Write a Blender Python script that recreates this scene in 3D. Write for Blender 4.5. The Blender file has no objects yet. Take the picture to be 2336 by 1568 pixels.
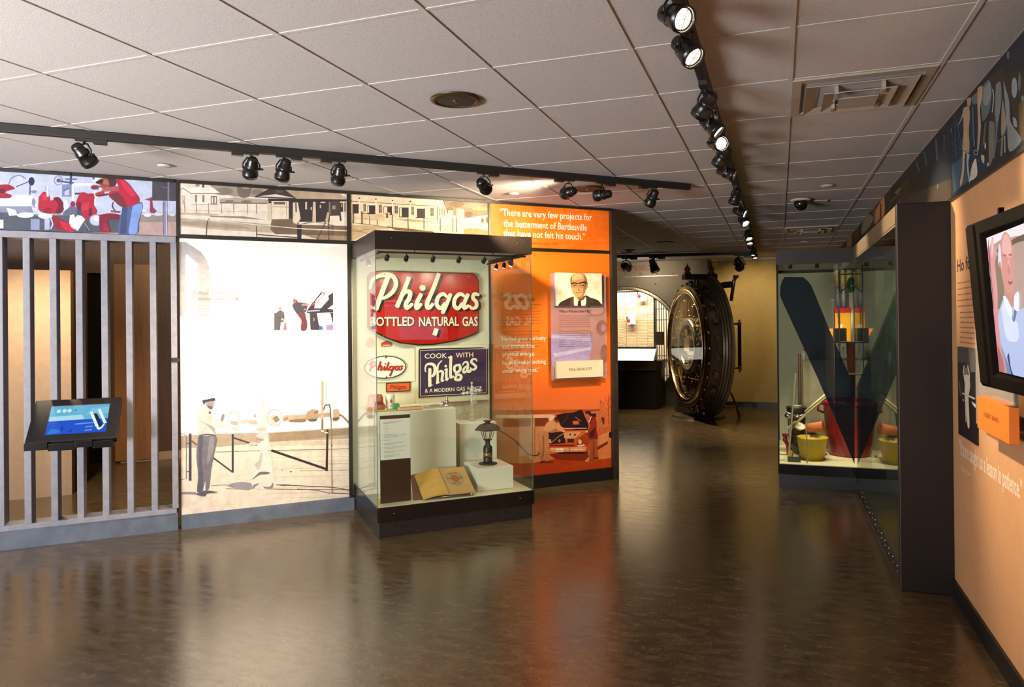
import bpy, math, random
from mathutils import Vector, Matrix
R = math.radians
rnd = random.Random(7)
SC = bpy.context.scene
COL = SC.collection

# ------------------------------------------------------------------ camera, world, exposure, large lights
IMG_W, IMG_H = 2336, 1568
FPX, PPX, PPY = 1628.112, 1221.06, 730.98          # focal length and principal point in pixels
EYE, HC = 1.51105, 2.59635                          # eye height, ceiling height
CR = Vector((0.94619574, 0.32344905, -0.00971273))
CU = Vector((0.01015025, 0.00033421, 0.99994843))
CD = Vector((-0.32343562, 0.94624553, 0.00296686))
CAM = Vector((0, 0, EYE))
cd = bpy.data.cameras.new('camera'); cam = bpy.data.objects.new('camera', cd); COL.objects.link(cam)
cam.matrix_world = Matrix(((CR.x, CU.x, -CD.x, 0), (CR.y, CU.y, -CD.y, 0), (CR.z, CU.z, -CD.z, EYE), (0, 0, 0, 1)))
cd.sensor_fit = 'HORIZONTAL'; cd.sensor_width = 36.0; cd.lens = FPX / IMG_W * 36.0
cd.shift_x = -(PPX - IMG_W / 2) / IMG_W; cd.shift_y = -(IMG_H / 2 - PPY) / IMG_W
cd.clip_start = 0.05; cd.clip_end = 60
SC.camera = cam
SC.view_settings.view_transform = 'Standard'; SC.view_settings.look = 'None'
SC.view_settings.exposure = 0.0; SC.view_settings.gamma = 1.0; SC.view_settings.use_curve_mapping = False
SC.cycles.use_denoising = True
SC.cycles.transparent_max_bounces = 24
SC.cycles.max_bounces = 8; SC.cycles.diffuse_bounces = 3; SC.cycles.glossy_bounces = 4
SC.cycles.sample_clamp_indirect = 4.0
SC.cycles.caustics_reflective = False; SC.cycles.caustics_refractive = False
w = bpy.data.worlds.new('world'); SC.world = w; w.use_nodes = True
w.node_tree.nodes['Background'].inputs[0].default_value = (1.0, 0.84, 0.66, 1)
w.node_tree.nodes['Background'].inputs[1].default_value = 0.05

def light(name, kind, loc, energy, color=(1, 1, 1), aim=None, parent=None, **kw):
    d = bpy.data.lights.new(name, kind); d.energy = energy; d.color = color
    for k, v in kw.items(): setattr(d, k, v)
    o = bpy.data.objects.new(name, d); COL.objects.link(o); o.location = loc
    if aim is not None: o.rotation_euler = (Vector(aim) - Vector(loc)).to_track_quat('-Z', 'Y').to_euler()
    if parent is not None: o.parent = parent
    return o
DAY = (0.60, 0.74, 1.0); WARM = (1.0, 0.78, 0.52); TUNG = (1.0, 0.86, 0.68)
# daylight through the window in the wall behind the camera
light('window_daylight', 'AREA', (-3.6, -2.12, 1.35), 85, DAY, aim=(-3.4, 3.0, 1.25), shape='RECTANGLE', size=2.6, size_y=1.5)
# added fill light at the window, aimed up to brighten the ceiling
light('ceiling_fill', 'AREA', (-3.6, -2.10, .95), 310, (1.0, .95, .92), aim=(-3.7, 1.5, 2.55), shape='RECTANGLE', size=2.6, size_y=.6, spread=R(110))

# ------------------------------------------------------------------ frames
AL = R(43.59507); DL = 5.928994
NL = Vector((-math.sin(AL), math.cos(AL), 0)); TL = Vector((math.cos(AL), math.sin(AL), 0))
def frame(origin, ang): return Matrix.Translation(Vector(origin)) @ Matrix.Rotation(ang, 4, 'Z')
FW = Matrix.Identity(4)
FL = frame(NL * DL, AL)                             # mural partition: x along it, y into it, z up
XR = 0.882
FR = frame((XR, 0, 0), R(-90))                      # right wall: x towards the camera, y into it
def ray(px, py): return CD + CR * ((px - PPX) / FPX) - CU * ((py - PPY) / FPX)
def onz(px, py, z):
    v = ray(px, py); return CAM + v * ((z - EYE) / v.z)
def onplane(fr, y, px, py):
    """photo pixel -> (x, z) on the plane y of a frame"""
    n = (fr.to_3x3() @ Vector((0, 1, 0))); p0 = fr @ Vector((0, y, 0))
    v = ray(px, py); P = CAM + v * ((p0 - CAM).dot(n) / v.dot(n))
    q = fr.inverted() @ P
    return q.x, q.z
def loc(fr, P): return fr.inverted() @ Vector(P)

# ------------------------------------------------------------------ materials
def s2l(c): return c / 12.92 if c <= 0.04045 else ((c + 0.055) / 1.055) ** 2.4
def hexc(h, k=1.0):
    h = h.lstrip('#'); return tuple(min(0.92, s2l(int(h[i:i + 2], 16) / 255) * k) for i in (0, 2, 4)) + (1,)
_mats = {}
def mat(name, color=(.5, .5, .5, 1), rough=.5, metal=0.0, spec=.5, emit=None, es=0.0, alpha=None):
    if name in _mats: return _mats[name]
    m = bpy.data.materials.new(name); m.use_nodes = True; b = m.node_tree.nodes['Principled BSDF']
    if isinstance(color, str): color = hexc(color)
    b.inputs['Base Color'].default_value = color; b.inputs['Roughness'].default_value = rough
    b.inputs['Metallic'].default_value = metal; b.inputs['Specular IOR Level'].default_value = spec
    if emit is not None:
        b.inputs['Emission Color'].default_value = hexc(emit) if isinstance(emit, str) else emit
        b.inputs['Emission Strength'].default_value = es
    if alpha is not None: b.inputs['Alpha'].default_value = alpha
    _mats[name] = m; return m
def ink(h, k=1.0, rough=.55):
    nm = 'print_%s_%d' % (h.lstrip('#'), round(k * 100))
    if nm in _mats: return _mats[nm]
    c = hexc(h, k); return noisy(nm, tuple(x * .84 for x in c[:3]) + (1,), tuple(min(.92, x * 1.14) for x in c[:3]) + (1,), 16, rough, spec=.25, detail=9, lo=.32, hi=.68)
def glow(h, es=1.0): return mat('screen_%s' % h.lstrip('#'), (0, 0, 0, 1), .3, emit=h, es=es)
def nodes(m): return m.node_tree.nodes, m.node_tree.links, m.node_tree.nodes['Principled BSDF']
def noisy(name, c1, c2, scale, rough=.5, rough2=None, bump=0.0, detail=6.0, spec=.5, metal=0.0, stretch=None, lo=.35, hi=.65, bscale=None):
    if name in _mats: return _mats[name]
    m = mat(name, c1, rough, metal, spec); n, l, b = nodes(m)
    tc = n.new('ShaderNodeTexCoord'); mp = n.new('ShaderNodeMapping'); l.new(tc.outputs['Object'], mp.inputs[0])
    if stretch: mp.inputs['Scale'].default_value = stretch
    t = n.new('ShaderNodeTexNoise'); t.inputs['Scale'].default_value = scale; t.inputs['Detail'].default_value = detail
    t.inputs['Roughness'].default_value = .65
    l.new(mp.outputs[0], t.inputs['Vector'])
    cr = n.new('ShaderNodeValToRGB'); cr.color_ramp.elements[0].position = lo; cr.color_ramp.elements[1].position = hi
    cr.color_ramp.elements[0].color = hexc(c1) if isinstance(c1, str) else c1
    cr.color_ramp.elements[1].color = hexc(c2) if isinstance(c2, str) else c2
    l.new(t.outputs['Fac'], cr.inputs[0]); l.new(cr.outputs[0], b.inputs['Base Color'])
    if rough2 is not None:
        mr = n.new('ShaderNodeMapRange'); mr.inputs[1].default_value = lo; mr.inputs[2].default_value = hi
        mr.inputs[3].default_value = rough; mr.inputs[4].default_value = rough2
        l.new(t.outputs['Fac'], mr.inputs[0]); l.new(mr.outputs[0], b.inputs['Roughness'])
    if bump:
        t2 = t
        if bscale:
            t2 = n.new('ShaderNodeTexNoise'); t2.inputs['Scale'].default_value = bscale; l.new(mp.outputs[0], t2.inputs['Vector'])
        bp = n.new('ShaderNodeBump'); bp.inputs['Strength'].default_value = bump; bp.inputs['Distance'].default_value = .01
        l.new(t2.outputs['Fac'], bp.inputs['Height']); l.new(bp.outputs[0], b.inputs['Normal'])
    return m
def thin_glass(name, tint=(.93, .97, .94, 1), f0=.045, rough=0.0, haze=0.0, hazecol=(.8, .8, .8, 1)):
    """a thin pane: straight-through transmission plus angle dependent mirror reflection"""
    if name in _mats: return _mats[name]
    m = bpy.data.materials.new(name); m.use_nodes = True; n = m.node_tree.nodes; l = m.node_tree.links
    n.remove(n['Principled BSDF']); out = n['Material Output']
    g = n.new('ShaderNodeNewGeometry'); dp = n.new('ShaderNodeVectorMath'); dp.operation = 'DOT_PRODUCT'
    l.new(g.outputs['Normal'], dp.inputs[0]); l.new(g.outputs['Incoming'], dp.inputs[1])
    ab = n.new('ShaderNodeMath'); ab.operation = 'ABSOLUTE'; l.new(dp.outputs['Value'], ab.inputs[0])
    om = n.new('ShaderNodeMath'); om.operation = 'SUBTRACT'; om.inputs[0].default_value = 1; l.new(ab.outputs[0], om.inputs[1])
    pw = n.new('ShaderNodeMath'); pw.operation = 'POWER'; pw.inputs[1].default_value = 5; l.new(om.outputs[0], pw.inputs[0])
    ml = n.new('ShaderNodeMath'); ml.operation = 'MULTIPLY_ADD'; ml.inputs[1].default_value = 1 - f0; ml.inputs[2].default_value = f0
    l.new(pw.outputs[0], ml.inputs[0])
    tr = n.new('ShaderNodeBsdfTransparent'); tr.inputs[0].default_value = tint
    base = tr.outputs[0]
    if haze:
        df = n.new('ShaderNodeBsdfDiffuse'); df.inputs[0].default_value = hazecol
        mh = n.new('ShaderNodeMixShader'); mh.inputs[0].default_value = haze
        l.new(tr.outputs[0], mh.inputs[1]); l.new(df.outputs[0], mh.inputs[2]); base = mh.outputs[0]
    gl = n.new('ShaderNodeBsdfGlossy'); gl.inputs['Roughness'].default_value = rough
    mx = n.new('ShaderNodeMixShader'); l.new(ml.outputs[0], mx.inputs[0]); l.new(base, mx.inputs[1]); l.new(gl.outputs[0], mx.inputs[2])
    l.new(mx.outputs[0], out.inputs[0]); _mats[name] = m; return m

GLASS = thin_glass('case_glass', f0=.055); ACRYL = thin_glass('acrylic', (.86, .9, .88, 1), .06, .05, .12)
BLK = noisy('black_powder_coat', '#120f0f', '#1d1918', 60, .38, .5)
BLKG = mat('black_gloss', '#0c0b0b', .22); BLKM = mat('black_matte', '#0e0d0c', .6)
BRON = noisy('dark_bronze_metal', '#1e1611', '#231a14', 90, .38, .5, metal=.3)
GREY = noisy('grey_painted_metal', '#75757e', '#84838b', 20, .42, .52)
KICK = noisy('blue_grey_kick_plate', '#4d5561', '#59616e', 12, .4, .5)
BLKICK = mat('black_kick', '#0f0e10', .45)
CREAM = noisy('cream_paint', '#cfc6aa', '#d8cfb4', 25, .6)
WHITE = mat('white_paint', '#e4dccb', .5); WSTEEL = mat('white_enamel', '#dcdcd4', .35)
CHROME = mat('chrome', '#c8c6c0', .12, 1.0); BRASS = mat('brass', '#c39a54', .2, 1.0); STEEL = noisy('brushed_steel', '#7d766c', '#9a9184', 14, .3, .42, metal=.9)

# ------------------------------------------------------------------ mesh builder
class MB:
    def __init__(s): s.v = []; s.f = []; s.mi = []; s.sm = []; s.mats = []
    def m(s, mt):
        if mt not in s.mats: s.mats.append(mt)
        return s.mats.index(mt)
    def add(s, vs, fs, mt, smooth=False):
        o = len(s.v); s.v += [Vector(p) for p in vs]; k = s.m(mt)
        for f in fs: s.f.append([i + o for i in f]); s.mi.append(k); s.sm.append(smooth)
        return s
    def box(s, a, b, mt, M=None):
        x0, y0, z0 = a; x1, y1, z1 = b
        vs = [Vector(p) for p in ((x0, y0, z0), (x1, y0, z0), (x1, y1, z0), (x0, y1, z0), (x0, y0, z1), (x1, y0, z1), (x1, y1, z1), (x0, y1, z1))]
        if M is not None: vs = [M @ v for v in vs]
        return s.add(vs, [(0, 3, 2, 1), (4, 5, 6, 7), (0, 1, 5, 4), (1, 2, 6, 5), (2, 3, 7, 6), (3, 0, 4, 7)], mt)
    def prism(s, pts, y0, y1, mt):
        """outline in x,z extruded along y"""
        n = len(pts)
        s.add([(x, y0, z) for x, z in pts], [list(range(n))], mt)
        s.add([(x, y1, z) for x, z in pts], [list(range(n))[::-1]], mt)
        vs = [(x, y0, z) for x, z in pts] + [(x, y1, z) for x, z in pts]
        return s.add(vs, [(i, i + n, (i + 1) % n + n, (i + 1) % n) for i in range(n)], mt)
    def slab(s, pts, z0, z1, mt):
        """outline in x,y extruded along z"""
        n = len(pts)
        vs = [(x, y, z0) for x, y in pts] + [(x, y, z1) for x, y in pts]
        return s.add(vs, [list(range(n))[::-1], list(range(n, 2 * n))] + [(i, (i + 1) % n, (i + 1) % n + n, i + n) for i in range(n)], mt)
    def cyl(s, p0, p1, r0, r1=None, mt=None, n=16, caps=True, smooth=True):
        r1 = r0 if r1 is None else r1; p0 = Vector(p0); p1 = Vector(p1); d = (p1 - p0).normalized()
        u = d.orthogonal().normalized(); w = d.cross(u)
        a = [p0 + (u * math.cos(t) + w * math.sin(t)) * r0 for t in (2 * math.pi * i / n for i in range(n))]
        b = [p1 + (u * math.cos(t) + w * math.sin(t)) * r1 for t in (2 * math.pi * i / n for i in range(n))]
        s.add(a + b, [(i, (i + 1) % n, (i + 1) % n + n, i + n) for i in range(n)], mt, smooth)
        if caps:
            if r0 > 1e-6: s.add(a, [list(range(n))[::-1]], mt)
            if r1 > 1e-6: s.add(b, [list(range(n))], mt)
        return s
    def lathe(s, prof, mt, o=(0, 0, 0), axis=(0, 0, 1), n=24, smooth=True, sx=1.0, sharp=False):
        """profile of (radius, height) turned about an axis"""
        if sharp:
            for a, b in zip(prof, prof[1:]): s.lathe([a, b], mt, o, axis, n, smooth, sx)
            return s
        o = Vector(o); d = Vector(axis).normalized()
        u = Vector((1, 0, 0)) if abs(d.x) < .9 else Vector((0, 1, 0))
        u = (u - d * u.dot(d)).normalized(); w = d.cross(u); vs = []
        for r, h in prof:
            for i in range(n):
                t = 2 * math.pi * i / n; vs.append(o + d * h + (u * math.cos(t) * sx + w * math.sin(t)) * max(r, 1e-5))
        fs = []
        for j in range(len(prof) - 1):
            for i in range(n):
                i2 = (i + 1) % n; fs.append((j * n + i, j * n + i2, (j + 1) * n + i2, (j + 1) * n + i))
        return s.add(vs, fs, mt, smooth)
    def tube(s, pts, r, mt, n=8, closed=False):
        pts = [Vector(p) for p in pts]; rs = r if isinstance(r, (list, tuple)) else [r] * len(pts)
        vs = []; N = len(pts); prev = None
        for i, p in enumerate(pts):
            a = pts[i - 1] if (i or closed) else p; b = pts[(i + 1) % N] if (i < N - 1 or closed) else p
            d = (b - a).normalized()
            u = d.orthogonal().normalized() if prev is None else (prev - d * prev.dot(d)).normalized()
            prev = u; w = d.cross(u)
            vs += [p + (u * math.cos(t) + w * math.sin(t)) * rs[i] for t in (2 * math.pi * k / n for k in range(n))]
        fs = []
        for j in range(N if closed else N - 1):
            j2 = (j + 1) % N
            for k in range(n): fs.append((j * n + k, j * n + (k + 1) % n, j2 * n + (k + 1) % n, j2 * n + k))
        if not closed: fs += [list(range(n))[::-1], [(N - 1) * n + k for k in range(n)]]
        return s.add(vs, fs, mt, True)
    def ball(s, c, r, mt, n=14, sq=(1, 1, 1)):
        c = Vector(c); vs = []; m = n // 2
        for j in range(m + 1):
            ph = math.pi * j / m
            for i in range(n):
                t = 2 * math.pi * i / n
                vs.append(c + Vector((r * sq[0] * math.sin(ph) * math.cos(t), r * sq[1] * math.sin(ph) * math.sin(t), r * sq[2] * math.cos(ph))))
        fs = [(j * n + i, (j + 1) * n + i, (j + 1) * n + (i + 1) % n, j * n + (i + 1) % n) for j in range(m) for i in range(n)]
        return s.add(vs, fs, mt, True)
    def mesh(s, name, base=(0, 0, 0)):
        me = bpy.data.meshes.new(name); b = Vector(base)
        me.from_pydata([tuple(v - b) for v in s.v], [], s.f)
        for mt in s.mats: me.materials.append(mt)
        me.polygons.foreach_set('material_index', s.mi); me.polygons.foreach_set('use_smooth', s.sm)
        me.update(); return me

# ------------------------------------------------------------------ things, parts, structure
def props(o, label=None, cat=None, group=None, kind=None):
    if label: o['label'] = label
    if cat: o['category'] = cat
    if group: o['group'] = group
    if kind: o['kind'] = kind
    return o
def ang_of(fr): return fr.to_euler().z
class Thing:
    """an Empty at the thing's base; parts are given in the coordinates of its frame"""
    def __init__(s, name, label, cat, fr, base, group=None):
        s.fr = fr; s.base = Vector(base); o = bpy.data.objects.new(name, None); COL.objects.link(o)
        o.empty_display_size = .05
        o.location = fr @ s.base; o.rotation_euler = fr.to_euler(); s.o = props(o, label, cat, group)
    def part(s, name, mb, parent=None, label=None, bevel=0):
        o = bpy.data.objects.new(name, mb.mesh(name, s.base)); COL.objects.link(o)
        o.parent = parent if parent is not None else s.o
        if label: o['label'] = label
        if bevel: bev(o, bevel)
        return o
def bev(o, wd, seg=2):
    m = o.modifiers.new('bevel', 'BEVEL'); m.width = wd; m.segments = seg; m.limit_method = 'ANGLE'; m.angle_limit = R(40)
def solo(name, label, cat, fr, base, mb, group=None, bevel=0, kind=None):
    o = bpy.data.objects.new(name, mb.mesh(name, base)); COL.objects.link(o)
    o.location = fr @ Vector(base); o.rotation_euler = fr.to_euler(); props(o, label, cat, group, kind)
    if bevel: bev(o, bevel)
    return o
def struct(name, mb, fr=FW, base=(0, 0, 0), bevel=0):
    return solo(name, None, None, fr, base, mb, kind='structure', bevel=bevel)

# ------------------------------------------------------------------ flat printed art: outlines traced on the panel's own plane
def clip(poly, x0, x1, z0, z1):
    def cut(P, f, g):
        o = []
        for i in range(len(P)):
            a, b = P[i - 1], P[i]; fa, fb = f(a), f(b)
            if fa >= 0 and fb >= 0: o.append(b)
            elif fa >= 0 or fb >= 0:
                t = fa / (fa - fb); q = (a[0] + (b[0] - a[0]) * t, a[1] + (b[1] - a[1]) * t)
                o.append(q)
                if fb >= 0: o.append(b)
        return o
    for f in (lambda p: p[0] - x0, lambda p: x1 - p[0], lambda p: p[1] - z0, lambda p: z1 - p[1]):
        if len(poly) < 3: return []
        poly = cut(poly, f, None)
    return poly
def smooth(pts, k=5):
    if len(pts) < 3: return pts
    o = []
    P = [pts[0]] + list(pts) + [pts[-1]]
    for i in range(1, len(P) - 2):
        a, b, c, d = P[i - 1], P[i], P[i + 1], P[i + 2]
        for j in range(k):
            t = j / k
            o.append(tuple(.5 * (2 * b[q] + (c[q] - a[q]) * t + (2 * a[q] - 5 * b[q] + 4 * c[q] - d[q]) * t * t + (3 * b[q] - a[q] - 3 * c[q] + d[q]) * t ** 3) for q in (0, 1)))
    o.append(tuple(pts[-1])); return o
def ribbon(pts, wd):
    """outlines (quads and round joints) of a stroke; wd may vary along it"""
    ws = wd if isinstance(wd, (list, tuple)) else [wd] * len(pts)
    if len(ws) != len(pts):
        ws = [ws[min(len(ws) - 1, int(i * (len(ws) - 1) / max(1, len(pts) - 1)))] + (ws[min(len(ws) - 1, int(i * (len(ws) - 1) / max(1, len(pts) - 1)) + 1)] - ws[int(i * (len(ws) - 1) / max(1, len(pts) - 1))]) * ((i * (len(ws) - 1) / max(1, len(pts) - 1)) % 1) for i in range(len(pts))]
    out = []; n = []
    for i in range(len(pts)):
        a = pts[max(0, i - 1)]; b = pts[min(len(pts) - 1, i + 1)]; dx, dy = b[0] - a[0], b[1] - a[1]; L = math.hypot(dx, dy) or 1
        n.append((-dy / L, dx / L))
    L_ = [(p[0] + n[i][0] * ws[i] / 2, p[1] + n[i][1] * ws[i] / 2) for i, p in enumerate(pts)]
    R_ = [(p[0] - n[i][0] * ws[i] / 2, p[1] - n[i][1] * ws[i] / 2) for i, p in enumerate(pts)]
    for i in range(len(pts) - 1): out.append([L_[i], L_[i + 1], R_[i + 1], R_[i]])
    return out
class Art:
    """prints on the plane y of frame fr; crop = (x0, y0, scale) turns drawing units into photo pixels"""
    def __init__(s, mb, fr, y, crop, rect=None, k=1.0, em=None, step=.00005):
        s.mb, s.fr, s.y, s.crop, s.rect, s.k, s.em, s.step, s.n, s.sub = mb, fr, y, crop, rect, k, em, step, 0, 0.0
    def mt(s, h):
        if not isinstance(h, str): return h
        return glow(h, s.em) if s.em else ink(h, s.k)
    def P(s, p):
        x0, y0, sc = s.crop; return onplane(s.fr, s.y, x0 + p[0] / sc, y0 + p[1] / sc)
    def put(s, polys, h):
        s.n += 1; y = s.y - s.n * s.step
        for po in polys:
            q = [s.P(p) for p in po]
            if s.rect: q = clip(q, *s.rect)
            if len(q) > 2:
                a = sum(q[i - 1][0] * q[i][1] - q[i][0] * q[i - 1][1] for i in range(len(q)))
                if a < 0: q = q[::-1]
                s.mb.add([(x, y, z) for x, z in q], [list(range(len(q)))], s.mt(h)); y -= s.sub
        return s
    def p(s, h, *pts): return s.put([list(pts)], h)
    def sp(s, h, *pts):
        q = list(pts); q = smooth(q + [q[0]], 4)[:-1]; return s.put([q], h)
    def r(s, h, x0, y0, x1, y1): return s.put([[(x0, y0), (x1, y0), (x1, y1), (x0, y1)]], h)
    def e(s, h, cx, cy, rx, ry, n=24): return s.put([[(cx + rx * math.cos(2 * math.pi * i / n), cy + ry * math.sin(2 * math.pi * i / n)) for i in range(n)]], h)
    def l(s, h, wd, *pts): return s.put(ribbon(list(pts), wd), h)
    def c(s, h, wd, *pts):
        q = smooth(list(pts), 5); return s.put(ribbon(q, wd), h)
    def o(s, h, wd, cx, cy, rx, ry, n=28):
        q = [(cx + rx * math.cos(2 * math.pi * i / n), cy + ry * math.sin(2 * math.pi * i / n)) for i in range(n + 1)]
        return s.put(ribbon(q, wd), h)

# ------------------------------------------------------------------ lettering
_tm = {}
def glyphs(txt, bold, res=2):
    k = (txt, bold, res)
    if k not in _tm:
        c = bpy.data.curves.new('lettering', 'FONT'); c.body = txt; c.size = 1; c.resolution_u = res; c.offset = bold; c.fill_mode = 'FRONT'
        o = bpy.data.objects.new('lettering', c); me = bpy.data.meshes.new_from_object(o)
        vs = [(v.co.x, v.co.y) for v in me.vertices]; fs = [list(p.vertices) for p in me.polygons]
        bpy.data.objects.remove(o); bpy.data.curves.remove(c); bpy.data.meshes.remove(me)
        _tm[k] = (vs, fs)
    return _tm[k]
CAPH = None
def write(mb, txt, x, z, h, mt, y, width=None, bold=0.0, fr=None, slant=0.0, res=2, T=None):
    """one line of lettering: x,z = left end of the baseline, h = capital height; T(x, z) may bend it"""
    global CAPH
    if CAPH is None:
        v, _ = glyphs('H', 0.0); CAPH = max(p[1] for p in v) - min(p[1] for p in v)
    vs, fs = glyphs(txt, bold, res)
    if not vs: return
    sz = h / CAPH; x0 = min(v[0] for v in vs); x1 = max(v[0] for v in vs)
    sx = sz if width is None else width / max(1e-6, x1 - x0)
    out = []
    for a, b in vs:
        X = x + (a - x0) * sx + slant * b * sz; Z = z + b * sz
        if T: X, Z = T(X, Z)
        out.append((X, y, Z))
    mb.add(out, fs, mt)
def writep(mb, txt, A, p0, p1, caph, mt, bold=0.0, slant=0.0, dz=0, res=2):
    """lettering between two photo pixels of the baseline on an Art plane"""
    a = onplane(A.fr, A.y, *p0); b = onplane(A.fr, A.y, *p1); c = onplane(A.fr, A.y, p0[0], p0[1] - caph)
    write(mb, txt, a[0], (a[1] + b[1]) / 2, c[1] - a[1], mt, A.y - .004, b[0] - a[0], bold, slant=slant, res=res)
def greek(mb, fr, y, x0, x1, z0, lines, lead, th, mt, seed=1, last=.5):
    """small running text too fine to read: rows of word-length strips"""
    g = random.Random(seed)
    for i in range(lines):
        z = z0 - i * lead; x = x0; e = x1 if i < lines - 1 else x0 + (x1 - x0) * last
        e -= g.random() * .08 * (x1 - x0)
        while x < e:
            L = min(e - x, (x1 - x0) * (.03 + .10 * g.random())); th_ = th * (.55 + .2 * g.random())
            mb.add([(x, y, z), (x + L, y, z), (x + L, y, z + th_), (x, y, z + th_)], [(0, 1, 2, 3)], mt); x += L + (x1 - x0) * .012
# ================================================================== the room shell
FLOOR = noisy('linoleum', '#42351f', '#65543c', 7.5, .15, .27, bump=.03, detail=12, spec=1.0, lo=.36, hi=.70, bscale=140, stretch=(1.0, 2.6, 1))
def floor_flecks():
    n, l, b = nodes(FLOOR)
    src = b.inputs['Base Color'].links[0].from_socket
    tc = n.new('ShaderNodeTexCoord')
    t = n.new('ShaderNodeTexNoise'); t.inputs['Scale'].default_value = 34; t.inputs['Detail'].default_value = 8; t.inputs['Roughness'].default_value = .8
    l.new(tc.outputs['Object'], t.inputs['Vector'])
    cr = n.new('ShaderNodeValToRGB'); cr.color_ramp.elements[0].position = .50; cr.color_ramp.elements[1].position = .78
    cr.color_ramp.elements[0].color = (0, 0, 0, 1); cr.color_ramp.elements[1].color = (1, 1, 1, 1)
    l.new(t.outputs['Fac'], cr.inputs[0])
    mx = n.new('ShaderNodeMixRGB'); mx.blend_type = 'MIX'; mx.inputs[2].default_value = hexc('#6f6048')
    l.new(cr.outputs[0], mx.inputs[0]); l.new(src, mx.inputs[1]); l.new(mx.outputs[0], b.inputs['Base Color'])
floor_flecks()
TILE = noisy('ceiling_tile', '#b5b0ae', '#c0bbb8', 90, .9, bump=.14, detail=4, spec=.1, bscale=260)
TBAR = mat('ceiling_tee_bar', '#bbb6b1', .6)
WOODB = noisy('brown_wood_wall', '#4b2f1c', '#5e3d25', 6, .45, stretch=(6, 6, .5))
BEIGE = noisy('beige_paint', '#a98f76', '#b2987e', 15, .6)
TAN = noisy('tan_paint', '#8a7338', '#927b3f', 10, .7)
SALM = noisy('peach_paint', '#d09c6c', '#d6a273', 10, .55)
DARKW = mat('dark_wall', '#3a3531', .7)

m = MB(); m.box((-9.2, -2.3, -.1), (3.0, 14.6, 0), FLOOR); struct('floor', m)
m = MB(); m.box((-9.2, -2.3, HC + .006), (3.0, 14.6, HC + .1), TILE)
x = -2.98930 - .6096 * 10
while x < .88:
    m.box((x - .010, -2.3, HC + .001), (x + .010, 13.0, HC + .0065), TBAR); x += .6096
y = 1.61044 - .6096 * 6
while y < 13.0:
    m.box((-9.2, y - .008, HC + .0035), (.88, y + .008, HC + .0065), TBAR); y += .6096
struct('ceiling', m)
m = MB(); m.box((XR + .008, -2.3, 0), (XR + .15, 13.2, HC + .02), SALM); struct('wall_right', m)
m = MB(); m.box((-1.19, 13.0, 0), (XR + .02, 13.15, HC + .02), TAN); struct('wall_back', m)
m = MB(); m.box((-1.19, 12.985, 0), (XR, 13.0, .085), BLKICK); struct('baseboard_back', m)
m = MB(); m.box((-1.19, 12.97, HC - .03), (XR, 13.0, HC + .001), mat('ceiling_angle', '#b6ad98', .6)); struct('trim_1', m)
m = MB(); m.box((-9.2, -2.3, 0), (-9.05, 14.6, HC + .02), DARKW); struct('wall_left', m)
# wall behind the camera with its daylight window
WB = noisy('grey_wall', '#8d8780', '#97918a', 12, .7)
m = MB()
for a, b in (((-9.1, 0), (-5.0, HC)), ((-2.2, 0), (1.0, HC)), ((-5.0, 0), (-2.2, .55)), ((-5.0, 2.15), (-2.2, HC))):
    m.box((a[0], -2.3, a[1]), (b[0], -2.2, b[1]), WB)
struct('wall_front', m)
m = MB()
for a, b in (((-5.0, .55), (-4.94, 2.15)), ((-2.26, .55), (-2.2, 2.15)), ((-4.94, .55), (-2.26, .6)), ((-4.94, 2.1), (-2.26, 2.15)), ((-3.63, .6), (-3.57, 2.1))):
    m.box((a[0], -2.3, a[1]), (b[0], -2.18, b[1]), GREY)
m.box((-4.94, -2.27, .6), (-2.26, -2.262, 2.1), thin_glass('window_glass'))
struct('window_1', m)
m = MB(); m.box((XR - .006, -2.2, 0), (XR + .009, 4.42, .095), BLKICK); struct('baseboard_right', m)

# ------------------------------------------------------------------ space behind the slat screen
q0 = loc(FL, onz(20, 1143, 0)); q1 = loc(FL, onz(165, 1128, 0)); yb = (q0.y + q1.y) / 2
m = MB(); m.box((-3.6, yb, 0), (q1.x, yb + .16, 2.02), BEIGE); struct('wall_beige', m, FL)
m = MB()
xd0 = onplane(FL, 3.2, 200, 800)[0]; xd1 = onplane(FL, 3.2, 250, 800)[0]
m.box((-5.0, 3.2, 0), (xd0, 3.35, HC), WOODB); m.box((xd1, 3.2, 0), (3.2, 3.35, HC), WOODB); m.box((xd0, 3.2, 2.1), (xd1, 3.35, HC), WOODB)
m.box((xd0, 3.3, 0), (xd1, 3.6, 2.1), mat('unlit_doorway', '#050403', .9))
m.box((xd1 + .05, 3.17, .02), (xd1 + .42, 3.2, 2.2), noisy('light_wood_panel', '#8a5d38', '#9a6a42', 5, .4, stretch=(6, 6, .5)))
struct('wall_wood', m, FL)
m = MB(); m.box((1.05, .3, 0), (1.2, 3.2, HC), WOODB); struct('wall_wood_side', m, FL)
m = MB(); m.box((xd1 + .1, 3.18, 0), (1.05, 3.2, .09), BEIGE); struct('baseboard_wood', m, FL)

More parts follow.
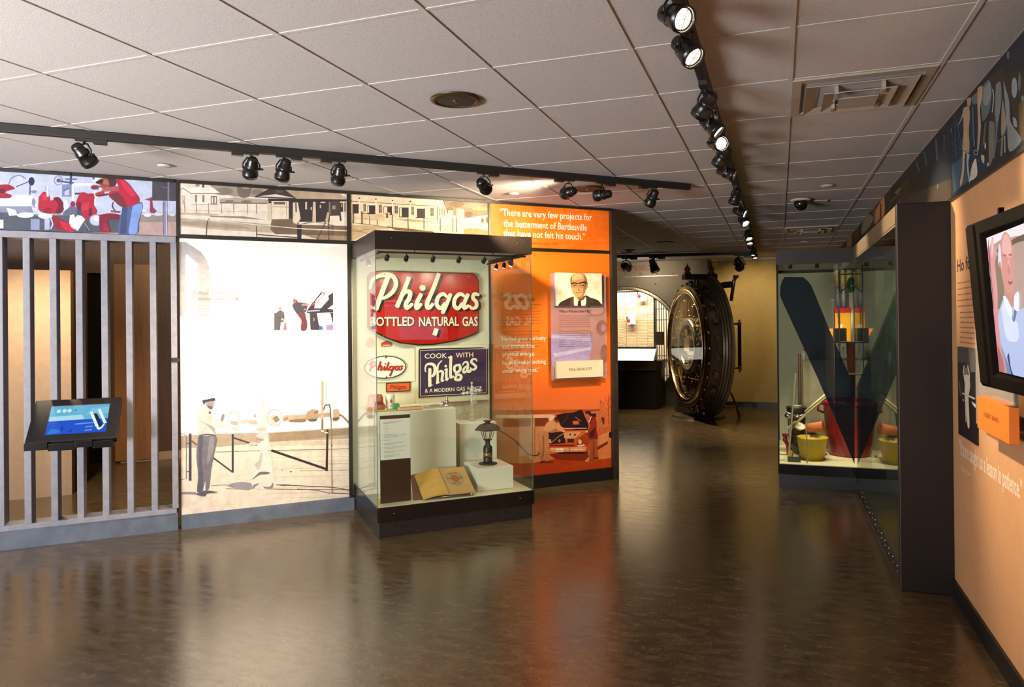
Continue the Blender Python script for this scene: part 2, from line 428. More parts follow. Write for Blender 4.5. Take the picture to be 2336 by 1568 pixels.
# ================================================================== the mural partition
S0, S1, S2, S3, S4 = -1.425, -.19, 1.06, 2.286, 3.52
SM = S0 - 1.235                                      # one more bay beyond the frame's edge
FRM = noisy('black_frame', '#16140f', '#201d19', 40, .4)
t = Thing('partition_frame', 'black metal grid frame holding the murals and printed panels', 'frame', FL, (1.0, 0, 0))
m = MB(); m.box((SM, -.016, HC - .022), (S4 + .04, .05, HC - .001), FRM); t.part('top_rail', m)
m = MB(); m.box((S1, -.014, 2.163), (S4, .05, 2.192), FRM); t.part('middle_rail', m)
for s_, w_ in ((S0, .009), (S1, .010), (S2, .015), (S3, .009)):
    m = MB(); m.box((s_ - w_, -.015, 0 if s_ > 0 else 2.17), (s_ + w_, .05, HC - .022), FRM); t.part('mullion', m)
m = MB(); m.box((S4, -.05, 0), (S4 + .055, .07, HC - .022), noisy('bronze_post', '#2e2720', '#3a3228', 30, .4, metal=.2)); t.part('end_post', m)
for i in range(5):
    m = MB(); x = (-.95, -.30, .60, 1.25, 2.5)[i]; m.box((x, -.03, HC - .02), (x + .09, -.004, HC - .006), FRM); t.part('clip', m)
m = MB(); m.box((S1 + .01, -.03, 0), (S2 + .02, .05, .098), KICK); m.box((S1 + .01, -.012, .098), (S2, .05, .104), KICK); t.part('grey_kick_plate', m)
m = MB(); m.box((S2 + .02, -.03, 0), (S4, .05, .115), BLKICK); t.part('black_kick_plate', m)

def panel(name, label, x0, x1, z0, z1, face, cat='mural'):
    t = Thing(name, label, cat, FL, ((x0 + x1) / 2, 0, z0)); m = MB(); m.box((x0, 0, z0), (x1, .02, z1), face)
    return t, m
KM = .95
# ---- colour mural: worker in a red shirt at a valve
t, m = panel('mural', 'colour photo mural of a worker in red shirt bending over red valves', SM + .01, S1 - .01, 2.172, HC - .022, ink('#b9c3de', .74))
A = Art(m, FL, 0, (0, 370, 5.6976), (SM + .01, S1 - .01, 2.172, HC - .022), .74)
A.p('#8d8682', (-3000, 650), (2310, 690), (2310, 790), (-3000, 790)).p('#b39a97', (-3000, 780), (2330, 780), (2330, 1000), (-3000, 1000))
A.p('#4b5360', (-2500, 590), (100, 600), (500, 700), (1550, 680), (1560, 920), (-2500, 900))
A.c('#6d7aa0', 13, (110, 300), (150, 210), (250, 172), (335, 215)).l('#3c4a70', 12, (210, 320), (390, 248)).e('#1f2c4c', 410, 250, 40, 55).l('#5d6a8f', 22, (392, 300), (385, 450))
A.e('#7884a6', 440, 385, 40, 20)
A.sp('#9c2039', (-60, 300), (60, 290), (130, 298), (195, 345), (110, 372), (70, 400), (150, 430), (110, 475), (-60, 480)).p('#5d1f35', (-60, 350), (60, 345), (70, 400), (-60, 410))
A.p('#dfe2ed', (-1200, 475), (150, 470), (200, 430), (460, 430), (500, 480), (520, 545), (490, 620), (440, 655), (-1200, 600))
A.p('#eef0f6', (-1200, 480), (430, 480), (430, 530), (-1200, 520)).p('#8388a8', (-1200, 575), (470, 575), (440, 655), (200, 660), (-1200, 610))
A.o('#b7bcd4', 22, 462, 545, 42, 105).e('#7d86a8', 440, 520, 26, 50).e('#c9cde0', 445, 610, 28, 22)
A.p('#cfd4e6', (80, 590), (200, 620), (230, 690), (120, 700)).e('#d5daea', 330, 690, 110, 36).e('#eff1f7', 320, 680, 70, 18)
A.e('#d5daea', 590, 695, 95, 42).e('#f0f2f8', 580, 685, 60, 20)
A.p('#8d97bd', (400, 740), (515, 740), (515, 880), (400, 880)).p('#aab4d6', (580, 735), (645, 735), (645, 880), (580, 880)).p('#dfe3ee', (-30, 750), (45, 750), (45, 862), (-30, 862)).l('#b9c0da', 22, (655, 720), (690, 800), (660, 870))
A.sp('#a81f3a', (505, 450), (545, 405), (575, 385), (640, 430), (660, 500), (730, 470), (800, 500), (832, 590), (800, 650), (690, 672), (580, 662), (500, 610)).sp('#6d1730', (690, 465), (770, 460), (830, 560), (800, 660), (720, 660), (760, 560)).p('#c2304a', (540, 410), (610, 410), (620, 490), (540, 500)).e('#8b1834', 620, 630, 60, 40)
A.e('#d2d6e4', 860, 560, 36, 75).l('#aeb7d4', 18, (590, 300), (590, 390)).l('#d6dbea', 28, (620, 300), (620, 450))
A.o('#8b97bd', 14, 755, 240, 52, 58).e('#4c5a86', 762, 240, 28, 26).l('#3d4a73', 20, (790, 250), (960, 275)).l('#3d4a73', 26, (925, 140), (915, 300)).l('#4b5983', 16, (850, 222), (1000, 222))
A.r('#7480a8', 805, 290, 925, 450).r('#b4bedb', 840, 345, 900, 430).l('#4b5983', 18, (830, 370), (900, 340))
A.l('#eceef5', 34, (955, 500), (955, 292), (1215, 292)).l('#c3c9dc', 12, (985, 320), (1190, 320)).l('#eceef5', 34, (1240, 380), (1240, 570)).l('#39435f', 24, (975, 412), (1060, 408))
A.sp('#a8233c', (1035, 410), (1080, 390), (1140, 410), (1225, 420), (1225, 560), (1262, 640), (1205, 725), (1080, 730), (1050, 640), (985, 570), (1000, 490)).p('#6a1a30', (1000, 520), (1060, 530), (1050, 640), (1000, 590)).p('#c03049', (1060, 540), (1160, 520), (1150, 620), (1060, 640)).p('#5f1a2e', (1160, 600), (1200, 600), (1190, 700), (1150, 700)).e('#8c2440', 945, 550, 30, 40)
A.p('#5d6582', (820, 655), (920, 570), (1000, 590), (1060, 690), (820, 690)).p('#3e4662', (1000, 600), (1060, 640), (1070, 720), (1000, 680))
A.sp('#8e1b33', (680, 690), (770, 730), (860, 780), (975, 890), (760, 885), (690, 790)).sp('#b9203b', (770, 770), (900, 800), (975, 892), (860, 890))
A.p('#f0f1f5', (910, 690), (960, 680), (980, 720), (1010, 690), (1060, 700), (1108, 745), (1012, 893), (930, 850), (900, 790)).e('#b7c2de', 1250, 755, 82, 70).e('#e3e8f2', 1260, 735, 40, 36).o('#8b97b8', 12, 1250, 755, 82, 70)
A.sp('#7b2236', (1290, 690), (1420, 665), (1560, 690), (1540, 740), (1400, 760), (1440, 900), (1310, 900), (1290, 800)).p('#9b2440', (1340, 790), (1390, 800), (1430, 900), (1340, 900)).l('#7a86a4', 16, (1100, 790), (1170, 890)).l('#6b5d66', 26, (1440, 640), (1560, 650)).c('#4a5164', 14, (1470, 520), (1460, 580), (1500, 640))
A.p('#4a4650', (1980, 205), (2320, 215), (2320, 510), (1978, 500)).l('#7a7785', 22, (2190, 230), (2190, 505)).l('#6d6a78', 10, (2110, 300), (2110, 330), (2180, 335)).l('#8d84a8', 56, (2142, 510), (2150, 950)).l('#c3bcd6', 16, (2160, 510), (2170, 950)).l('#6f6888', 12, (2122, 510), (2126, 950))
A.p('#8f3b50', (1880, 488), (1970, 458), (1985, 590), (2035, 640), (2000, 668), (1945, 655), (1950, 505)).e('#d8d4dc', 1880, 630, 40, 16).e('#e2dee4', 1920, 690, 50, 22).e('#d9d3d6', 2060, 680, 60, 20).e('#d5cfd2', 2240, 685, 40, 20)
A.sp('#4d628f', (1590, 570), (1700, 545), (1830, 520), (1850, 610), (1805, 770), (1780, 930), (1540, 930), (1555, 740), (1580, 650)).sp('#7d9bdc', (1725, 570), (1830, 535), (1850, 610), (1795, 790), (1775, 930), (1675, 930), (1700, 720)).p('#3d4d75', (1590, 590), (1660, 590), (1640, 930), (1560, 930))
A.sp('#b2243f', (1490, 225), (1550, 208), (1650, 262), (1740, 372), (1812, 482), (1765, 550), (1600, 588), (1490, 515), (1412, 432), (1440, 380), (1545, 370), (1545, 320)).sp('#6e3138', (1412, 432), (1540, 400), (1650, 560), (1595, 588), (1490, 515)).sp('#c63350', (1560, 225), (1650, 275), (1760, 430), (1700, 440), (1600, 330))
A.sp('#4c2b32', (1340, 168), (1440, 180), (1505, 225), (1500, 300), (1440, 345), (1400, 330), (1400, 250), (1340, 210)).sp('#8e4a41', (1295, 235), (1350, 205), (1405, 225), (1425, 300), (1385, 340), (1320, 318), (1285, 280)).sp('#b06a58', (1330, 235), (1390, 235), (1405, 290), (1350, 285)).sp('#3a2028', (1240, 262), (1300, 225), (1345, 240), (1325, 275), (1270, 285)).sp('#e9e8ea', (1200, 160), (1350, 160), (1320, 205), (1238, 258), (1200, 225)).p('#5a5f86', (1195, 178), (1245, 176), (1225, 235), (1205, 228))
A.l('#a1585a', 58, (1550, 340), (1330, 362)).l('#8b4a50', 50, (1330, 345), (1235, 325)).e('#7a2c3c', 1225, 330, 44, 30).e('#d7d2d6', 1305, 355, 24, 26).l('#9a3a48', 46, (1350, 395), (1240, 425)).l('#6a2a3a', 26, (1400, 420), (1270, 440))
t.part('printed_face', m)
# ---- sepia mural with pavilion
t, m = panel('mural', 'sepia photo mural of a dark roofed pavilion and white house', S1 + .01, S2 - .015, 2.192, HC - .022, ink('#efe3d3', .68))
A = Art(m, FL, 0, (405, 405, 5.914), (S1 + .01, S2 - .015, 2.192, HC - .022), .68)
A.p('#a79a8a', (420, 90), (700, 70), (1260, 120), (1040, 262), (780, 260), (570, 215)).e('#8f8375', 620, 190, 130, 50).sp('#7d7166', (800, 110), (900, 140), (1000, 120), (960, 260), (830, 255)).e('#b9ad9c', 920, 135, 50, 18).e('#8d8072', 1080, 200, 80, 40)
A.p('#5c5048', (330, 50), (360, 50), (362, 140), (332, 140)).e('#a19384', 270, 105, 30, 20)
A.p('#f3ead9', (22, 180), (70, 142), (180, 215), (556, 230), (552, 366), (180, 372), (22, 372)).p('#f8f2e6', (70, 132), (480, 140), (578, 212), (180, 216)).l('#7a6d62', 9, (15, 178), (70, 142), (180, 216), (575, 216))
A.r('#8c8075', 235, 235, 262, 332).r('#8c8075', 335, 235, 362, 332).r('#83776d', 448, 250, 532, 362).r('#efe6d6', 460, 268, 480, 350).r('#efe6d6', 500, 268, 520, 350).r('#c2b5a3', 62, 245, 100, 365).r('#e6dac8', 70, 255, 90, 300).l('#a19383', 6, (180, 372), (555, 366))
A.p('#b8ab99', (570, 285), (800, 270), (1220, 300), (1220, 350), (570, 345)).p('#6f6257', (570, 335), (1215, 345), (1215, 356), (570, 350)).e('#8a7c6d', 700, 320, 60, 18).e('#8a7c6d', 930, 325, 70, 18)
for x in (250, 415, 590, 755, 940, 1060, 95): A.l('#94877a', 8, (x, 340), (x + 4, 490))
A.l('#b3a593', 5, (20, 440), (1200, 470))
A.p('#c8baa6', (20, 470), (400, 480), (600, 505), (420, 520), (20, 500)).p('#9c8a76', (420, 518), (900, 525), (1185, 575), (1000, 562), (450, 532)).p('#c2b39e', (20, 545), (400, 565), (1100, 620), (1620, 690), (1620, 770), (1040, 735), (700, 715), (400, 695), (20, 650)).p('#ad9c87', (60, 590), (420, 600), (900, 655), (1000, 700), (420, 670), (60, 630))
A.p('#7c6857', (1270, 565), (1620, 560), (1640, 640), (2290, 655), (2290, 790), (1720, 775), (1320, 765), (1250, 700)).p('#b7a58c', (1650, 690), (2290, 710), (2290, 730), (1650, 705)).p('#e9dcc6', (1060, 775), (1610, 815), (2290, 800), (2290, 860), (1060, 860)).p('#a58f76', (1700, 775), (2290, 790), (2290, 850), (1900, 840))
A.p('#453c3b', (1035, 262), (1280, 122), (1400, 128), (1615, 292), (1040, 270)).p('#e7d9c4', (1080, 256), (1320, 225), (1575, 277)).p('#5d524d', (1330, 170), (1410, 170), (1440, 205), (1320, 205)).p('#b9a68d', (1395, 125), (2135, 178), (2290, 300), (1612, 292)).l('#7d6f60', 8, (1395, 125), (1612, 292), (2290, 302))
A.p('#efe0c8', (1280, 315), (1500, 315), (1500, 560), (1280, 560)).r('#6b5f56', 1300, 330, 1452, 366).l('#8a7c6b', 6, (1280, 395), (1500, 400)).l('#8a7c6b', 6, (1470, 330), (1472, 550))
A.p('#3f383b', (1500, 295), (2060, 300), (2050, 600), (1640, 600), (1640, 560), (1500, 560)).p('#4d4444', (2050, 300), (2190, 310), (2190, 515), (2050, 520)).p('#3b3336', (1220, 285), (2275, 298), (2275, 326), (1220, 320))
A.p('#dccbb2', (1215, 335), (1262, 335), (1272, 580), (1212, 575)).p('#4a4140', (1225, 300), (1265, 300), (1262, 350), (1225, 350)).p('#e9d9c0', (1555, 340), (1625, 340), (1660, 560), (1600, 640), (1555, 600)).p('#6e625a', (1585, 345), (1605, 345), (1612, 470), (1590, 470)).p('#d8c5aa', (1828, 330), (1862, 330), (1868, 605), (1818, 600)).p('#c7b398', (2020, 470), (2050, 470), (2030, 600), (1990, 590)).r('#8d7f70', 2040, 330, 2062, 500)
A.r('#d8c6ab', 1722, 330, 1746, 430).r('#c7b59b', 1795, 400, 1812, 440).r('#d4c2a8', 1918, 372, 1936, 415).e('#cdbb9f', 1960, 338, 40, 10).r('#9d8c79', 2085, 380, 2130, 430)
A.r('#e0cbae', 2195, 325, 2290, 470).r('#3e3636', 2192, 345, 2232, 465).r('#d9c4a6', 2208, 360, 2220, 400).r('#4a4040', 2250, 340, 2265, 460).l('#4d4240', 20, (2175, 330), (2200, 590))
A.p('#3b3435', (1610, 640), (1672, 645), (1668, 835), (1615, 832)).l('#9b8b79', 10, (1560, 620), (1640, 640), (1780, 600)).l('#5c4a44', 12, (1065, 770), (1610, 812)).l('#6c5d52', 10, (1062, 660), (1066, 820)).c('#6c5d52', 11, (425, 555), (398, 620), (385, 795)).l('#57473f', 11, (1880, 840), (1995, 600)).l('#57473f', 11, (2035, 600), (2042, 860)).l('#6a584c', 7, (2090, 640), (2095, 790))
A.c('#6a584c', 6, (1700, 630), (1900, 605), (2290, 700)).c('#6a584c', 6, (1650, 745), (1900, 760), (2290, 745)).c('#8a7863', 8, (400, 570), (1050, 630), (1610, 695)).c('#f8ecd8', 10, (40, 540), (500, 580), (1100, 640), (1650, 690), (2290, 720))
t.part('printed_face', m)
# ---- sepia mural with long white shed
t, m = panel('mural', 'sepia photo mural of a long white shed with dark doorways', S2 + .015, S3 - .009, 2.192, HC - .022, ink('#ead6b4', .72))
A = Art(m, FL, 0, (780, 430, 6.674), (S2 + .015, S3 - .009, 2.192, HC - .022), .72)
A.p('#dcccb2', (90, 30), (1530, 140), (1425, 272), (90, 190)).p('#8b7a5e', (1530, 140), (2250, 170), (2250, 400), (1870, 455), (1600, 380)).e('#75654d', 1750, 240, 120, 50).e('#9c8b6d', 2000, 260, 160, 40).e('#a5956f', 2100, 310, 120, 26).e('#7a6a52', 1640, 330, 60, 50).e('#6d5d49', 1930, 400, 60, 50)
A.p('#e4d1ae', (1530, 150), (1582, 285), (1610, 455), (1430, 445), (1425, 272)).p('#e3cfab', (90, 190), (1425, 270), (1430, 452), (640, 452), (90, 405)).l('#6f6250', 10, (90, 192), (1425, 272)).l('#4d4237', 10, (1527, 145), (1582, 285)).l('#8e7e65', 6, (1425, 275), (1530, 150))
for a in ((160, 238, 256, 382), (388, 258, 510, 402), (632, 275, 766, 405), (870, 290, 1016, 442), (1120, 308, 1266, 455)): A.r('#f0e2c5', a[0] - 14, a[1] - 14, a[2] + 6, a[3]).r('#3b3136', *a)
for a in ((640, 285, 690, 410), (880, 300, 910, 430), (1115, 310, 1142, 440), (395, 270, 412, 370)): A.r('#e8d7b7', *a)
for a in ((328, 238, 366, 352), (563, 250, 607, 372), (803, 268, 852, 382), (1058, 280, 1096, 404), (1346, 300, 1396, 422)): A.r('#6a5b49', *a).l('#b19f82', 5, ((a[0] + a[2]) / 2, a[1]), ((a[0] + a[2]) / 2, a[3])).l('#b19f82', 5, (a[0], (a[1] + a[3]) / 2), (a[2], (a[1] + a[3]) / 2))
for x, a, b in ((265, 150, 400), (517, 165, 410), (770, 185, 400), (1040, 200, 452)): A.l('#efe0c3', 20, (x, a), (x + 2, b)).e('#3a302b', x, a, 10, 12)
for x in (1485, 1518, 1550): A.r('#7d6d58', x, 300, x + 12, 415)
A.e('#ccb48d', 685, 385, 52, 22).r('#5a4b3d', 672, 380, 700, 450).r('#cdb892', 290, 395, 640, 445)
A.p('#e3d0ab', (1615, 335), (1690, 340), (1690, 465), (1615, 460)).p('#d9c49c', (1740, 305), (1852, 320), (1862, 462), (1745, 462)).l('#574938', 8, (1660, 340), (1660, 460))
A.p('#b69f77', (800, 470), (1100, 470), (1450, 520), (1100, 515)).p('#c4ab82', (90, 555), (500, 570), (740, 605), (480, 640), (200, 780), (90, 790)).c('#8a7355', 7, (90, 600), (250, 640), (420, 620)).c('#8a7355', 7, (90, 650), (300, 660), (400, 690)).c('#79634a', 8, (90, 520), (400, 550), (720, 600)).p('#d9c39b', (90, 420), (640, 452), (640, 500), (90, 480))
A.p('#7d6745', (680, 570), (760, 590), (1000, 610), (1400, 660), (1400, 690), (760, 630)).p('#f3e2c0', (730, 600), (820, 640), (700, 650))
for x, a, b, w_ in ((172, 280, 530, 16), (302, 350, 548, 20), (418, 420, 545, 9), (535, 470, 560, 8), (765, 390, 592, 10), (1005, 450, 642, 10), (1247, 450, 622, 10), (1495, 450, 655, 8), (1690, 450, 668, 8), (1745, 430, 668, 9), (1450, 280, 500, 8)): A.l('#5c4a3a', w_, (x, a), (x + 3, b))
A.l('#8d7758', 5, (300, 455), (540, 470)).l('#8d7758', 5, (1495, 570), (1745, 585)).c('#8d7758', 5, (1250, 455), (1700, 470), (2240, 390)).c('#5c4a3a', 12, (310, 380), (420, 378))
A.p('#a98c5a', (1860, 625), (1960, 600), (2240, 650), (2240, 720), (1860, 690)).e('#7c6a4b', 2140, 490, 22, 40).e('#7c6a4b', 2215, 480, 25, 50)
t.part('printed_face', m)
# ---- orange quotation panel
OR = ink('#f0701c', 1.0, .45)
t, m = panel('quotation_board', 'orange panel with white quotation, topmost beside the end post', S3 + .009, S4, 2.192, HC - .022, OR, 'panel')
t.part('printed_face', m); m = MB(); A = Art(m, FL, 0, (0, 0, 1))
WT = mat('white_lettering', '#f4ead6', .5)
for s_, a, b in (('\u201cThere are very few projects for', (1139, 491), (1350, 504)), ('the betterment of Bartlesville', (1148, 517), (1339, 527)), ('that have not felt his touch.\u201d', (1148, 539), (1335, 548))):
    writep(m, s_, A, a, b, 15.5, WT, .012); t.part('quotation_line', m); m = MB()
writep(m, 'Bartlesville Examiner-Enterprise, July 2, 1967', A, (1149, 555), (1272, 559), 5.5, mat('brown_lettering', '#7a3410', .6), 0)
t.part('credit_line', m)
# ---- white gas well panel
t, m = panel('printed_board', 'bright white floor-to-rail panel printed with man at a gas wellhead', S1 + .01, S2 - .015, .104, 2.163, mat('white_print', '#ece4d8', .5, spec=.3), 'panel')
rc = (S1 + .01, S2 - .015, .104, 2.163)
A = Art(m, FL, 0, (400, 320, 4.126), rc, .5)
A.p('#d3d0d0', (40, 957), (95, 957), (240, 1050), (300, 1130), (322, 1210), (322, 1660), (215, 1660), (215, 1165), (110, 1075), (95, 1080), (95, 1660), (40, 1660))
A = Art(m, FL, 0, (410, 880, 5.6), rc, .64)
A.p('#e9ddca', (0, 640), (460, 615), (1150, 600), (2170, 530), (2170, 1700), (0, 1700)).p('#b8a78f', (0, 640), (460, 615), (700, 610), (1150, 600), (2170, 535), (2170, 680), (1150, 720), (460, 790), (0, 800)).p('#a08d74', (1150, 610), (2170, 550), (2170, 620), (1700, 680), (1150, 720)).p('#d8c8af', (1150, 720), (2170, 690), (2170, 760), (1150, 770))
for y in (830, 905, 960, 1050, 1150, 1290, 1360, 1420): A.l('#cdbda4', 5, (700 + y / 3, y + 20), (2160, y))
A.c('#6f5c49', 7, (460, 850), (1130, 830), (1800, 818), (2160, 805)).l('#8f7c66', 5, (1540, 1090), (2160, 1080)).l('#8f7c66', 5, (1900, 1000), (2160, 998)).e('#5b4a3c', 1420, 1102, 18, 7).e('#5b4a3c', 1305, 1080, 10, 5)
A.l('#7a7886', 11, (0, 615), (60, 620), (85, 660), (85, 1190), (10, 1205)).l('#45434f', 12, (85, 738), (120, 738)).l('#45434f', 12, (85, 1100), (120, 1100)).r('#45434f', 116, 612, 150, 1215).l('#5f5d69', 20, (150, 705), (215, 755)).l('#45434f', 20, (430, 925), (672, 1105)).r('#45434f', 664, 622, 690, 1112).l('#4a4852', 20, (690, 668), (985, 765))
A.l('#3a302a', 30, (1170, 828), (1885, 1072)).p('#3a302a', (1875, 560), (1900, 560), (1892, 1092), (1862, 1092))
A.sp('#98959b', (590, 1275), (760, 1232), (930, 1255), (935, 1320), (720, 1315)).sp('#8d8a90', (1220, 1262), (1410, 1262), (1330, 1285)).c('#4c3c2e', 9, (1230, 1268), (1930, 1300), (2165, 1340)).c('#6d5a47', 7, (1100, 1320), (1600, 1328), (2165, 1330)).c('#6d5a47', 7, (1500, 1320), (1750, 1340), (1930, 1378)).l('#4c3c2e', 9, (1935, 1372), (2165, 1384)).l('#98959b', 9, (400, 1280), (600, 1265)).l('#98959b', 9, (590, 1315), (900, 1330))
A.sp('#e6ded4', (1000, 320), (1060, 300), (1100, 330), (1110, 500), (1135, 700), (1120, 820), (1180, 950), (1190, 1120), (1225, 1260), (1110, 1325), (925, 1285), (950, 1110), (945, 1000), (1000, 900), (1040, 760), (1005, 520)).sp('#c9bdb0', (955, 1000), (1010, 960), (1030, 860), (1060, 880), (1040, 1000), (1000, 1090)).sp('#77716f', (1010, 1110), (1060, 1100), (1150, 1110), (1120, 1135), (1030, 1140), (950, 1190), (925, 1200)).sp('#8b8581', (1060, 1290), (1150, 1290), (1190, 1240), (1190, 1300), (1100, 1320)).sp('#8d867f', (940, 1265), (1010, 1250), (960, 1300), (930, 1320)).e('#c5bbb0', 1040, 560, 60, 26).e('#d8d0c6', 1045, 640, 70, 30).e('#a9a199', 1048, 690, 24, 16).o('#cdc3b8', 8, 1045, 640, 90, 36).e('#c9bfb4', 940, 745, 60, 24)
A.l('#ddd5cb', 26, (1060, 120), (1065, 320)).e('#cfc7bd', 1115, 185, 14, 10).o('#c3b199', 12, 1210, 410, 92, 108).e('#d3c5b2', 1200, 430, 60, 55).p('#8f8070', (1180, 420), (1240, 380), (1280, 440), (1230, 470))
A.c('#c9bdb0', 40, (780, 462), (900, 460), (985, 465)).sp('#bdb2a6', (880, 440), (980, 450), (975, 490), (900, 490)).e('#b9afa4', 960, 385, 18, 24).o('#c7bfb8', 12, 690, 410, 70, 82).sp('#b3aba4', (640, 460), (720, 450), (740, 500), (670, 500)).sp('#8f8c92', (520, 440), (545, 365), (575, 380), (545, 460))
A.l('#c2ae92', 74, (1320, 420), (1650, 400)).sp('#8c775f', (1400, 440), (1600, 420), (1590, 465), (1410, 465)).sp('#a08a6f', (1330, 420), (1380, 405), (1370, 440), (1320, 445)).sp('#b89f80', (1620, 340), (1700, 300), (1760, 330), (1755, 430), (1690, 458), (1620, 430)).sp('#6f5b47', (1640, 430), (1750, 425), (1730, 455), (1660, 458)).sp('#8d765c', (1715, 340), (1760, 310), (1765, 345), (1730, 370)).l('#bda488', 56, (1740, 380), (1920, 370)).sp('#c9b497', (1955, 310), (2020, 300), (2040, 370), (2035, 430), (1970, 450)).sp('#7a6550', (1950, 410), (2035, 405), (2010, 445), (1960, 448)).c('#9c866b', 24, (2030, 378), (2070, 385), (2165, 480))
A.l('#c9b594', 26, (1822, -60), (1820, 560)).l('#dccbb0', 9, (1868, -50), (1866, 250)).l('#8d7860', 20, (1822, 430), (1820, 565)).e('#efe4d2', 1822, 580, 20, 14).l('#f1e6d4', 14, (1845, 602), (1895, 602)).c('#6a5642', 14, (1838, 310), (1855, 255), (1890, 248), (1915, 262), (1932, 450)).l('#a68d70', 13, (1932, 440), (1945, 1375)).e('#574636', 1942, 765, 9, 9)
A.sp('#d9cfc6', (215, 430), (225, 360), (300, 280), (360, 300), (400, 370), (430, 440), (520, 480), (640, 515), (745, 505), (755, 545), (710, 580), (640, 545), (470, 540), (440, 560), (460, 640), (240, 645), (235, 560)).sp('#a59ea2', (300, 450), (340, 480), (430, 530), (460, 620), (420, 580), (340, 500)).c('#b3abab', 8, (240, 440), (300, 480), (350, 560)).l('#5a5760', 16, (245, 640), (345, 622), (460, 635)).e('#4a4852', 385, 345, 14, 14)
A.sp('#77757d', (240, 645), (455, 645), (462, 760), (435, 900), (400, 1080), (375, 1300), (330, 1330), (330, 1200), (300, 1300), (285, 1360), (222, 1350), (235, 1150), (212, 880)).sp('#605e68', (240, 660), (300, 660), (280, 900), (300, 1150), (290, 1330), (225, 1345), (240, 1140)).sp('#8d8b93', (380, 660), (440, 660), (420, 860), (350, 1000))
A.sp('#3c4052', (285, 188), (350, 175), (440, 158), (448, 190), (400, 200), (320, 222), (315, 262), (300, 230)).sp('#a79a95', (325, 215), (430, 195), (438, 230), (425, 285), (385, 300), (345, 265)).sp('#6d6468', (345, 255), (400, 265), (420, 288), (385, 302)).sp('#5d5a66', (180, 1382), (260, 1368), (330, 1340), (485, 1362), (350, 1380), (310, 1415)).sp('#87848b', (0, 1360), (180, 1360), (200, 1385), (0, 1380))
A = Art(m, FL, 0, (610, 650, 13.065), rc, .6)
A.r(ink('#faf8f4', .9), 190, 210, 1965, 1355)
A.sp('#5d5862', (200, 840), (270, 825), (350, 770), (425, 770), (490, 830), (512, 950), (490, 1075), (410, 1110)).p('#5d5862', (200, 835), (420, 1000), (375, 1355), (200, 1355)).e('#c98a6d', 380, 715, 34, 58).e('#e8e4e6', 445, 1030, 34, 28).p('#f0657a', (475, 1355), (515, 1130), (545, 1110), (580, 1355)).c('#b9b4ac', 16, (500, 1040), (640, 1030), (760, 960), (890, 895))
A.sp('#4f4f59', (740, 625), (780, 545), (870, 540), (960, 520), (1100, 545), (1190, 560), (1185, 700), (1120, 830), (900, 870), (850, 830), (790, 740)).e('#c45f62', 810, 480, 56, 66).sp('#4f4f59', (860, 440), (890, 470), (910, 540), (840, 540)).sp('#7a4446', (880, 870), (1000, 850), (1110, 830), (1150, 960), (1192, 1170), (1150, 1355), (1000, 1355), (1010, 1080), (950, 970)).l('#b08a78', 60, (1020, 600), (1235, 590)).p('#d5d3d9', (1060, 770), (1150, 690), (1130, 740))
A.p('#3f3944', (1170, 780), (1300, 600), (1600, 218), (1655, 228), (1430, 480), (1480, 570), (1390, 700), (1590, 700), (1830, 430), (1810, 330), (1960, 222), (1960, 590), (1790, 715), (1960, 735), (1960, 825), (1500, 840), (1180, 845)).p('#dcd0e2', (1395, 700), (1420, 520), (1700, 222), (1900, 222), (1560, 610)).l('#a79cb4', 18, (1470, 520), (1760, 240)).sp('#cf4a47', (1290, 600), (1365, 508), (1425, 555), (1345, 625)).p('#d8502f', (1640, 225), (1720, 222), (1690, 290)).l('#bfb3cc', 36, (1190, 790), (1560, 765))
A.p('#48424c', (1255, 830), (1475, 840), (1535, 1210), (1645, 1240), (1645, 1345), (1285, 1345)).p('#48424c', (1870, 830), (1960, 830), (1960, 1200)).e('#9a8579', 1385, 1040, 24, 60).p('#a79bc6', (1750, 1200), (1960, 1180), (1960, 1345), (1750, 1345)).c('#c3bcd3', 16, (700, 1250), (780, 1150), (990, 1140)).p('#5b78b8', (1540, 1230), (1630, 1230), (1630, 1340), (1540, 1340))
t.part('printed_face', m)
m = MB(); A = Art(m, FL, 0, (0, 0, 1)); LG = mat('grey_lettering', '#8a847f', .6)
writep(m, 'Phillips\u2019 Flair for Gas', A, (439, 673), (548, 672), 8, LG, .008); t.part('heading_line', m); m = MB(); writep(m, 'Continues with GPM', A, (439, 686), (543, 685), 8, LG, .008)
t.part('heading_line', m)
m = MB(); LG2 = mat('pale_grey_lettering', '#bcb4aa', .6)
a = onplane(FL, 0, 438, 697); b = onplane(FL, 0, 500, 697); greek(m, FL, -.004, a[0], b[0], a[1], 6, .0225, .008, LG2, 3); t.part('paragraph', m); m = MB()
a = onplane(FL, 0, 452, 740); b = onplane(FL, 0, 515, 740); greek(m, FL, -.004, a[0], b[0], a[1], 9, .019, .006, LG2, 4)
t.part('paragraph', m)
# ---- plain panel behind the display case
t, m = panel('backing_board', 'plain cream wall panel behind the glass case of gas signs', S2 + .015, S3 - .009, .115, 2.163, CREAM, 'panel'); t.part('face', m)

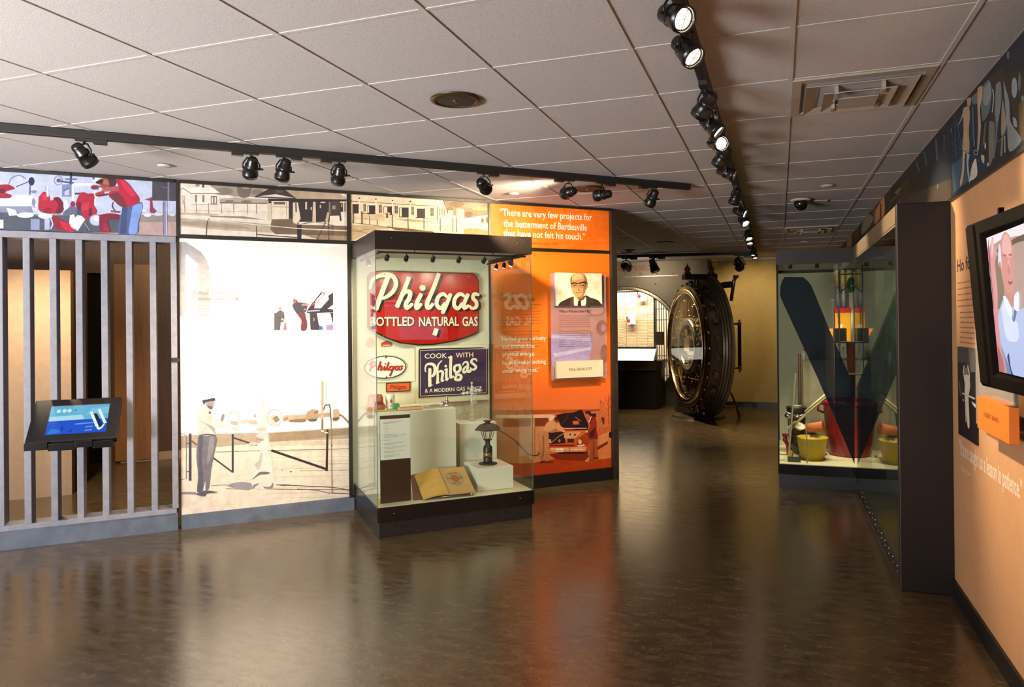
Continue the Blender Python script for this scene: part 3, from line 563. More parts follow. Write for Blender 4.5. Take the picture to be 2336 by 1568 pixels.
# ---- orange portrait panel with car photo
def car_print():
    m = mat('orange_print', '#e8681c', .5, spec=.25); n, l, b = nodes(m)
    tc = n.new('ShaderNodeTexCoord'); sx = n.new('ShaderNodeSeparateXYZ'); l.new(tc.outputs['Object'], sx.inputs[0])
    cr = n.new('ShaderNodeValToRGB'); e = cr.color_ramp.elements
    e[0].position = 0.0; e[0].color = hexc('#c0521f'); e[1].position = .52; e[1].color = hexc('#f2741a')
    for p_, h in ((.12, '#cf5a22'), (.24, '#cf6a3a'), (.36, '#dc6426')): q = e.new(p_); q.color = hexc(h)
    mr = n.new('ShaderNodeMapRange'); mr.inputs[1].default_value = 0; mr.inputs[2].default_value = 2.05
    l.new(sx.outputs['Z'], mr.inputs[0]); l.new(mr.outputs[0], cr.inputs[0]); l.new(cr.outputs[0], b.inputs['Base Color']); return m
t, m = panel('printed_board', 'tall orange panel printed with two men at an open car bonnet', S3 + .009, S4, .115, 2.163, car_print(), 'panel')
A = Art(m, FL, 0, (1220, 860, 6.27), (S3 + .009, S4, .115, 2.163), 1.0)
A.p('#a5461c', (-700, 540), (-640, 480), (930, 462), (930, 500), (-700, 560)).p('#c06038', (700, 490), (925, 470), (925, 372), (1000, 362), (1000, 500), (1085, 520), (1085, 690), (700, 690)).p('#7c3420', (700, 490), (930, 468), (930, 482), (700, 505)).r('#2c1a22', 806, 525, 878, 580).r('#5a2418', 950, 580, 995, 680).r('#8d3a1e', 935, 340, 952, 370)
for a in (((1058, 690), (1050, 260)), ((1050, 420), (1010, 310)), ((1052, 380), (1080, 290)), ((1054, 470), (1085, 400)), ((1050, 500), (1015, 440))): A.l('#8d3a1e', 8, *a)
A.p('#c9713f', (-700, 1060), (760, 1040), (1090, 860), (1090, 1180), (-700, 1300)).p('#a83a10', (-700, 1210), (300, 1180), (700, 1200), (1100, 1165), (1100, 1330), (-700, 1480)).p('#7a260a', (200, 1110), (330, 1085), (760, 1070), (780, 1185), (700, 1205), (300, 1185))
A.sp('#c08058', (-600, 560), (-440, 545), (250, 545), (300, 585), (220, 660), (120, 780), (120, 1200), (-560, 1190), (-640, 900)).p('#dcb897', (-560, 545), (250, 540), (295, 580), (215, 640), (190, 585), (-560, 590)).p('#7d341c', (0, 592), (188, 588), (212, 645), (180, 705), (0, 712)).p('#8d4424', (-460, 600), (-60, 592), (-60, 712), (-460, 720)).l('#8d4a2a', 8, (0, 720), (0, 1180)).l('#a05a36', 8, (60, 800), (60, 1180)).c('#3a1a12', 14, (-620, 700), (-300, 900), (-100, 1100), (30, 1125), (60, 1080)).p('#9a5030', (-640, 760), (-560, 640), (-520, 1180), (-640, 1180))
A.sp('#b06238', (880, 620), (950, 610), (970, 720), (890, 740)).p('#b4562c', (770, 900), (890, 760), (1000, 715), (1090, 705), (1090, 800), (1045, 930), (890, 1010), (770, 1060)).p('#c8794c', (880, 860), (1070, 780), (1045, 925), (890, 1000)).p('#6b260e', (890, 1000), (1045, 920), (1040, 960), (890, 1055)).e('#1f1014', 1080, 830, 22, 45)
A.sp('#241018', (298, 545), (430, 520), (560, 508), (640, 472), (680, 485), (712, 560), (755, 745), (400, 722), (350, 650)).p('#c4552c', (538, 632), (628, 630), (634, 680), (548, 685)).l('#a5603a', 10, (578, 576), (662, 636)).c('#5a2a26', 10, (360, 690), (450, 600), (480, 540)).l('#d9a888', 12, (440, 738), (740, 735)).l('#3a1618', 16, (400, 762), (760, 755))
A.p('#2a1218', (190, 800), (420, 780), (440, 950), (205, 965)).sp('#c58a60', (415, 800), (520, 790), (650, 792), (600, 860), (520, 885), (425, 880)).r('#3a1a18', 470, 885, 560, 940).r('#8d5a3a', 452, 880, 470, 945).e('#3a1a18', 505, 825, 12, 14).e('#3a1a18', 572, 830, 14, 14).e('#c98a5a', 215, 920, 18, 30).e('#a8704a', 350, 915, 16, 22)
A.sp('#96340f', (540, 970), (600, 860), (690, 790), (740, 790), (770, 860), (780, 950), (740, 1000), (600, 1000)).sp('#c9602c', (560, 950), (610, 860), (690, 800), (720, 800), (640, 870), (580, 970)).p('#a83c16', (205, 965), (560, 950), (780, 990), (760, 1070), (210, 1080)).l('#3a140c', 14, (225, 985), (560, 985)).o('#6e2810', 10, 640, 920, 40, 52).e('#d9a07a', 645, 930, 26, 34).p('#dcae90', (600, 985), (700, 965), (720, 985), (620, 1000))
A.sp('#cf8a5e', (215, 1015), (480, 1010), (720, 1000), (735, 1030), (700, 1075), (480, 1070), (230, 1075)).l('#e9c4a4', 8, (230, 1030), (480, 1030)).l('#e9c4a4', 8, (510, 1040), (680, 1040)).l('#7a3014', 8, (495, 1005), (500, 1075)).p('#e9cdbb', (306, 1022), (408, 1022), (408, 1075), (312, 1072)).l('#a05a40', 10, (325, 1055), (395, 1055)).p('#3a140c', (330, 1075), (740, 1068), (700, 1100), (340, 1100))
A.l('#b9784a', 10, (225, 950), (330, 860), (440, 790))
A.sp('#c68b5e', (115, 770), (165, 665), (230, 625), (290, 640), (350, 680), (430, 770), (415, 795), (330, 760), (290, 740), (200, 792)).sp('#a86c42', (190, 790), (280, 745), (340, 765), (300, 790), (240, 800)).e('#7a2c1e', 312, 618, 30, 36).sp('#3a1420', (270, 590), (300, 575), (340, 600), (345, 620), (300, 612))
A.sp('#b0764c', (110, 780), (190, 795), (198, 1000), (205, 1190), (140, 1205), (130, 1030), (100, 1195), (75, 1190), (78, 980)).sp('#8d5632', (105, 850), (125, 850), (135, 1060), (110, 1190), (92, 1180), (115, 1000)).sp('#6e2a12', (135, 1205), (250, 1205), (260, 1222), (140, 1225)).sp('#4a1a0c', (70, 1215), (130, 1205), (130, 1225), (75, 1232))
A.sp('#712012', (790, 560), (850, 575), (880, 640), (882, 760), (895, 890), (790, 905), (745, 810), (735, 800), (790, 730), (775, 640)).sp('#471018', (790, 780), (860, 700), (840, 850), (785, 860)).sp('#8a2a18', (830, 600), (865, 620), (870, 700), (790, 790), (760, 770)).p('#e9c9b0', (792, 575), (812, 560), (782, 650), (770, 650)).sp('#b0583a', (730, 530), (780, 545), (785, 590), (750, 600), (722, 570)).sp('#3a1018', (720, 500), (755, 486), (795, 500), (805, 545), (785, 560), (765, 530), (725, 530)).e('#d9a080', 738, 785, 18, 14)
A.sp('#984626', (785, 900), (885, 895), (892, 1020), (900, 1150), (845, 1165), (835, 1180), (778, 1180), (785, 1030)).sp('#7a3018', (830, 920), (850, 920), (850, 1150), (830, 1170)).sp('#c9835c', (715, 1200), (770, 1150), (775, 1195), (760, 1215), (720, 1215)).sp('#5a1a0c', (850, 1160), (902, 1150), (905, 1172), (845, 1178))
t.part('printed_face', m)
m = MB(); A = Art(m, FL, 0, (0, 0, 1))
for s_, a, b in (('\u201cHe had great curiosity', (1140, 777), (1245, 777)), ('and tremendous', (1146, 795), (1219, 794)), ('physical energy,', (1146, 813), (1219, 811)), ('he believed in looking', (1146, 832), (1245, 830)), ('under every rock.\u201d', (1146, 850), (1231, 849))):
    writep(m, s_, A, a, b, 9.5, WT, .012); t.part('quotation_line', m); m = MB()
m = MB(); GT = mat('dark_orange_lettering', '#a0561f', .6)
for s_, a, b in (('Leading the Way', (1138, 674), (1199, 674)), ('in Natural Gas Liquids', (1138, 686), (1219, 686))): writep(m, s_, A, a, b, 7, GT, .012); t.part('heading_line', m); m = MB()
a = onplane(FL, 0, 1140, 696); b = onplane(FL, 0, 1235, 696)
greek(m, FL, -.004, a[0], b[0], a[1], 8, .028, .0055, GT, 8); t.part('paragraph', m); m = MB(); greek(m, FL, -.004, a[0] + .03, b[0], a[1] - .24, 7, .028, .0055, GT, 9)
t.part('paragraph', m)
# ---- clear sheet with biography, portrait board and name board standing off it
x0, z1 = onplane(FL, -.04, 1255, 624); x1, z0 = onplane(FL, -.04, 1384, 862)
t = Thing('biography_sheet', 'clear pinkish acrylic sheet with biography text on the orange panel', 'sign', FL, ((x0 + x1) / 2, 0, z0))
SHEET = thin_glass('pink_acrylic', (.93, .82, .84, 1), .05, .02, .36, (.62, .42, .42, 1))
m = MB(); m.box((x0, -.046, z0), (x1, -.04, z1), SHEET); t.part('sheet', m)
m = MB()
for x in (x0 + .03, x1 - .03):
    for z in (z0 + .04, z1 - .04): m.cyl((x, -.04, z), (x, -.0005, z), .008, mt=STEEL, n=10)
t.part('standoffs', m)
m = MB(); A = Art(m, FL, -.0465, (1250, 610, 5.807), (x0, x1, z0, z1), .75)
A.sp('#b7a3d6', (42, 880), (300, 880), (515, 895), (525, 840), (570, 930), (582, 1020), (560, 1150), (520, 1260), (300, 1340), (110, 1330), (50, 1270)).p('#cbbde6', (45, 900), (560, 930), (575, 980), (45, 940)).p('#d5caec', (60, 1140), (560, 1060), (575, 1090), (100, 1190)).e('#9d6a62', 710, 800, 70, 98).e('#b98fa6', 735, 800, 34, 50).e('#9a6a64', 750, 1140, 52, 120).o('#a8746c', 26, 640, 560, 110, 80)
t.part('printed_swirl', m)
m = MB(); A = Art(m, FL, -.0475, (0, 0, 1)); DT = mat('dark_brown_lettering', '#4a2a22', .6)
writep(m, '"Mile-a-Minute Idea Man"', A, (1274, 713), (1350, 713), 6, DT, .0); t.part('heading_line', m); m = MB()
T_ = ['He was a basketball star. He invented the LP gas business.', 'He cleared out patents. He became the pride of all', 'friends. He loved fun. He established Philtown, the', 'company\u2019s first employee magazine. He was Phillips\u2019', 'third president and vice chairman of the board. He', 'even had a ship named after him, the "Paul Endacott."', '', 'One joined his wide-ranging team at Phillips after a', 'spring in Phillips\u2019 first year invited to lead an effort', 'seeking uses for light petroleum gas. As vice president', 'of sales he launched the LP gas business. He went on to', 'be in charge of natural gasoline. Phillips became the', 'world\u2019s largest producer of natural gas liquids, and', 'as its president he served the company for years', 'in Bartlesville, where the town honored his work.']
for i, s_ in enumerate(T_):
    if s_: writep(m, s_, A, (1275, 721.5 + i * 4.95), (1275 + 76 * min(1, len(s_) / 54), 721.5 + i * 4.95), 2.2, DT, 0, res=1)
    else: t.part('paragraph', m); m = MB()
t.part('paragraph', m)
m = MB(); a0, b1 = onplane(FL, -.075, 1268.5, 622); a1, b0 = onplane(FL, -.075, 1373.5, 698)
m.box((a0, -.075, b0), (a1, -.0475, b1), mat('board_edge', '#e8dcc6', .6))
A = Art(m, FL, -.075, (1250, 610, 5.807), (a0, a1, b0, b1), .95)
A.r('#f3dfc6', 0, 0, 871, 700).sp('#33271f', (120, 560), (150, 480), (220, 435), (340, 388), (400, 420), (500, 372), (560, 400), (650, 430), (700, 480), (720, 560)).sp('#5a3322', (300, 410), (345, 395), (352, 510), (300, 520)).sp('#ecdcc2', (343, 385), (400, 425), (450, 440), (500, 395), (490, 520), (358, 520)).p('#241c18', (398, 455), (436, 455), (442, 530), (392, 530)).sp('#241c18', (400, 445), (420, 438), (440, 446), (430, 470), (405, 470))
A.sp('#c3925f', (297, 150), (320, 105), (380, 72), (430, 70), (485, 95), (512, 150), (512, 225), (505, 300), (480, 370), (435, 412), (390, 405), (340, 360), (308, 285), (298, 210)).sp('#9a6c3e', (470, 90), (512, 150), (514, 240), (500, 310), (470, 380), (430, 420), (380, 400), (430, 385), (460, 330), (475, 230), (480, 150)).sp('#e0b583', (320, 120), (380, 84), (440, 90), (450, 150), (380, 170), (320, 170)).sp('#6d4a2c', (298, 150), (312, 120), (310, 190), (300, 220)).sp('#7a522f', (500, 130), (518, 180), (520, 230), (508, 230)).sp('#b07d4d', (512, 215), (528, 215), (522, 275), (508, 285)).sp('#5d3d25', (385, 405), (430, 425), (500, 370), (480, 420), (440, 440), (400, 425))
A.sp('#5d3a22', (325, 238), (352, 228), (374, 240), (352, 250)).sp('#4e311d', (432, 240), (462, 228), (486, 238), (462, 250)).c('#3a281c', 10, (318, 228), (345, 210), (380, 216)).c('#3a281c', 10, (425, 214), (460, 204), (500, 216)).o('#4a3424', 6, 347, 240, 34, 26).o('#4a3424', 6, 460, 236, 40, 28).c('#3a281c', 14, (303, 218), (340, 206), (400, 214), (430, 206), (480, 194), (524, 214)).c('#8f6236', 9, (412, 235), (402, 290), (412, 306), (435, 300)).c('#6f452a', 8, (365, 335), (400, 340), (452, 328)).c('#a5744a', 6, (350, 310), (362, 350)).c('#8f6236', 6, (465, 300), (470, 345))
t.part('portrait_board', m, label='raised photo of bald man in glasses, suit and tie')
m = MB(); a0, b1 = onplane(FL, -.08, 1269.5, 825); a1, b0 = onplane(FL, -.08, 1376, 859)
m.box((a0, -.08, b0), (a1, -.0475, b1), mat('cream_board', '#dcc8ac', .6))
nb = t.part('name_board', m, label='cream name board in dark capitals')
m = MB(); A = Art(m, FL, -.0805 + .004, (0, 0, 1)); writep(m, 'PAUL ENDACOTT', A, (1298, 846), (1350, 845), 6, DT, .008); t.part('lettering', m, parent=nb)

# ---- slat screen below the colour mural
t = Thing('slat_screen', 'grey metal screen of upright slats behind the touch screen desk', 'screen', FL, (-1.0, 0, 0))
m = MB(); m.box((SM, -.03, 2.125), (S1 - .012, .12, 2.172), GREY); t.part('top_rail', m, bevel=.003)
m = MB(); m.box((SM, -.03, .128), (S1 - .02, .12, .165), GREY); t.part('bottom_rail', m, bevel=.003)
m = MB(); m.box((SM, -.02, 0), (S1 - .012, .10, .128), KICK); t.part('kick_plate', m)
for i in range(16):
    s_ = -.354 - .1535 * i
    if s_ < SM: break
    m = MB(); m.box((s_ - .0205, -.022, .16), (s_ + .0205, .115, 2.13), GREY); t.part('slat', m, bevel=.003)
m = MB(); m.box((-.238, -.035, .165), (-.198, .12, 1.245), GREY); m.box((-.238, -.035, 1.275), (-.198, .12, 2.125), GREY); t.part('end_post', m, bevel=.003)
m = MB(); m.box((-.236, -.045, 1.245), (-.185, .10, 1.275), BLKM); t.part('latch', m)
# ================================================================== glass display case on the mural wall
C0, C1, CDp = 1.078, 2.291, .905
DK = .218                                            # deck height
t = Thing('display_case', 'free-standing glass display case with dark bronze top and base', 'display case', FL, ((C0 + C1) / 2, -CDp / 2, 0))
m = MB(); m.box((C0 + .012, -CDp + .012, 0), (C1 - .012, -.03, .108), BLK); t.part('plinth', m, bevel=.003)
m = MB(); m.box((C0, -CDp, .108), (C1, -.02, DK - .004), BLKG); t.part('base_band', m, bevel=.003)
m = MB(); m.box((C0 + .012, -CDp + .012, DK - .004), (C1 - .012, -.02, DK), mat('cream_deck', '#d9cfb0', .55)); t.part('deck', m)
m = MB()
for i, (x, z) in enumerate(((C0 + .12, .165), (C1 - .12, .165), (C0 + .12, 2.12), (C1 - .12, 2.12))): m.ball((x, -CDp - .001, z), .005, CHROME, 8)
t.part('rivet', m)
m = MB()
m.box((C0, -CDp, 2.04), (C1, -CDp + .015, 2.172), BRON); m.box((C0, -CDp + .015, 2.04), (C0 + .015, -.02, 2.172), BRON); m.box((C1 - .015, -CDp + .015, 2.04), (C1, -.02, 2.172), BRON)
m.box((C0 + .015, -CDp + .015, 2.155), (C1 - .015, -.02, 2.17), BRON); t.part('header', m)
m = MB(); m.box((C0 + .016, -CDp + .016, 2.062), (C1 - .016, -.021, 2.07), mat('light_soffit', '#b9b4a4', .5)); t.part('soffit', m)
m = MB(); m.box((C0 + .004, -CDp + .003, DK), (C1 - .004, -CDp + .009, 2.045), GLASS); t.part('front_glass', m)
EDGE = mat('glass_edge', '#5f7268', .2)
for nm, x in (('side_glass', C0 + .003), ('side_glass', C1 - .009)):
    m = MB(); m.box((x, -CDp + .012, DK), (x + .006, -.02, 2.045), GLASS)
    m.box((x, -CDp + .010, DK), (x + .0055, -CDp + .0118, 2.045), EDGE); t.part(nm, m)
m = MB(); m.box((C0 + .03, -CDp + .05, 2.018), (C1 - .03, -CDp + .062, 2.03), BLKM); m.box((C1 - .062, -CDp + .062, 2.018), (C1 - .05, -.08, 2.03), BLKM); m.box((C0 + .05, -CDp + .062, 2.018), (C0 + .062, -.08, 2.03), BLKM)
for x, y in ((C0 + .3, -CDp + .056), (C1 - .3, -CDp + .056), (C1 - .056, -.3), (C0 + .056, -.3)): m.cyl((x, y, 2.03), (x, y, 2.062), .004, mt=BLKM, n=8)
t.part('lamp_rail', m)
LENS = mat('lamp_lens', '#fff4dd', .3, emit=(1, .86, .62, 1), es=14)
def mini(x, y, aim, label, grp, e=3.0, fr=FL, zr=2.0175, size=1.0):
    t = Thing('mini_spotlight', label, 'spotlight', fr, (x, y, zr), grp)
    d = (Vector(aim) - Vector((x, y, zr - .03))).normalized(); p = Vector((x, y, zr - .03))
    m = MB(); m.cyl((x, y, zr), (x, y, zr - .022), .004, mt=BLKM, n=8); m.tube([(x - .016, y, zr - .034), (x - .016, y, zr - .02), (x + .016, y, zr - .02), (x + .016, y, zr - .034)], .0025, BLKM, 6); t.part('stem', m)
    m = MB(); m.lathe([(.0, -.022), (.010, -.02), (.013, -.008), (.013, .004), (.017, .012), (.018, .026), (.016, .026)], BLKG, o=p, axis=d, n=14); t.part('can', m)
    m = MB(); m.cyl(p + d * .022, p + d * .024, .0155, mt=LENS, n=14); t.part('lens', m)
    if e:
        L = light('mini_beam', 'SPOT', p + d * .034 - t.base, e, TUNG, parent=t.o, spot_size=R(75), spot_blend=.8, shadow_soft_size=.012)
        L.rotation_euler = d.to_track_quat('-Z', 'Y').to_euler()
G_ = 'mini spotlights on the case rail'
ord_ = ['first', 'second', 'third', 'fourth', 'fifth', 'sixth', 'seventh', 'eighth', 'ninth', 'tenth', 'eleventh', 'twelfth', 'thirteenth', 'fourteenth', 'fifteenth', 'sixteenth']
for i, x in enumerate((C0 + .10, C0 + .24, C0 + .44, C0 + .64, C0 + .84, C0 + 1.06)):
    mini(x, -CDp + .056, (x, -.03, 1.55 - .1 * (i % 2)), 'mini black spotlight, %s from the mural side on the front rail of the case' % ord_[i], G_, 8)
for i, (y, a) in enumerate(((-.30, (1.6, -.45, .3)), (-.47, (1.9, -.4, .4)), (-.63, (1.5, -.6, .3)))):
    mini(C1 - .056, y, a, 'mini black spotlight, %s from the wall on the side rail near the orange panel' % ord_[i], G_, 10)
mini(C0 + .056, -.40, (1.5, -.55, .4), 'mini black spotlight on the side rail near the gas well panel', G_, 10)

# ---- signs on the backing panel
def sign_board(name, label, out, y0, y1, face, edge=None):
    xs = [p[0] for p in out]; zs = [p[1] for p in out]
    t = Thing(name, label, 'sign', FL, ((min(xs) + max(xs)) / 2, y1, min(zs))); m = MB(); m.prism(out, y0, y1, face); t.part('plate', m); return t
RED = noisy('red_enamel', '#a01008', '#b2160b', 9, .22, spec=.6)
CRM = mat('cream_enamel', '#e6dcc0', .35); BKE = mat('black_enamel', '#17110f', .3)
yS = -.045
crop = (780, 500, 4.126)
def PX(y, *pts): return [onplane(FL, y, crop[0] + u / crop[2], crop[1] + v / crop[2]) for u, v in pts]
OUT = [(252, 540), (285, 505), (360, 495), (800, 508), (1225, 518), (1262, 545), (1284, 590), (1284, 1052), (1220, 1088), (1060, 1140), (880, 1172), (720, 1178), (560, 1160), (420, 1110), (330, 1062), (252, 1020)]
OUT2 = [(245, 535), (280, 496), (360, 486), (800, 498), (1232, 509), (1270, 538), (1292, 586), (1292, 1058), (1225, 1097), (1062, 1152), (880, 1184), (720, 1190), (556, 1172), (415, 1121), (322, 1072), (245, 1028)]
t = sign_board('gas_sign', 'big red arched-bottom bottled gas sign, topmost in the case', PX(yS, *OUT2)[::-1], yS, -.0005, BKE)
m = MB(); A = Art(m, FL, yS, crop)
A.p(RED, *OUT)
def script(A, strokes, mt):
    for wd, pts in strokes:
        q = smooth(pts, 6); n = len(q); ws = wd if isinstance(wd, list) else [wd, wd]; W = []
        for i in range(n): f = i * (len(ws) - 1) / (n - 1); k = min(int(f), len(ws) - 2); W.append(ws[k] + (ws[k + 1] - ws[k]) * (f - k))
        polys = [ribbon([q[i], q[i + 1]], [W[i], W[i + 1]])[0] for i in range(n - 1)]
        polys += [[(q[i][0] + W[i] / 2 * math.cos(a), q[i][1] + W[i] / 2 * math.sin(a)) for a in (2 * math.pi * t_ / 14 for t_ in range(14))] for i in range(1, n - 1)]
        A.sub = 4e-6; A.put(polys, mt); A.sub = 0.0; A.n += int(len(polys) * 4e-6 / A.step) + 1
BIG = [(58, [(432, 545), (395, 640), (345, 775), (318, 850)]), ([30, 46, 52, 52, 46, 26], [(262, 660), (290, 570), (370, 530), (470, 535), (508, 600), (480, 680), (410, 738), (345, 748)]),
       (52, [(632, 545), (575, 690), (515, 830)]), ([34, 50, 52, 48, 40], [(540, 770), (590, 690), (640, 690), (632, 745), (600, 800), (612, 838), (660, 800)]),
       ([48, 50, 40], [(745, 705), (700, 800), (705, 838), (745, 800)]), ([48, 52, 40], [(912, 512), (860, 650), (800, 795), (815, 838), (855, 800)]),
       ([36, 46, 46, 46, 36], [(985, 730), (950, 705), (905, 735), (890, 800), (925, 840), (970, 790)]), (46, [(1022, 705), (985, 800), (945, 885)]), (52, [(890, 1030), (868, 1095)]),
       ([36, 46, 46, 46, 36], [(1150, 725), (1110, 705), (1065, 745), (1055, 810), (1090, 842), (1135, 790)]), ([46, 46, 36], [(1185, 708), (1150, 790), (1150, 838), (1190, 815)]),
       ([34, 44, 46, 40, 30], [(1284, 715), (1245, 705), (1232, 745), (1262, 780), (1262, 825), (1225, 842), (1200, 820)])]
BIG = [([w_ * .80 for w_ in wd] if isinstance(wd, list) else wd * .80, p) for wd, p in BIG]
script(A, [(wd, [(u + 26, v + 14) for u, v in p]) for wd, p in BIG], BKE); A.e(BKE, 778, 668, 30, 28)
script(A, BIG, CRM); A.e(CRM, 758, 648, 30, 27)
A2 = Art(m, FL, yS - .0055, crop)
for mt, dx, dy, dd in ((BKE, 5, 4, 0), (CRM, 0, 0, .0006)):
    A2.y = yS - .0055 - dd
    for s_, a, b in (('BOTTLED', (268, 1005), (680, 1005)), ('NATURAL', (724, 1005), (1100, 1005)), ('GAS', (1132, 1005), (1278, 1005))):
        q0 = (crop[0] + (a[0] + dx) / crop[2], crop[1] + (a[1] + dy) / crop[2]); q1 = (crop[0] + (b[0] + dx) / crop[2], crop[1] + (b[1] + dy) / crop[2])
        writep(m, s_, A2, q0, q1, 83 / crop[2], mt, .02)
for u, v in ((392, 1100), (1175, 1098), (400, 520), (1190, 545)): A.e(STEEL, u, v, 8, 8)
t.part('enamel_face', m)
# oval sign
yS = -.03
oc = onplane(FL, yS, 879.5, 838); ow = (onplane(FL, yS, 927, 838)[0] - onplane(FL, yS, 832, 838)[0]) / 2; oh = (onplane(FL, yS, 880, 812)[1] - onplane(FL, yS, 880, 864.5)[1]) / 2
def ov(k, n=40): return [(oc[0] + (ow * k) * math.cos(2 * math.pi * i / n), oc[1] + (oh - ow * (1 - k)) * math.sin(2 * math.pi * i / n)) for i in range(n)]
t = Thing('oval_gas_sign', 'white oval gas sign with red script and black rim', 'sign', FL, (oc[0], -.0122, oc[1] - oh))
m = MB(); m.prism(ov(1.0), yS, -.0122, BKE); t.part('rim', m)
m = MB(); m.add([(x, yS - .0006, z) for x, z in ov(.955)], [list(range(40))], mat('white_porcelain', '#dfe0d6', .3))
A = Art(m, FL, yS - .0008, crop); RS = mat('red_script', '#b3201a', .35)
OVS = [(15, [(285, 1355), (268, 1400), (258, 1432)]), (13, [(252, 1372), (275, 1345), (312, 1348), (312, 1378), (275, 1396)]), (15, [(365, 1340), (345, 1390), (338, 1420)]), (13, [(345, 1395), (365, 1380), (372, 1392), (362, 1420), (378, 1412)]), (13, [(402, 1385), (390, 1412), (402, 1418), (412, 1408)]), (14, [(440, 1345), (418, 1405), (428, 1418), (440, 1405)]),
       (12, [(478, 1388), (452, 1390), (445, 1415), (462, 1420), (478, 1405)]), (14, [(490, 1382), (470, 1430), (448, 1476)]), (12, [(530, 1386), (505, 1388), (498, 1412), (512, 1418), (528, 1402)]), (13, [(538, 1383), (524, 1412), (536, 1417)]), (11, [(572, 1383), (552, 1385), (562, 1402), (550, 1416), (538, 1408)])]
script(A, [(wd, [(u + 5, v + 4) for u, v in p]) for wd, p in OVS], mat('dark_script', '#3a1512', .35)); script(A, OVS, RS); A.e(RS, 408, 1362, 8, 7)
for u, v in ((415, 1302), (418, 1488)): A.e(BKE, u, v, 8, 7)
t.part('enamel_face', m)
a = onplane(FL, -.012, 862, 797); b = onplane(FL, -.012, 946, 869); m = MB(); m.box((a[0] - .06, -.012, b[1]), (b[0], -.0005, a[1]), mat('pale_card', '#d8d4bf', .6))
solo('pale_board', 'pale rectangular board on the wall behind the oval sign', 'board', FL, ((a[0] + b[0]) / 2, -.0005, b[1]), m)
# small orange strip sign
a = onplane(FL, -.012, 881, 874); b = onplane(FL, -.012, 936.5, 893)
t = Thing('orange_gas_sign', 'small orange strip sign with dark script above the white cup', 'sign', FL, ((a[0] + b[0]) / 2, -.0005, b[1])); m = MB(); m.box((a[0], -.012, b[1]), (b[0], -.0005, a[1]), BKE)
m.box((a[0] + .008, -.0126, b[1] + .008), (b[0] - .008, -.012, a[1] - .008), mat('orange_enamel', '#d2571c', .35)); t.part('plate', m)
m = MB(); write(m, 'Philgas', a[0] + .03, b[1] + .026, .032, mat('dark_script2', '#3a160c', .4), -.0132, b[0] - a[0] - .07, .014, slant=.28); t.part('lettering', m)
# tiny red sign and red crest
a = onplane(FL, -.01, 870, 783); b = onplane(FL, -.01, 893, 790)
m = MB(); pts = [(a[0], a[1]), (a[0], b[1]), (b[0], b[1]), (b[0], a[1]), ((a[0] + b[0]) / 2, a[1] + .02)]; m.prism(pts, -.01, -.0005, mat('dull_red', '#a8442c', .4))
A = Art(m, FL, -.0101, (0, 0, 1)); A.l('#e0b8a0', 2.2, (873, 788), (890, 788)); solo('badge', 'tiny red house-shaped badge under the arch of the red sign', 'badge', FL, ((a[0] + b[0]) / 2, -.0005, b[1]), m)
m = MB(); pts = PX(-.01, (268, 1108), (308, 1150), (310, 1195), (262, 1212), (226, 1195), (232, 1150)); m.prism(pts[::-1], -.01, -.0005, mat('faded_red', '#c98a70', .5)); a = pts[3]
solo('crest', 'faded red pointed crest on the backing panel left of the tiny badge', 'badge', FL, (a[0], -.0005, a[1]), m)
# blue sign
crop = (940, 780, 11.2)
yS = -.04
pts = [onplane(FL, yS, 940 + u / 11.2, 780 + v / 11.2) for u, v in ((172, 1435), (172, 225), (205, 180), (700, 165), (1500, 150), (1760, 140), (1880, 165), (1940, 185), (1940, 1340))]
t = Thing('cooking_gas_sign', 'dark blue gas range sign with cream lettering in a cream frame', 'sign', FL, ((pts[0][0] + pts[-1][0]) / 2, -.0005, pts[0][1]))
f0 = onplane(FL, -.03, 949, 790); f1 = onplane(FL, -.03, 1116, 912)
m = MB(); m.box((f0[0], -.03, f1[1]), (min(f1[0], S3 - .012), -.0005, f0[1]), mat('cream_backboard', '#d9d0b2', .6)); t.part('frame', m)
m = MB(); m.prism(pts[::-1], yS, -.0305, BKE); t.part('plate', m)
m = MB(); A = Art(m, FL, yS, crop); NAVY = mat('navy_enamel', '#191a44', .25, spec=.6)
A.p(NAVY, (215, 1385), (215, 225), (1900, 175), (1900, 1300)).l(CRM, 12, (210, 1390), (210, 222), (1898, 172), (1898, 1302), (210, 1390))
BL = [(84, [(455, 690), (450, 900), (455, 1140)]), ([30, 40, 60, 84, 84, 60], [(350, 775), (335, 690), (370, 590), (470, 565), (560, 600), (590, 700), (570, 820), (515, 880)]),
      ([26, 50, 72], [(765, 478), (680, 570), (650, 680), (655, 900), (650, 1060)]), ([44, 66, 72, 60, 34], [(690, 770), (740, 750), (785, 790), (770, 900), (760, 1000), (815, 980)]),
      ([66, 66, 40], [(880, 690), (875, 850), (880, 970), (930, 930)]), ([68, 72, 72, 44], [(995, 370), (985, 550), (980, 800), (990, 910), (1060, 880)]), (36, [(920, 410), (980, 390)]), (30, [(820, 720), (880, 700)]),
      ([60, 70, 62, 70, 60], [(1160, 590), (1085, 640), (1085, 740), (1150, 780), (1225, 720), (1220, 620), (1160, 590)]), (30, [(1205, 600), (1222, 555)]), ([40, 62, 74, 72, 60, 40], [(1125, 790), (1120, 840), (1220, 850), (1255, 900), (1210, 970), (1110, 965), (1100, 910), (1140, 900)]),
      ([32, 54, 70, 70], [(1290, 600), (1330, 530), (1400, 520), (1425, 590), (1410, 740), (1460, 760), (1490, 730)]), ([44, 62, 60, 40], [(1400, 620), (1320, 690), (1310, 770), (1350, 780), (1400, 730)]),
      ([34, 50, 66, 70, 54, 30], [(1650, 500), (1620, 440), (1540, 455), (1510, 520), (1590, 590), (1630, 650), (1580, 710), (1520, 700), (1480, 660)])]
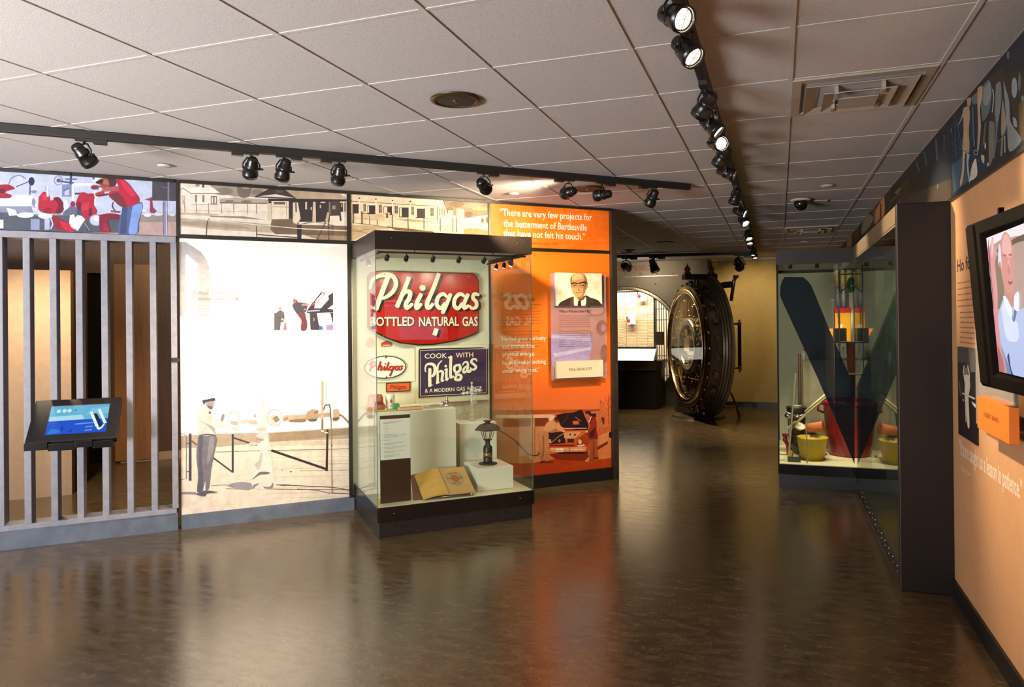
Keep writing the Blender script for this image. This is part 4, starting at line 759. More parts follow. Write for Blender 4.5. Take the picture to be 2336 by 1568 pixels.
script(A, BL, CRM); A.e(CRM, 858, 622, 34, 32); A.p(CRM, (410, 1165), (410, 1080), (545, 1100)).p(CRM, (610, 1085), (610, 1010), (725, 1035))
A2 = Art(m, FL, yS - .0035, crop)
def wz(s_, a, b, cap): writep(m, s_, A2, (940 + a[0] / 11.2, 780 + a[1] / 11.2), (940 + b[0] / 11.2, 780 + b[1] / 11.2), cap / 11.2, CRM, .008)
wz('COOK', (318, 425), (885, 418), 125); wz('WITH', (1112, 403), (1560, 395), 120); wz('& A MODERN', (325, 1300), (1075, 1262), 95); wz('GAS', (1132, 1256), (1350, 1245), 95); wz('RANGE', (1412, 1240), (1775, 1212), 85)
t.part('enamel_face', m)

# ---- plinth blocks on the deck
BLOCK = mat('white_block', '#d8d3c0', .55)
def block(label, x0, x1, y0, y1, z1):
    m = MB(); m.box((x0, y0, DK + .001), (x1, y1, z1), BLOCK); return solo('plinth_block', label, 'plinth', FL, ((x0 + x1) / 2, (y0 + y1) / 2, DK + .001), m, 'white plinth blocks in the glass case', bevel=.003)
block('tallest white block at the back of the case below the oval sign', 1.10, 1.797, -.50, -.05, .838)
block('mid-height white block with the clear valve tree on top', 1.862, 2.184, -.40, -.09, .690)
block('lowest white block carrying the black lantern', 1.873, 2.171, -.778, -.45, .392)
TT, MT_, ST_ = .839, .691, .393
def onF(px_, py_, z):
    q = loc(FL, onz(px_, py_, z)); return q
# label stand
q = onF(869, 1147, DK); x0 = q.x - .01; x1 = onF(935, 1140, DK).x
t = Thing('label_stand', 'dark brown upright board with a white list of exhibits', 'sign', FL, ((x0 + x1) / 2, -.795, DK + .001))
m = MB(); m.box((x0, -.802, DK + .001), (x1, -.79, .848), mat('brown_board', '#2b1714', .35)); t.part('board', m)
a = onplane(FL, -.803, 864, 958); b = onplane(FL, -.803, 934, 1045)
m = MB(); m.box((x0 + .001, -.8035, b[1]), (x1 - .001, -.8022, a[1]), mat('paper', '#dcd6c8', .7))
IN = mat('grey_ink', '#8c867e', .7); greek(m, FL, -.804, x0 + .02, x1 - .05, a[1] - .022, 2, .010, .005, IN, 3, .7)
g = random.Random(5); z = a[1] - .05
for k, (ln, L) in enumerate(((1, .3), (1, .3), (1, .3), (3, 1), (1, .5), (2, .9), (2, 1), (2, .9), (2, .7))):
    m.box((x0 + .014, -.8042, z), (x0 + .017, -.8041, z + .005), IN); greek(m, FL, -.804, x0 + .026, x0 + .026 + (x1 - x0 - .05) * L, z, ln, .0085, .004, IN, k + 20, .6); z -= .0085 * ln + .013
t.part('paper_list', m)
m = MB(); m.box((x0 - .012, -.802, DK + .002), (x0 - .002, -.76, DK + .03), mat('yellow_plastic', '#b59a26', .5)); solo('yellow_tab', 'small yellow tab at the foot of the brown label stand', 'tab', FL, (x0 - .007, -.78, DK + .002), m)
# open book
pz = DK + .004
def B(u, v, z): q = onF(930 + u / 13.74, 1050 + v / 13.74, z); return Vector((q.x, q.y, z))
def Bp(u, v, y): x, z = onplane(FL, y, 930 + u / 13.74, 1050 + v / 13.74); return Vector((x, y, z))
t = Thing('open_book', 'open yellowed ledger book propped in front of the blocks', 'book', FL, (1.63, -.70, pz))
LEA = noisy('brown_leather', '#4f2a15', '#633820', 30, .45); PAGE = noisy('yellowed_page', '#b98d3e', '#c69a4a', 12, .7); PAGE2 = noisy('tan_page', '#a98550', '#b48f5a', 12, .7)
def sheet(m, corners, mt, th, bow=0.0, n=8, nz=(0, 0, 1)):
    """thick curved leaf between corners TL, TR, BR, BL"""
    TLc, TRc, BRc, BLc = corners; vs = []
    for k in (0, 1):
        for i in range(n + 1):
            f = i / n; up = math.sin(math.pi * f) * bow
            for c0, c1 in ((TLc, TRc), (BLc, BRc)):
                p = c0.lerp(c1, f); vs.append((p.x, p.y, p.z + up - (th if k else 0)))
    fs = []; N = (n + 1) * 2
    for i in range(n):
        a = i * 2; fs += [(a, a + 1, a + 3, a + 2), (N + a, N + a + 2, N + a + 3, N + a + 1), (a, a + 2, N + a + 2, N + a), (a + 1, N + a + 1, N + a + 3, a + 3)]
    fs += [(0, N, N + 1, 1), (2 * n, 2 * n + 1, N + 2 * n + 1, N + 2 * n)]
    m.add(vs, fs, mt, False)
PT4 = (Bp(940, 262, -.57), Bp(1760, 205, -.595), Bp(2115, 975, -.872), Bp(1290, 1060, -.868))
m = MB(); sheet(m, (Bp(85, 470, -.53), Bp(900, 300, -.545), Bp(1290, 1075, -.85), Bp(180, 1250, -.819)), LEA, .003); t.part('front_cover', m)
m = MB(); sheet(m, (Bp(900, 290, -.545), Bp(1720, 225, -.565), Bp(2095, 1000, -.855), Bp(1290, 1090, -.85)), LEA, .004); t.part('back_cover', m)
m = MB(); sheet(m, PT4, PAGE2, .010); t.part('right_pages', m)
m = MB(); sheet(m, (Bp(205, 480, -.55), Bp(930, 240, -.575), Bp(1285, 1040, -.872), Bp(490, 1210, -.855)), PAGE, .010, .008); t.part('left_pages', m)
m = MB(); nrm = (PT4[1] - PT4[0]).cross(PT4[3] - PT4[0]).normalized()
if nrm.z < 0: nrm = -nrm
def pg(u, v, h): # point on the right-hand page
    o = PT4[0]; ex = PT4[1] - o; ey = PT4[3] - o
    return o + ex * u + ey * v + nrm * h
GI = mat('green_ink', '#6b6a3a', .7); RI = mat('red_ink', '#a5512f', .7)
def ring(r, w_, mt, h):
    n = 40; vs = []
    for i in range(n):
        c, s_ = math.cos(2 * math.pi * i / n), math.sin(2 * math.pi * i / n)
        vs += [pg(.46 + r * c, .44 + r * .86 * s_, h), pg(.46 + (r - w_) * c, .44 + (r - w_) * .86 * s_, h)]
    m.add(vs, [(2 * i, 2 * ((i + 1) % n), 2 * ((i + 1) % n) + 1, 2 * i + 1) for i in range(n)], mt)
ring(.29, .012, GI, .0014); ring(.15, .15, RI, .0012)
mb2 = MB(); write(mb2, 'PHILLIPS', -.27, -.035, .085, GI, 0, .54, .012)
m.add([pg(.46 + v.x, .44 - v.z, .002) for v in mb2.v], mb2.f, GI)
for tx, w0, zz in (('NATURAL', .3, .15), ('GASOLINE', .32, -.20)):
    mb2 = MB(); write(mb2, tx, -w0 / 2, zz, .05, GI, 0, w0, .01); m.add([pg(.46 + v.x, .44 - v.z, .002) for v in mb2.v], mb2.f, GI)
t.part('stamp', m)
m = MB(); a, b = B(1030, 1160, DK + .012), B(1960, 1075, DK + .012); m.tube([a, b], .0055, mat('pewter', '#7d7468', .3, .8), 10); m.lathe([(.0, -.016), (.006, -.012), (.010, 0), (.006, .012), (0, .016)], STEEL, o=b + Vector((.012, 0, 0)), axis=(1, -.2, 0), n=12)
q = [Bp(900, 300, -.545), Bp(1290, 1075, -.85)]; za = q[0].z - .035
pm = MB(); pm.add([(1.42, -.80, DK + .001), (1.80, -.80, DK + .001), (1.80, -.56, DK + .001), (1.42, -.56, DK + .001), (1.46, -.60, za - .012), (1.78, -.60, za - .004), (1.78, -.575, za), (1.46, -.575, za - .01)], [(0, 3, 2, 1), (4, 5, 6, 7), (0, 1, 5, 4), (1, 2, 6, 5), (2, 3, 7, 6), (3, 0, 4, 7)], mat('dark_cradle', '#3a2416', .5))
solo('book_cradle', 'dark wedge cradle tilting the open book towards the glass', 'book stand', FL, (1.6, -.7, DK + .001), pm)
solo('pen', 'thin metal pen with knob lying along the front edge of the book', 'pen', FL, (a + b) / 2 - Vector((0, 0, .0055)), m)
# lantern
q = onF(1113, 1061, ST_); LX, LY = q.x, -.62
q = onplane(FL, LY, 1113, 1061); LX = q[0]
def LZ(py): return onplane(FL, LY, 1113, py)[1]
IRON = noisy('black_iron', '#1c1813', '#29231b', 40, .45)
t = Thing('lantern', 'black yard-lamp style lantern with flared roof on the low block', 'lantern', FL, (LX, LY, ST_))
k = (onplane(FL, LY, 1142, 980)[0] - onplane(FL, LY, 1084, 980)[0]) / 2     # roof half width
z_ = lambda py: max(ST_, ST_ + (LZ(py) - LZ(1064)))
m = MB(); m.lathe([(0, 0), (.075, 0), (.075, .004), (.06, .010), (.036, .014)], IRON, o=(LX, LY, ST_ + .0005), n=28); t.part('base_disc', m)
m = MB(); m.lathe([(.036, z_(1058) - ST_), (.036, z_(1028) - ST_), (.033, z_(1024) - ST_), (.019, z_(1020) - ST_), (.019, z_(1010) - ST_), (.012, z_(1008) - ST_)], IRON, o=(LX, LY, ST_), n=24); t.part('fuel_body', m)
m = MB(); m.lathe([(.0365, z_(1048) - ST_), (.0368, z_(1048) - ST_), (.0368, z_(1038) - ST_), (.0365, z_(1038) - ST_)], BRASS, o=(LX, LY, ST_), n=24)
m.cyl((LX - .010, LY - .037, z_(1043)), (LX - .010, LY - .0385, z_(1043)), .007, mt=mat('red_dot', '#a33024', .4), n=12); t.part('brass_label', m)
zt, zb = z_(983), z_(1010)
m = MB()
for i in range(6):
    a = math.pi / 6 + i * math.pi / 3; c, s_ = math.cos(a), math.sin(a)
    m.tube([(LX + c * .030, LY + s_ * .030, zb), (LX + c * .062, LY + s_ * .062, zt)], .0028, IRON, 6)
m.lathe([(.026, zb - ST_), (.034, zb - ST_), (.034, zb + .006 - ST_), (.026, zb + .006 - ST_)], IRON, o=(LX, LY, ST_), n=12); t.part('cage', m)
m = MB(); m.lathe([(.024, zb - ST_ + .004), (.054, zt - ST_)], thin_glass('lantern_glass', (.93, .92, .85, 1)), o=(LX, LY, ST_), n=6, smooth=False); t.part('glass', m)
m = MB(); m.lathe([(k, z_(985) - ST_ - .004), (k, z_(984) - ST_), (k * .72, z_(976) - ST_), (k * .34, z_(972) - ST_), (.016, z_(971) - ST_), (.0, z_(971) - ST_)], IRON, o=(LX, LY, ST_), n=6, smooth=False)
m.lathe([(.020, z_(973) - ST_), (.020, z_(968) - ST_), (.034, z_(967) - ST_), (.034, z_(965) - ST_), (.0, z_(964) - ST_)], IRON, o=(LX, LY, ST_), n=16); t.part('roof', m)
# clear valve tree
TX, TY = onplane(FL, -.24, 1077, 957)[0], -.24
tz = lambda py: MT_ + (onplane(FL, TY, 1077, py)[1] - onplane(FL, TY, 1077, 960)[1]); u_ = onplane(FL, TY, 1078, 900)[0] - onplane(FL, TY, 1077, 900)[0]
CLR = thin_glass('clear_resin', (.9, .9, .87, 1), .08, .04, .42, (.86, .84, .78, 1))
t = Thing('wellhead_model', 'frosted clear model of a wellhead valve tree on the mid block', 'model', FL, (TX, TY, MT_))
m = MB(); H = lambda py: tz(py) - MT_
m.lathe([(0, 0), (6 * u_, 0), (6 * u_, H(955)), (4.2 * u_, H(954)), (4.2 * u_, H(952)), (5.5 * u_, H(951)), (5.5 * u_, H(945)), (4.4 * u_, H(944)), (4.4 * u_, H(942)), (5.4 * u_, H(941)), (5.4 * u_, H(937)), (4.2 * u_, H(936)), (5.8 * u_, H(929)), (5.8 * u_, H(925)), (3.2 * u_, H(924)), (3.2 * u_, H(897)), (4.5 * u_, H(893)), (4.2 * u_, H(888)), (2.4 * u_, H(886)), (2.4 * u_, H(881)), (0, H(880))], CLR, o=(TX, TY, MT_ + .0005), n=20); t.part('column', m)
m = MB()
for s_ in (-1, 1):
    x = TX + s_ * 3 * u_; L = 22 * u_
    m.lathe([(2.6 * u_, 0), (2.6 * u_, L * .25), (3.6 * u_, L * .26), (3.6 * u_, L * .4), (2.2 * u_, L * .42), (2.2 * u_, L * .6), (3.8 * u_, L * .62), (3.6 * u_, L * .8), (1.4 * u_, L * .82), (1.2 * u_, L), (0, L)], CLR, o=(x, TY, tz(893) - (.012 if s_ < 0 else 0)), axis=(s_, 0, -.06 if s_ < 0 else .02), n=14)
t.part('side_arms', m)
m = MB()
for py in (903, 917): m.tube([(TX + 2.5 * u_ + 5.2 * u_ * math.cos(a), TY - 5 * u_, tz(py) + 5.2 * u_ * math.sin(a)) for a in (2 * math.pi * i / 20 for i in range(20))], .9 * u_, CLR, 6, closed=True)
for py in (903, 917):
    for a in (0, 1, 2): m.tube([(TX + 2.5 * u_ - 5.2 * u_ * math.cos(a * 1.047), TY - 5 * u_, tz(py) - 5.2 * u_ * math.sin(a * 1.047)), (TX + 2.5 * u_ + 5.2 * u_ * math.cos(a * 1.047), TY - 5 * u_, tz(py) + 5.2 * u_ * math.sin(a * 1.047))], .5 * u_, CLR, 5)
t.part('handwheels', m)
m = MB(); m.ball((TX, TY, tz(875)), 2.8 * u_, CLR, 12); m.cyl((TX, TY, tz(881)), (TX, TY, tz(877)), 1.4 * u_, mt=CLR, n=10); t.part('top_ball', m)
# small glass pieces behind it
for i, px_ in enumerate((1049, 1058, 1066, 1086, 1095, 1106)):
    x = onplane(FL, -.15, px_, 945)[0]; m = MB(); r_ = .012 + .004 * (i % 2); h = .055 + .02 * ((i * 2) % 3)
    m.lathe([(r_ * 1.2, 0), (r_ * 1.2, .004), (r_ * .4, .008), (r_ * .4, h * .4), (r_ * 1.3, h * .5), (r_ * 1.1, h * .75), (r_ * .5, h * .8), (r_ * .9, h), (0, h)], ACRYL, o=(x, -.15, MT_ + .0005), n=14)
    solo('glass_stopper', 'small clear glass piece, %s from the tall block behind the valve tree' % ord_[i], 'glassware', FL, (x, -.15, MT_ + .0005), m, 'clear glass pieces behind the valve tree')
# things on the tall block
def topx(px_, y): return onplane(FL, y, px_, 925)[0]
y = -.385
a = topx(860, y); b = topx(877, y)
t = Thing('red_packet', 'crumpled red packet with a folded-down top on the tall block', 'packet', FL, ((a + b) / 2, y, TT)); RB = mat('red_plastic_film', '#b8664f', .25); DRB = mat('dark_red_film', '#6e1a14', .3)
m = MB(); w_ = .078; g = random.Random(4); vs = []; cx_ = topx(857, y)
prof = [(0, .75), (.02, 1.0), (.06, .85), (.10, .8), (.125, .6)]
for zz, f in prof:
    for i in range(12):
        a_ = 2 * math.pi * i / 12; vs.append((cx_ + math.cos(a_) * w_ * f * (.9 + .2 * g.random()), y + math.sin(a_) * .05 * f * (.9 + .2 * g.random()), TT + .001 + zz))
m.add(vs, [(j * 12 + i, j * 12 + (i + 1) % 12, (j + 1) * 12 + (i + 1) % 12, (j + 1) * 12 + i) for j in range(4) for i in range(12)] + [list(range(48, 60)), list(range(12))[::-1]], RB); t.part('pouch', m)
m = MB(); m.add([Vector(p) for p in ((cx_ - .03, y - .01, TT + .12), (cx_ + .03, y - .01, TT + .12), (cx_ + .05, y - .045, TT + .05), (cx_ - .01, y - .045, TT + .05), (cx_ - .03, y - .016, TT + .12), (cx_ + .03, y - .016, TT + .12), (cx_ + .05, y - .051, TT + .05), (cx_ - .01, y - .051, TT + .05))], [(0, 1, 2, 3), (7, 6, 5, 4), (0, 4, 5, 1), (1, 5, 6, 2), (2, 6, 7, 3), (3, 7, 4, 0)], DRB); t.part('folded_flap', m)
y = -.36; a = topx(879, y); b = topx(901, y); cx_ = (a + b) / 2; rr = (b - a) / 2; hz = .105
t = Thing('white_cup', 'white plastic cup printed with a red drop on the tall block', 'cup', FL, (cx_, y, TT)); m = MB()
m.lathe([(0, .001), (rr * .72, .001), (rr * .74, .012), (rr * .86, .02), (rr * .98, hz), (rr * .98, hz + .012), (rr * .85, hz + .016), (0, hz + .014)], mat('white_plastic', '#e9e4d6', .35), o=(cx_, y, TT), n=24); t.part('cup', m)
m = MB()
for i in range(9):
    pass
dr = [(0, .028), (.006, .014), (.009, .004), (.006, -.006), (0, -.009), (-.006, -.006), (-.009, .004), (-.006, .014)]
m.add([(cx_ + p, y - rr * .93 - .001, TT + .062 + q) for p, q in dr], [list(range(8))], mat('red_drop', '#b8382c', .5))
for k in range(2): m.add([(cx_ - .012, y - rr * .9 - .003, TT + .036 - k * .010), (cx_ + .012, y - rr * .9 - .003, TT + .036 - k * .010), (cx_ + .012, y - rr * .9 - .003, TT + .041 - k * .010), (cx_ - .012, y - rr * .9 - .003, TT + .041 - k * .010)], [(0, 1, 2, 3)], mat('faint_red', '#c98a7c', .6))
t.part('printed_drop', m)
y = -.43; x = topx(903, y); m = MB(); m.box((x - .026, y - .022, TT + .012), (x + .026, y + .022, TT + .055), mat('green_wax', '#2f8a4e', .35), Matrix.Identity(4)); solo('green_block', 'rounded green lump beside the white cup on the tall block', 'block', FL, (x, y, TT + .012), m, bevel=.010)
y = -.46; x = topx(880, y); m = MB(); m.slab([(x - .09, y - .02), (x + .08, y - .012), (x + .10, y + .02), (x + .02, y + .03), (x - .09, y + .02)], TT + .001, TT + .010, mat('yellow_tube', '#b8a33a', .35)); solo('yellow_strip', 'yellow curved plastic strip at the front edge of the tall block', 'strip', FL, (x, y, TT + .001), m, bevel=.004)
a = topx(908, -.47); b = topx(963, -.47); t = Thing('wooden_rule', 'cream slotted wooden rule along the front of the tall block', 'rule', FL, ((a + b) / 2, -.47, TT)); m = MB(); m.box((a, -.495, TT + .001), (b, -.45, TT + .024), mat('pale_wood', '#d1a873', .5)); t.part('bar', m, bevel=.004)
m = MB()
for i in range(14): m.box((a + .012 + i * (b - a - .02) / 14, -.488, TT + .0242), (a + .012 + (i + .62) * (b - a - .02) / 14, -.462, TT + .026), mat('dark_slots', '#3b2615', .5))
t.part('slots', m)
for i, (p0, p1, dy) in enumerate(((966, 1000, -.36), (972, 1004, -.40), (968, 1008, -.44))):
    a = topx(p0, dy); b = topx(p1, dy); m = MB(); m.tube([(a, dy, TT + .009), (a + .02, dy - .01, TT + .010), (b - .02, dy + .012, TT + .012), (b, dy, TT + .010)], [.008, .006, .006, .008], CHROME, 8)
    solo('steel_tool', 'slim shiny steel tool, %s from the back on the tall block' % ord_[i], 'tool', FL, ((a + b) / 2, dy, TT + .002), m, 'slim steel tools on the tall block')
x = topx(1019, -.38); t = Thing('regulator', 'small chrome gas regulator standing at the end of the tall block', 'regulator', FL, (x, -.38, TT)); m = MB()
m.lathe([(.0, 0), (.034, 0), (.034, .006), (.012, .010), (.012, .02), (.016, .022), (.016, .05), (.010, .052), (.010, .075), (0, .077)], CHROME, o=(x, -.38, TT + .001), n=18); t.part('body', m)
m = MB(); m.lathe([(0, 0), (.014, 0), (.014, .03), (.010, .036), (0, .036)], CHROME, o=(x - .032, -.38, TT + .004), n=14); t.part('cap', m)
x = topx(1033, -.42); m = MB(); m.tube([(x + .011 * math.cos(i * .45), -.42, TT + .014 + .011 * math.sin(i * .45)) for i in range(14)], .0025, ACRYL, 6, closed=True); solo('clear_ring', 'small clear plastic ring at the corner of the tall block', 'ring', FL, (x, -.42, TT + .001), m)

# ================================================================== touch-screen desk on the slat screen
KA = -.06; KBt = Vector((-.81, -.05, 1.008)); KBb = Vector((-.81, -.40, .768)); hw = .257
up = (KBt - KBb).normalized(); fx = Vector((1, 0, 0)); nn = fx.cross(up); nn = nn if nn.z > 0 else -nn
t = Thing('touch_screen_desk', 'black sloped touch-screen desk fixed to the grey slats', 'touch screen', FL, (-.81, -.022, .70))
m = MB()
vs = [KBb + fx * -hw, KBb + fx * hw, KBt + fx * hw, KBt + fx * -hw]; m.add([v for v in vs] + [v - nn * .045 for v in vs], [(0, 1, 2, 3), (7, 6, 5, 4), (0, 4, 5, 1), (1, 5, 6, 2), (2, 6, 7, 3), (3, 7, 4, 0)], BLK); t.part('housing', m, bevel=.006)
m = MB(); m.box((-.81 - .10, -.25, .80), (-.81 + .10, -.022, .86), BLKM); m.box((-.90, -.03, .78), (-.72, -.022, .98), BLKM); t.part('bracket', m)
m = MB(); lz = KBb.z - .05
m.box((-.81 - hw, -.42, lz), (-.81 - .13, -.385, lz + .048), BLKG); m.box((-.81 - .13, -.415, lz - .012), (-.81 + .02, -.39, lz + .036), BLKG); m.box((-.81 + .02, -.42, lz), (-.81 + .12, -.385, lz + .044), BLKG); m.box((-.81 + .12, -.415, lz - .012), (-.81 + hw - .02, -.39, lz + .036), BLKG)
t.part('front_lip', m, bevel=.003)
cx2 = lambda u, v: KBb + fx * ((u - .5) * 2 * hw) + (KBt - KBb) * v + nn * .0005
m = MB()
def scr(h, pts, lift=0):
    m.add([cx2(u, v) + nn * (.001 + lift) for u, v in pts], [list(range(len(pts)))], glow(h, 1.0))
U0, U1, V0, V1 = .195, .865, .145, .83
def sq(u, v): return (U0 + (U1 - U0) * u, V0 + (V1 - V0) * v)
scr('#5fb3d6', [sq(0, .46), sq(1, .46), sq(1, 1), sq(0, 1)]); scr('#1150c8', [sq(0, 0), sq(1, 0), sq(1, .47), sq(0, .47)], .0003)
scr('#a9dbe8', [sq(.02, .46), sq(.6, .48), sq(.55, .64), sq(.02, .62)], .0004); scr('#7f93a4', [sq(0, .965), sq(1, .965), sq(1, 1), sq(0, 1)], .0004); scr('#7cc3de', [sq(.62, .62), sq(1, .66), sq(1, .9), sq(.7, .86)], .0004)
for cxu, c in ((.14, 0), (.235, 0), (.32, 0)):
    scr('#d9f0f4', [sq(cxu + .035 * math.cos(a), .81 + .06 * math.sin(a)) for a in (2 * math.pi * i / 12 for i in range(12))], .0006)
scr('#2f86b8', [sq(.40, .80), sq(.43, .86), sq(.45, .83), sq(.42, .78)], .0006)
scr('#1f7ad6', [sq(.02, .03), sq(.24, .05), (sq(.22, .16)), sq(.08, .2)], .0006); scr('#0c2f86', [sq(.24, .1), sq(.27, .12), sq(.27, .28), sq(.25, .28)], .0006); scr('#0c2f86', [sq(.38, .05), sq(.44, .1), sq(.42, .16), sq(.36, .08)], .0006)
for k, (a, b) in enumerate(((.46, .76), (.64, .76), (.64, .76))): scr('#6f9be0', [sq(a, .30 - k * .12), sq(b, .32 - k * .12), sq(b, .36 - k * .12), sq(a, .34 - k * .12)], .0006)
scr('#14223f', [sq(.74, .66), sq(.80, .66), sq(.93, .22), sq(.86, .18)], .0007)
for a, b in (((.67, .72), (.835, .18)), ((.80, .80), (.965, .28))):
    dx, dy = .028, .0; scr('#dff4f4', [sq(a[0], a[1]), sq(a[0] + .045, a[1] + .03), sq(b[0] + .03, b[1] + .02), sq(b[0] - .02, b[1])], .0009)
scr('#dff4f4', [sq(.82, .22), sq(.855, .22), sq(.875, .15), sq(.905, .16), sq(.935, .26), sq(.97, .28), sq(.93, .13), sq(.88, .07), sq(.84, .11)], .0009)
t.part('screen', m)
# ================================================================== right wall
YF = lambda Y: -Y                                     # world y -> frame FR x
t = Thing('wall_rail', 'thin dark rail between the frieze and the peach wall', 'rail', FR, (-1.0, 0, 2.142))
m = MB(); m.box((-4.40, -.006, 2.142), (2.2, .008, 2.158), FRM); t.part('rail', m)
KF = 1.0
rc = (-4.338, 2.2, 2.158, HC - .004)
t = Thing('frieze_mural', 'dark frieze photo of pale ghostly standing figures above the television', 'mural', FR, (-1.0, 0, 2.158))
m = MB(); m.box((-4.338, 0, 2.158), (2.2, .008, HC - .004), ink('#232a31', KF))
A = Art(m, FR, 0, (2160, 60, 3.92), rc, KF)
A.p('#1d3040', (40, 900), (300, 560), (330, 1300), (140, 1440), (40, 1510)).p('#3c5566', (40, 1250), (150, 1150), (190, 1390), (60, 1490)).p('#3a332c', (330, 520), (700, 120), (2400, -1500), (2400, 400), (690, 1010), (640, 960), (560, 640), (400, 600)).p('#2b2c33', (480, 300), (690, 90), (690, 380), (520, 430)).p('#5f5138', (640, 700), (700, 640), (700, 1030), (655, 1010))
A.sp('#5c6668', (215, 640), (300, 560), (380, 480), (400, 620), (380, 760), (320, 850), (300, 700), (240, 700)).sp('#7d8688', (330, 560), (385, 500), (400, 600), (370, 700), (330, 690)).sp('#707878', (440, 520), (480, 500), (490, 640), (470, 800), (440, 960), (425, 850)).sp('#6c6a62', (380, 850), (420, 860), (430, 1000), (410, 1180), (380, 1240), (375, 1000)).sp('#7f8686', (505, 480), (530, 560), (560, 680), (570, 850), (640, 960), (665, 1030), (560, 1120), (540, 900), (525, 750)).sp('#8a8172', (500, 640), (520, 760), (535, 900), (490, 980), (490, 780)).e('#8b9498', 605, 550, 25, 92).sp('#5c6a70', (650, 400), (665, 480), (650, 590), (638, 500)).e('#54605f', 550, 260, 12, 40).sp('#8c9290', (590, 810), (620, 830), (630, 900), (600, 890)).e('#6d7a80', 680, 645, 12, 26)
A.c('#4a4a42', 14, (430, 800), (440, 960), (470, 1030), (540, 940)).sp('#3a2f22', (385, 760), (420, 755), (430, 820), (400, 850)).c('#9aa09a', 10, (412, 560), (420, 640), (408, 770)).c('#5a6a72', 14, (455, 860), (440, 1040), (420, 1180)).c('#7b7a6a', 16, (500, 990), (490, 1160)).c('#8a846e', 14, (520, 980), (520, 1130)).c('#59564a', 18, (350, 860), (330, 1060))
A.sp('#a88d70', (150, 730), (200, 722), (208, 820), (200, 930), (205, 1060), (195, 1140), (150, 1120), (140, 1060), (152, 950), (150, 850)).sp('#a88d70', (150, 740), (160, 780), (110, 880), (95, 895), (130, 820)).sp('#b8a48c', (145, 1100), (165, 1110), (150, 1350), (125, 1430), (120, 1390), (140, 1280)).sp('#9aa8a6', (180, 1120), (205, 1150), (195, 1230), (210, 1400), (195, 1370), (180, 1250)).sp('#ab9174', (280, 550), (320, 535), (318, 640), (300, 740), (308, 900), (290, 1090), (275, 1100), (282, 880), (275, 660)).sp('#a08a70', (180, 650), (215, 640), (215, 700), (190, 720)).sp('#c9bfae', (205, 1385), (225, 1260), (258, 1185), (272, 1240), (274, 1330), (240, 1370)).sp('#b3ac98', (310, 1150), (338, 1160), (335, 1230), (312, 1190)).e('#c0b9a8', 372, 1235, 8, 16).e('#a9a498', 348, 1070, 8, 30)
A.c('#4f5f66', 14, (235, 720), (240, 900), (250, 1070)).o('#8f9a9c', 6, 262, 1130, 18, 20).l('#3f5866', 6, (0, 1010), (380, 1260)).c('#46606e', 6, (140, 1100), (100, 880), (75, 800)).c('#46606e', 5, (75, 850), (80, 1010), (95, 1220)).e('#6a5f66', 42, 930, 8, 18)
t.part('printed_face', m)
t = Thing('frieze_mural', 'near-black frieze photo above the dark pillar and tall glass case', 'mural', FR, (-5.0, 0, 2.158))
m = MB(); m.box((-6.55, 0, 2.158), (-4.342, .008, HC - .004), ink('#2e2823', KF))
A = Art(m, FR, 0, (1950, 60, 3.135), (-6.55, -4.342, 2.158, HC - .004), KF)
A.p('#232a32', (460, 920), (690, 700), (690, 1200), (560, 1200)).p('#433a30', (300, 1240), (690, 1090), (690, 1260), (300, 1260)).c('#3c444c', 16, (500, 900), (510, 1000)).c('#46505a', 12, (440, 970), (460, 1040)).c('#4a5058', 14, (580, 800), (590, 960)).c('#3a4450', 10, (640, 780), (640, 900)).sp('#6b655c', (590, 1130), (600, 1140), (588, 1170)).sp('#6d5f4e', (280, 1190), (330, 1150), (310, 1200)).c('#54493c', 14, (215, 1330), (270, 1240), (330, 1200)).l('#39454f', 5, (620, 770), (690, 830)).sp('#40331f', (330, 1130), (390, 1090), (380, 1240), (330, 1240))
t.part('printed_face', m)
t = Thing('frieze_mural', 'far frieze photo with orange-lit face beyond the tall glass case', 'mural', FR, (-8.0, 0, 2.158))
m = MB(); m.box((-12.9, 0, 2.158), (-6.56, .008, HC - .004), ink('#3d3426', KF))
A = Art(m, FR, 0, (1940, 400, 7.128), (-12.9, -6.56, 2.158, HC - .004), KF)
A.sp('#c98a5c', (480, 440), (548, 350), (552, 640), (480, 700), (400, 790), (400, 600)).p('#6a3a22', (485, 470), (500, 440), (505, 680), (475, 700)).sp('#8a8466', (200, 760), (300, 640), (370, 700), (300, 850), (180, 960)).p('#7a5a3c', (370, 560), (410, 500), (400, 780), (370, 800)).p('#5a4a22', (60, 900), (130, 830), (130, 1020), (60, 1080)).p('#a58a40', (-60, 1020), (20, 960), (20, 1160), (-60, 1180))
t.part('printed_face', m)
# ---- lettering, diver photo
DB = mat('plum_lettering', '#4a2430', .6); PL = mat('pale_lettering', '#f2dcc2', .5)
def wr(m, s_, y, p0, p1, cap, mt, bold=0.0): A = Art(m, FR, y, (0, 0, 1)); writep(m, s_, A, p0, p1, cap, mt, bold)
t = Thing('wall_text', 'dark heading and paragraph printed on the peach wall beside the television', 'wall text', FR, (-4.2, .008, 1.38))
yt = .0075
def wline(m, x0, z, h, txt, width, mt, bold): write(m, txt, x0, z, h, mt, yt, width, bold)
m = MB(); wline(m, -4.275, 1.755, .062, 'Ho for You', .55, DB, .02); t.part('heading', m)
m = MB(); PI_ = mat('brown_ink', '#a06c48', .6); greek(m, FR, yt, -4.27, -3.62, 1.69, 5, .030, .011, PI_, 11, .8); greek(m, FR, yt, -4.23, -3.55, 1.537, 12, .0255, .010, PI_, 12, .25); t.part('paragraph', m)
t = Thing('wall_quote', 'large pale quotation lettering low on the peach wall', 'wall text', FR, (-3.8, .008, .68))
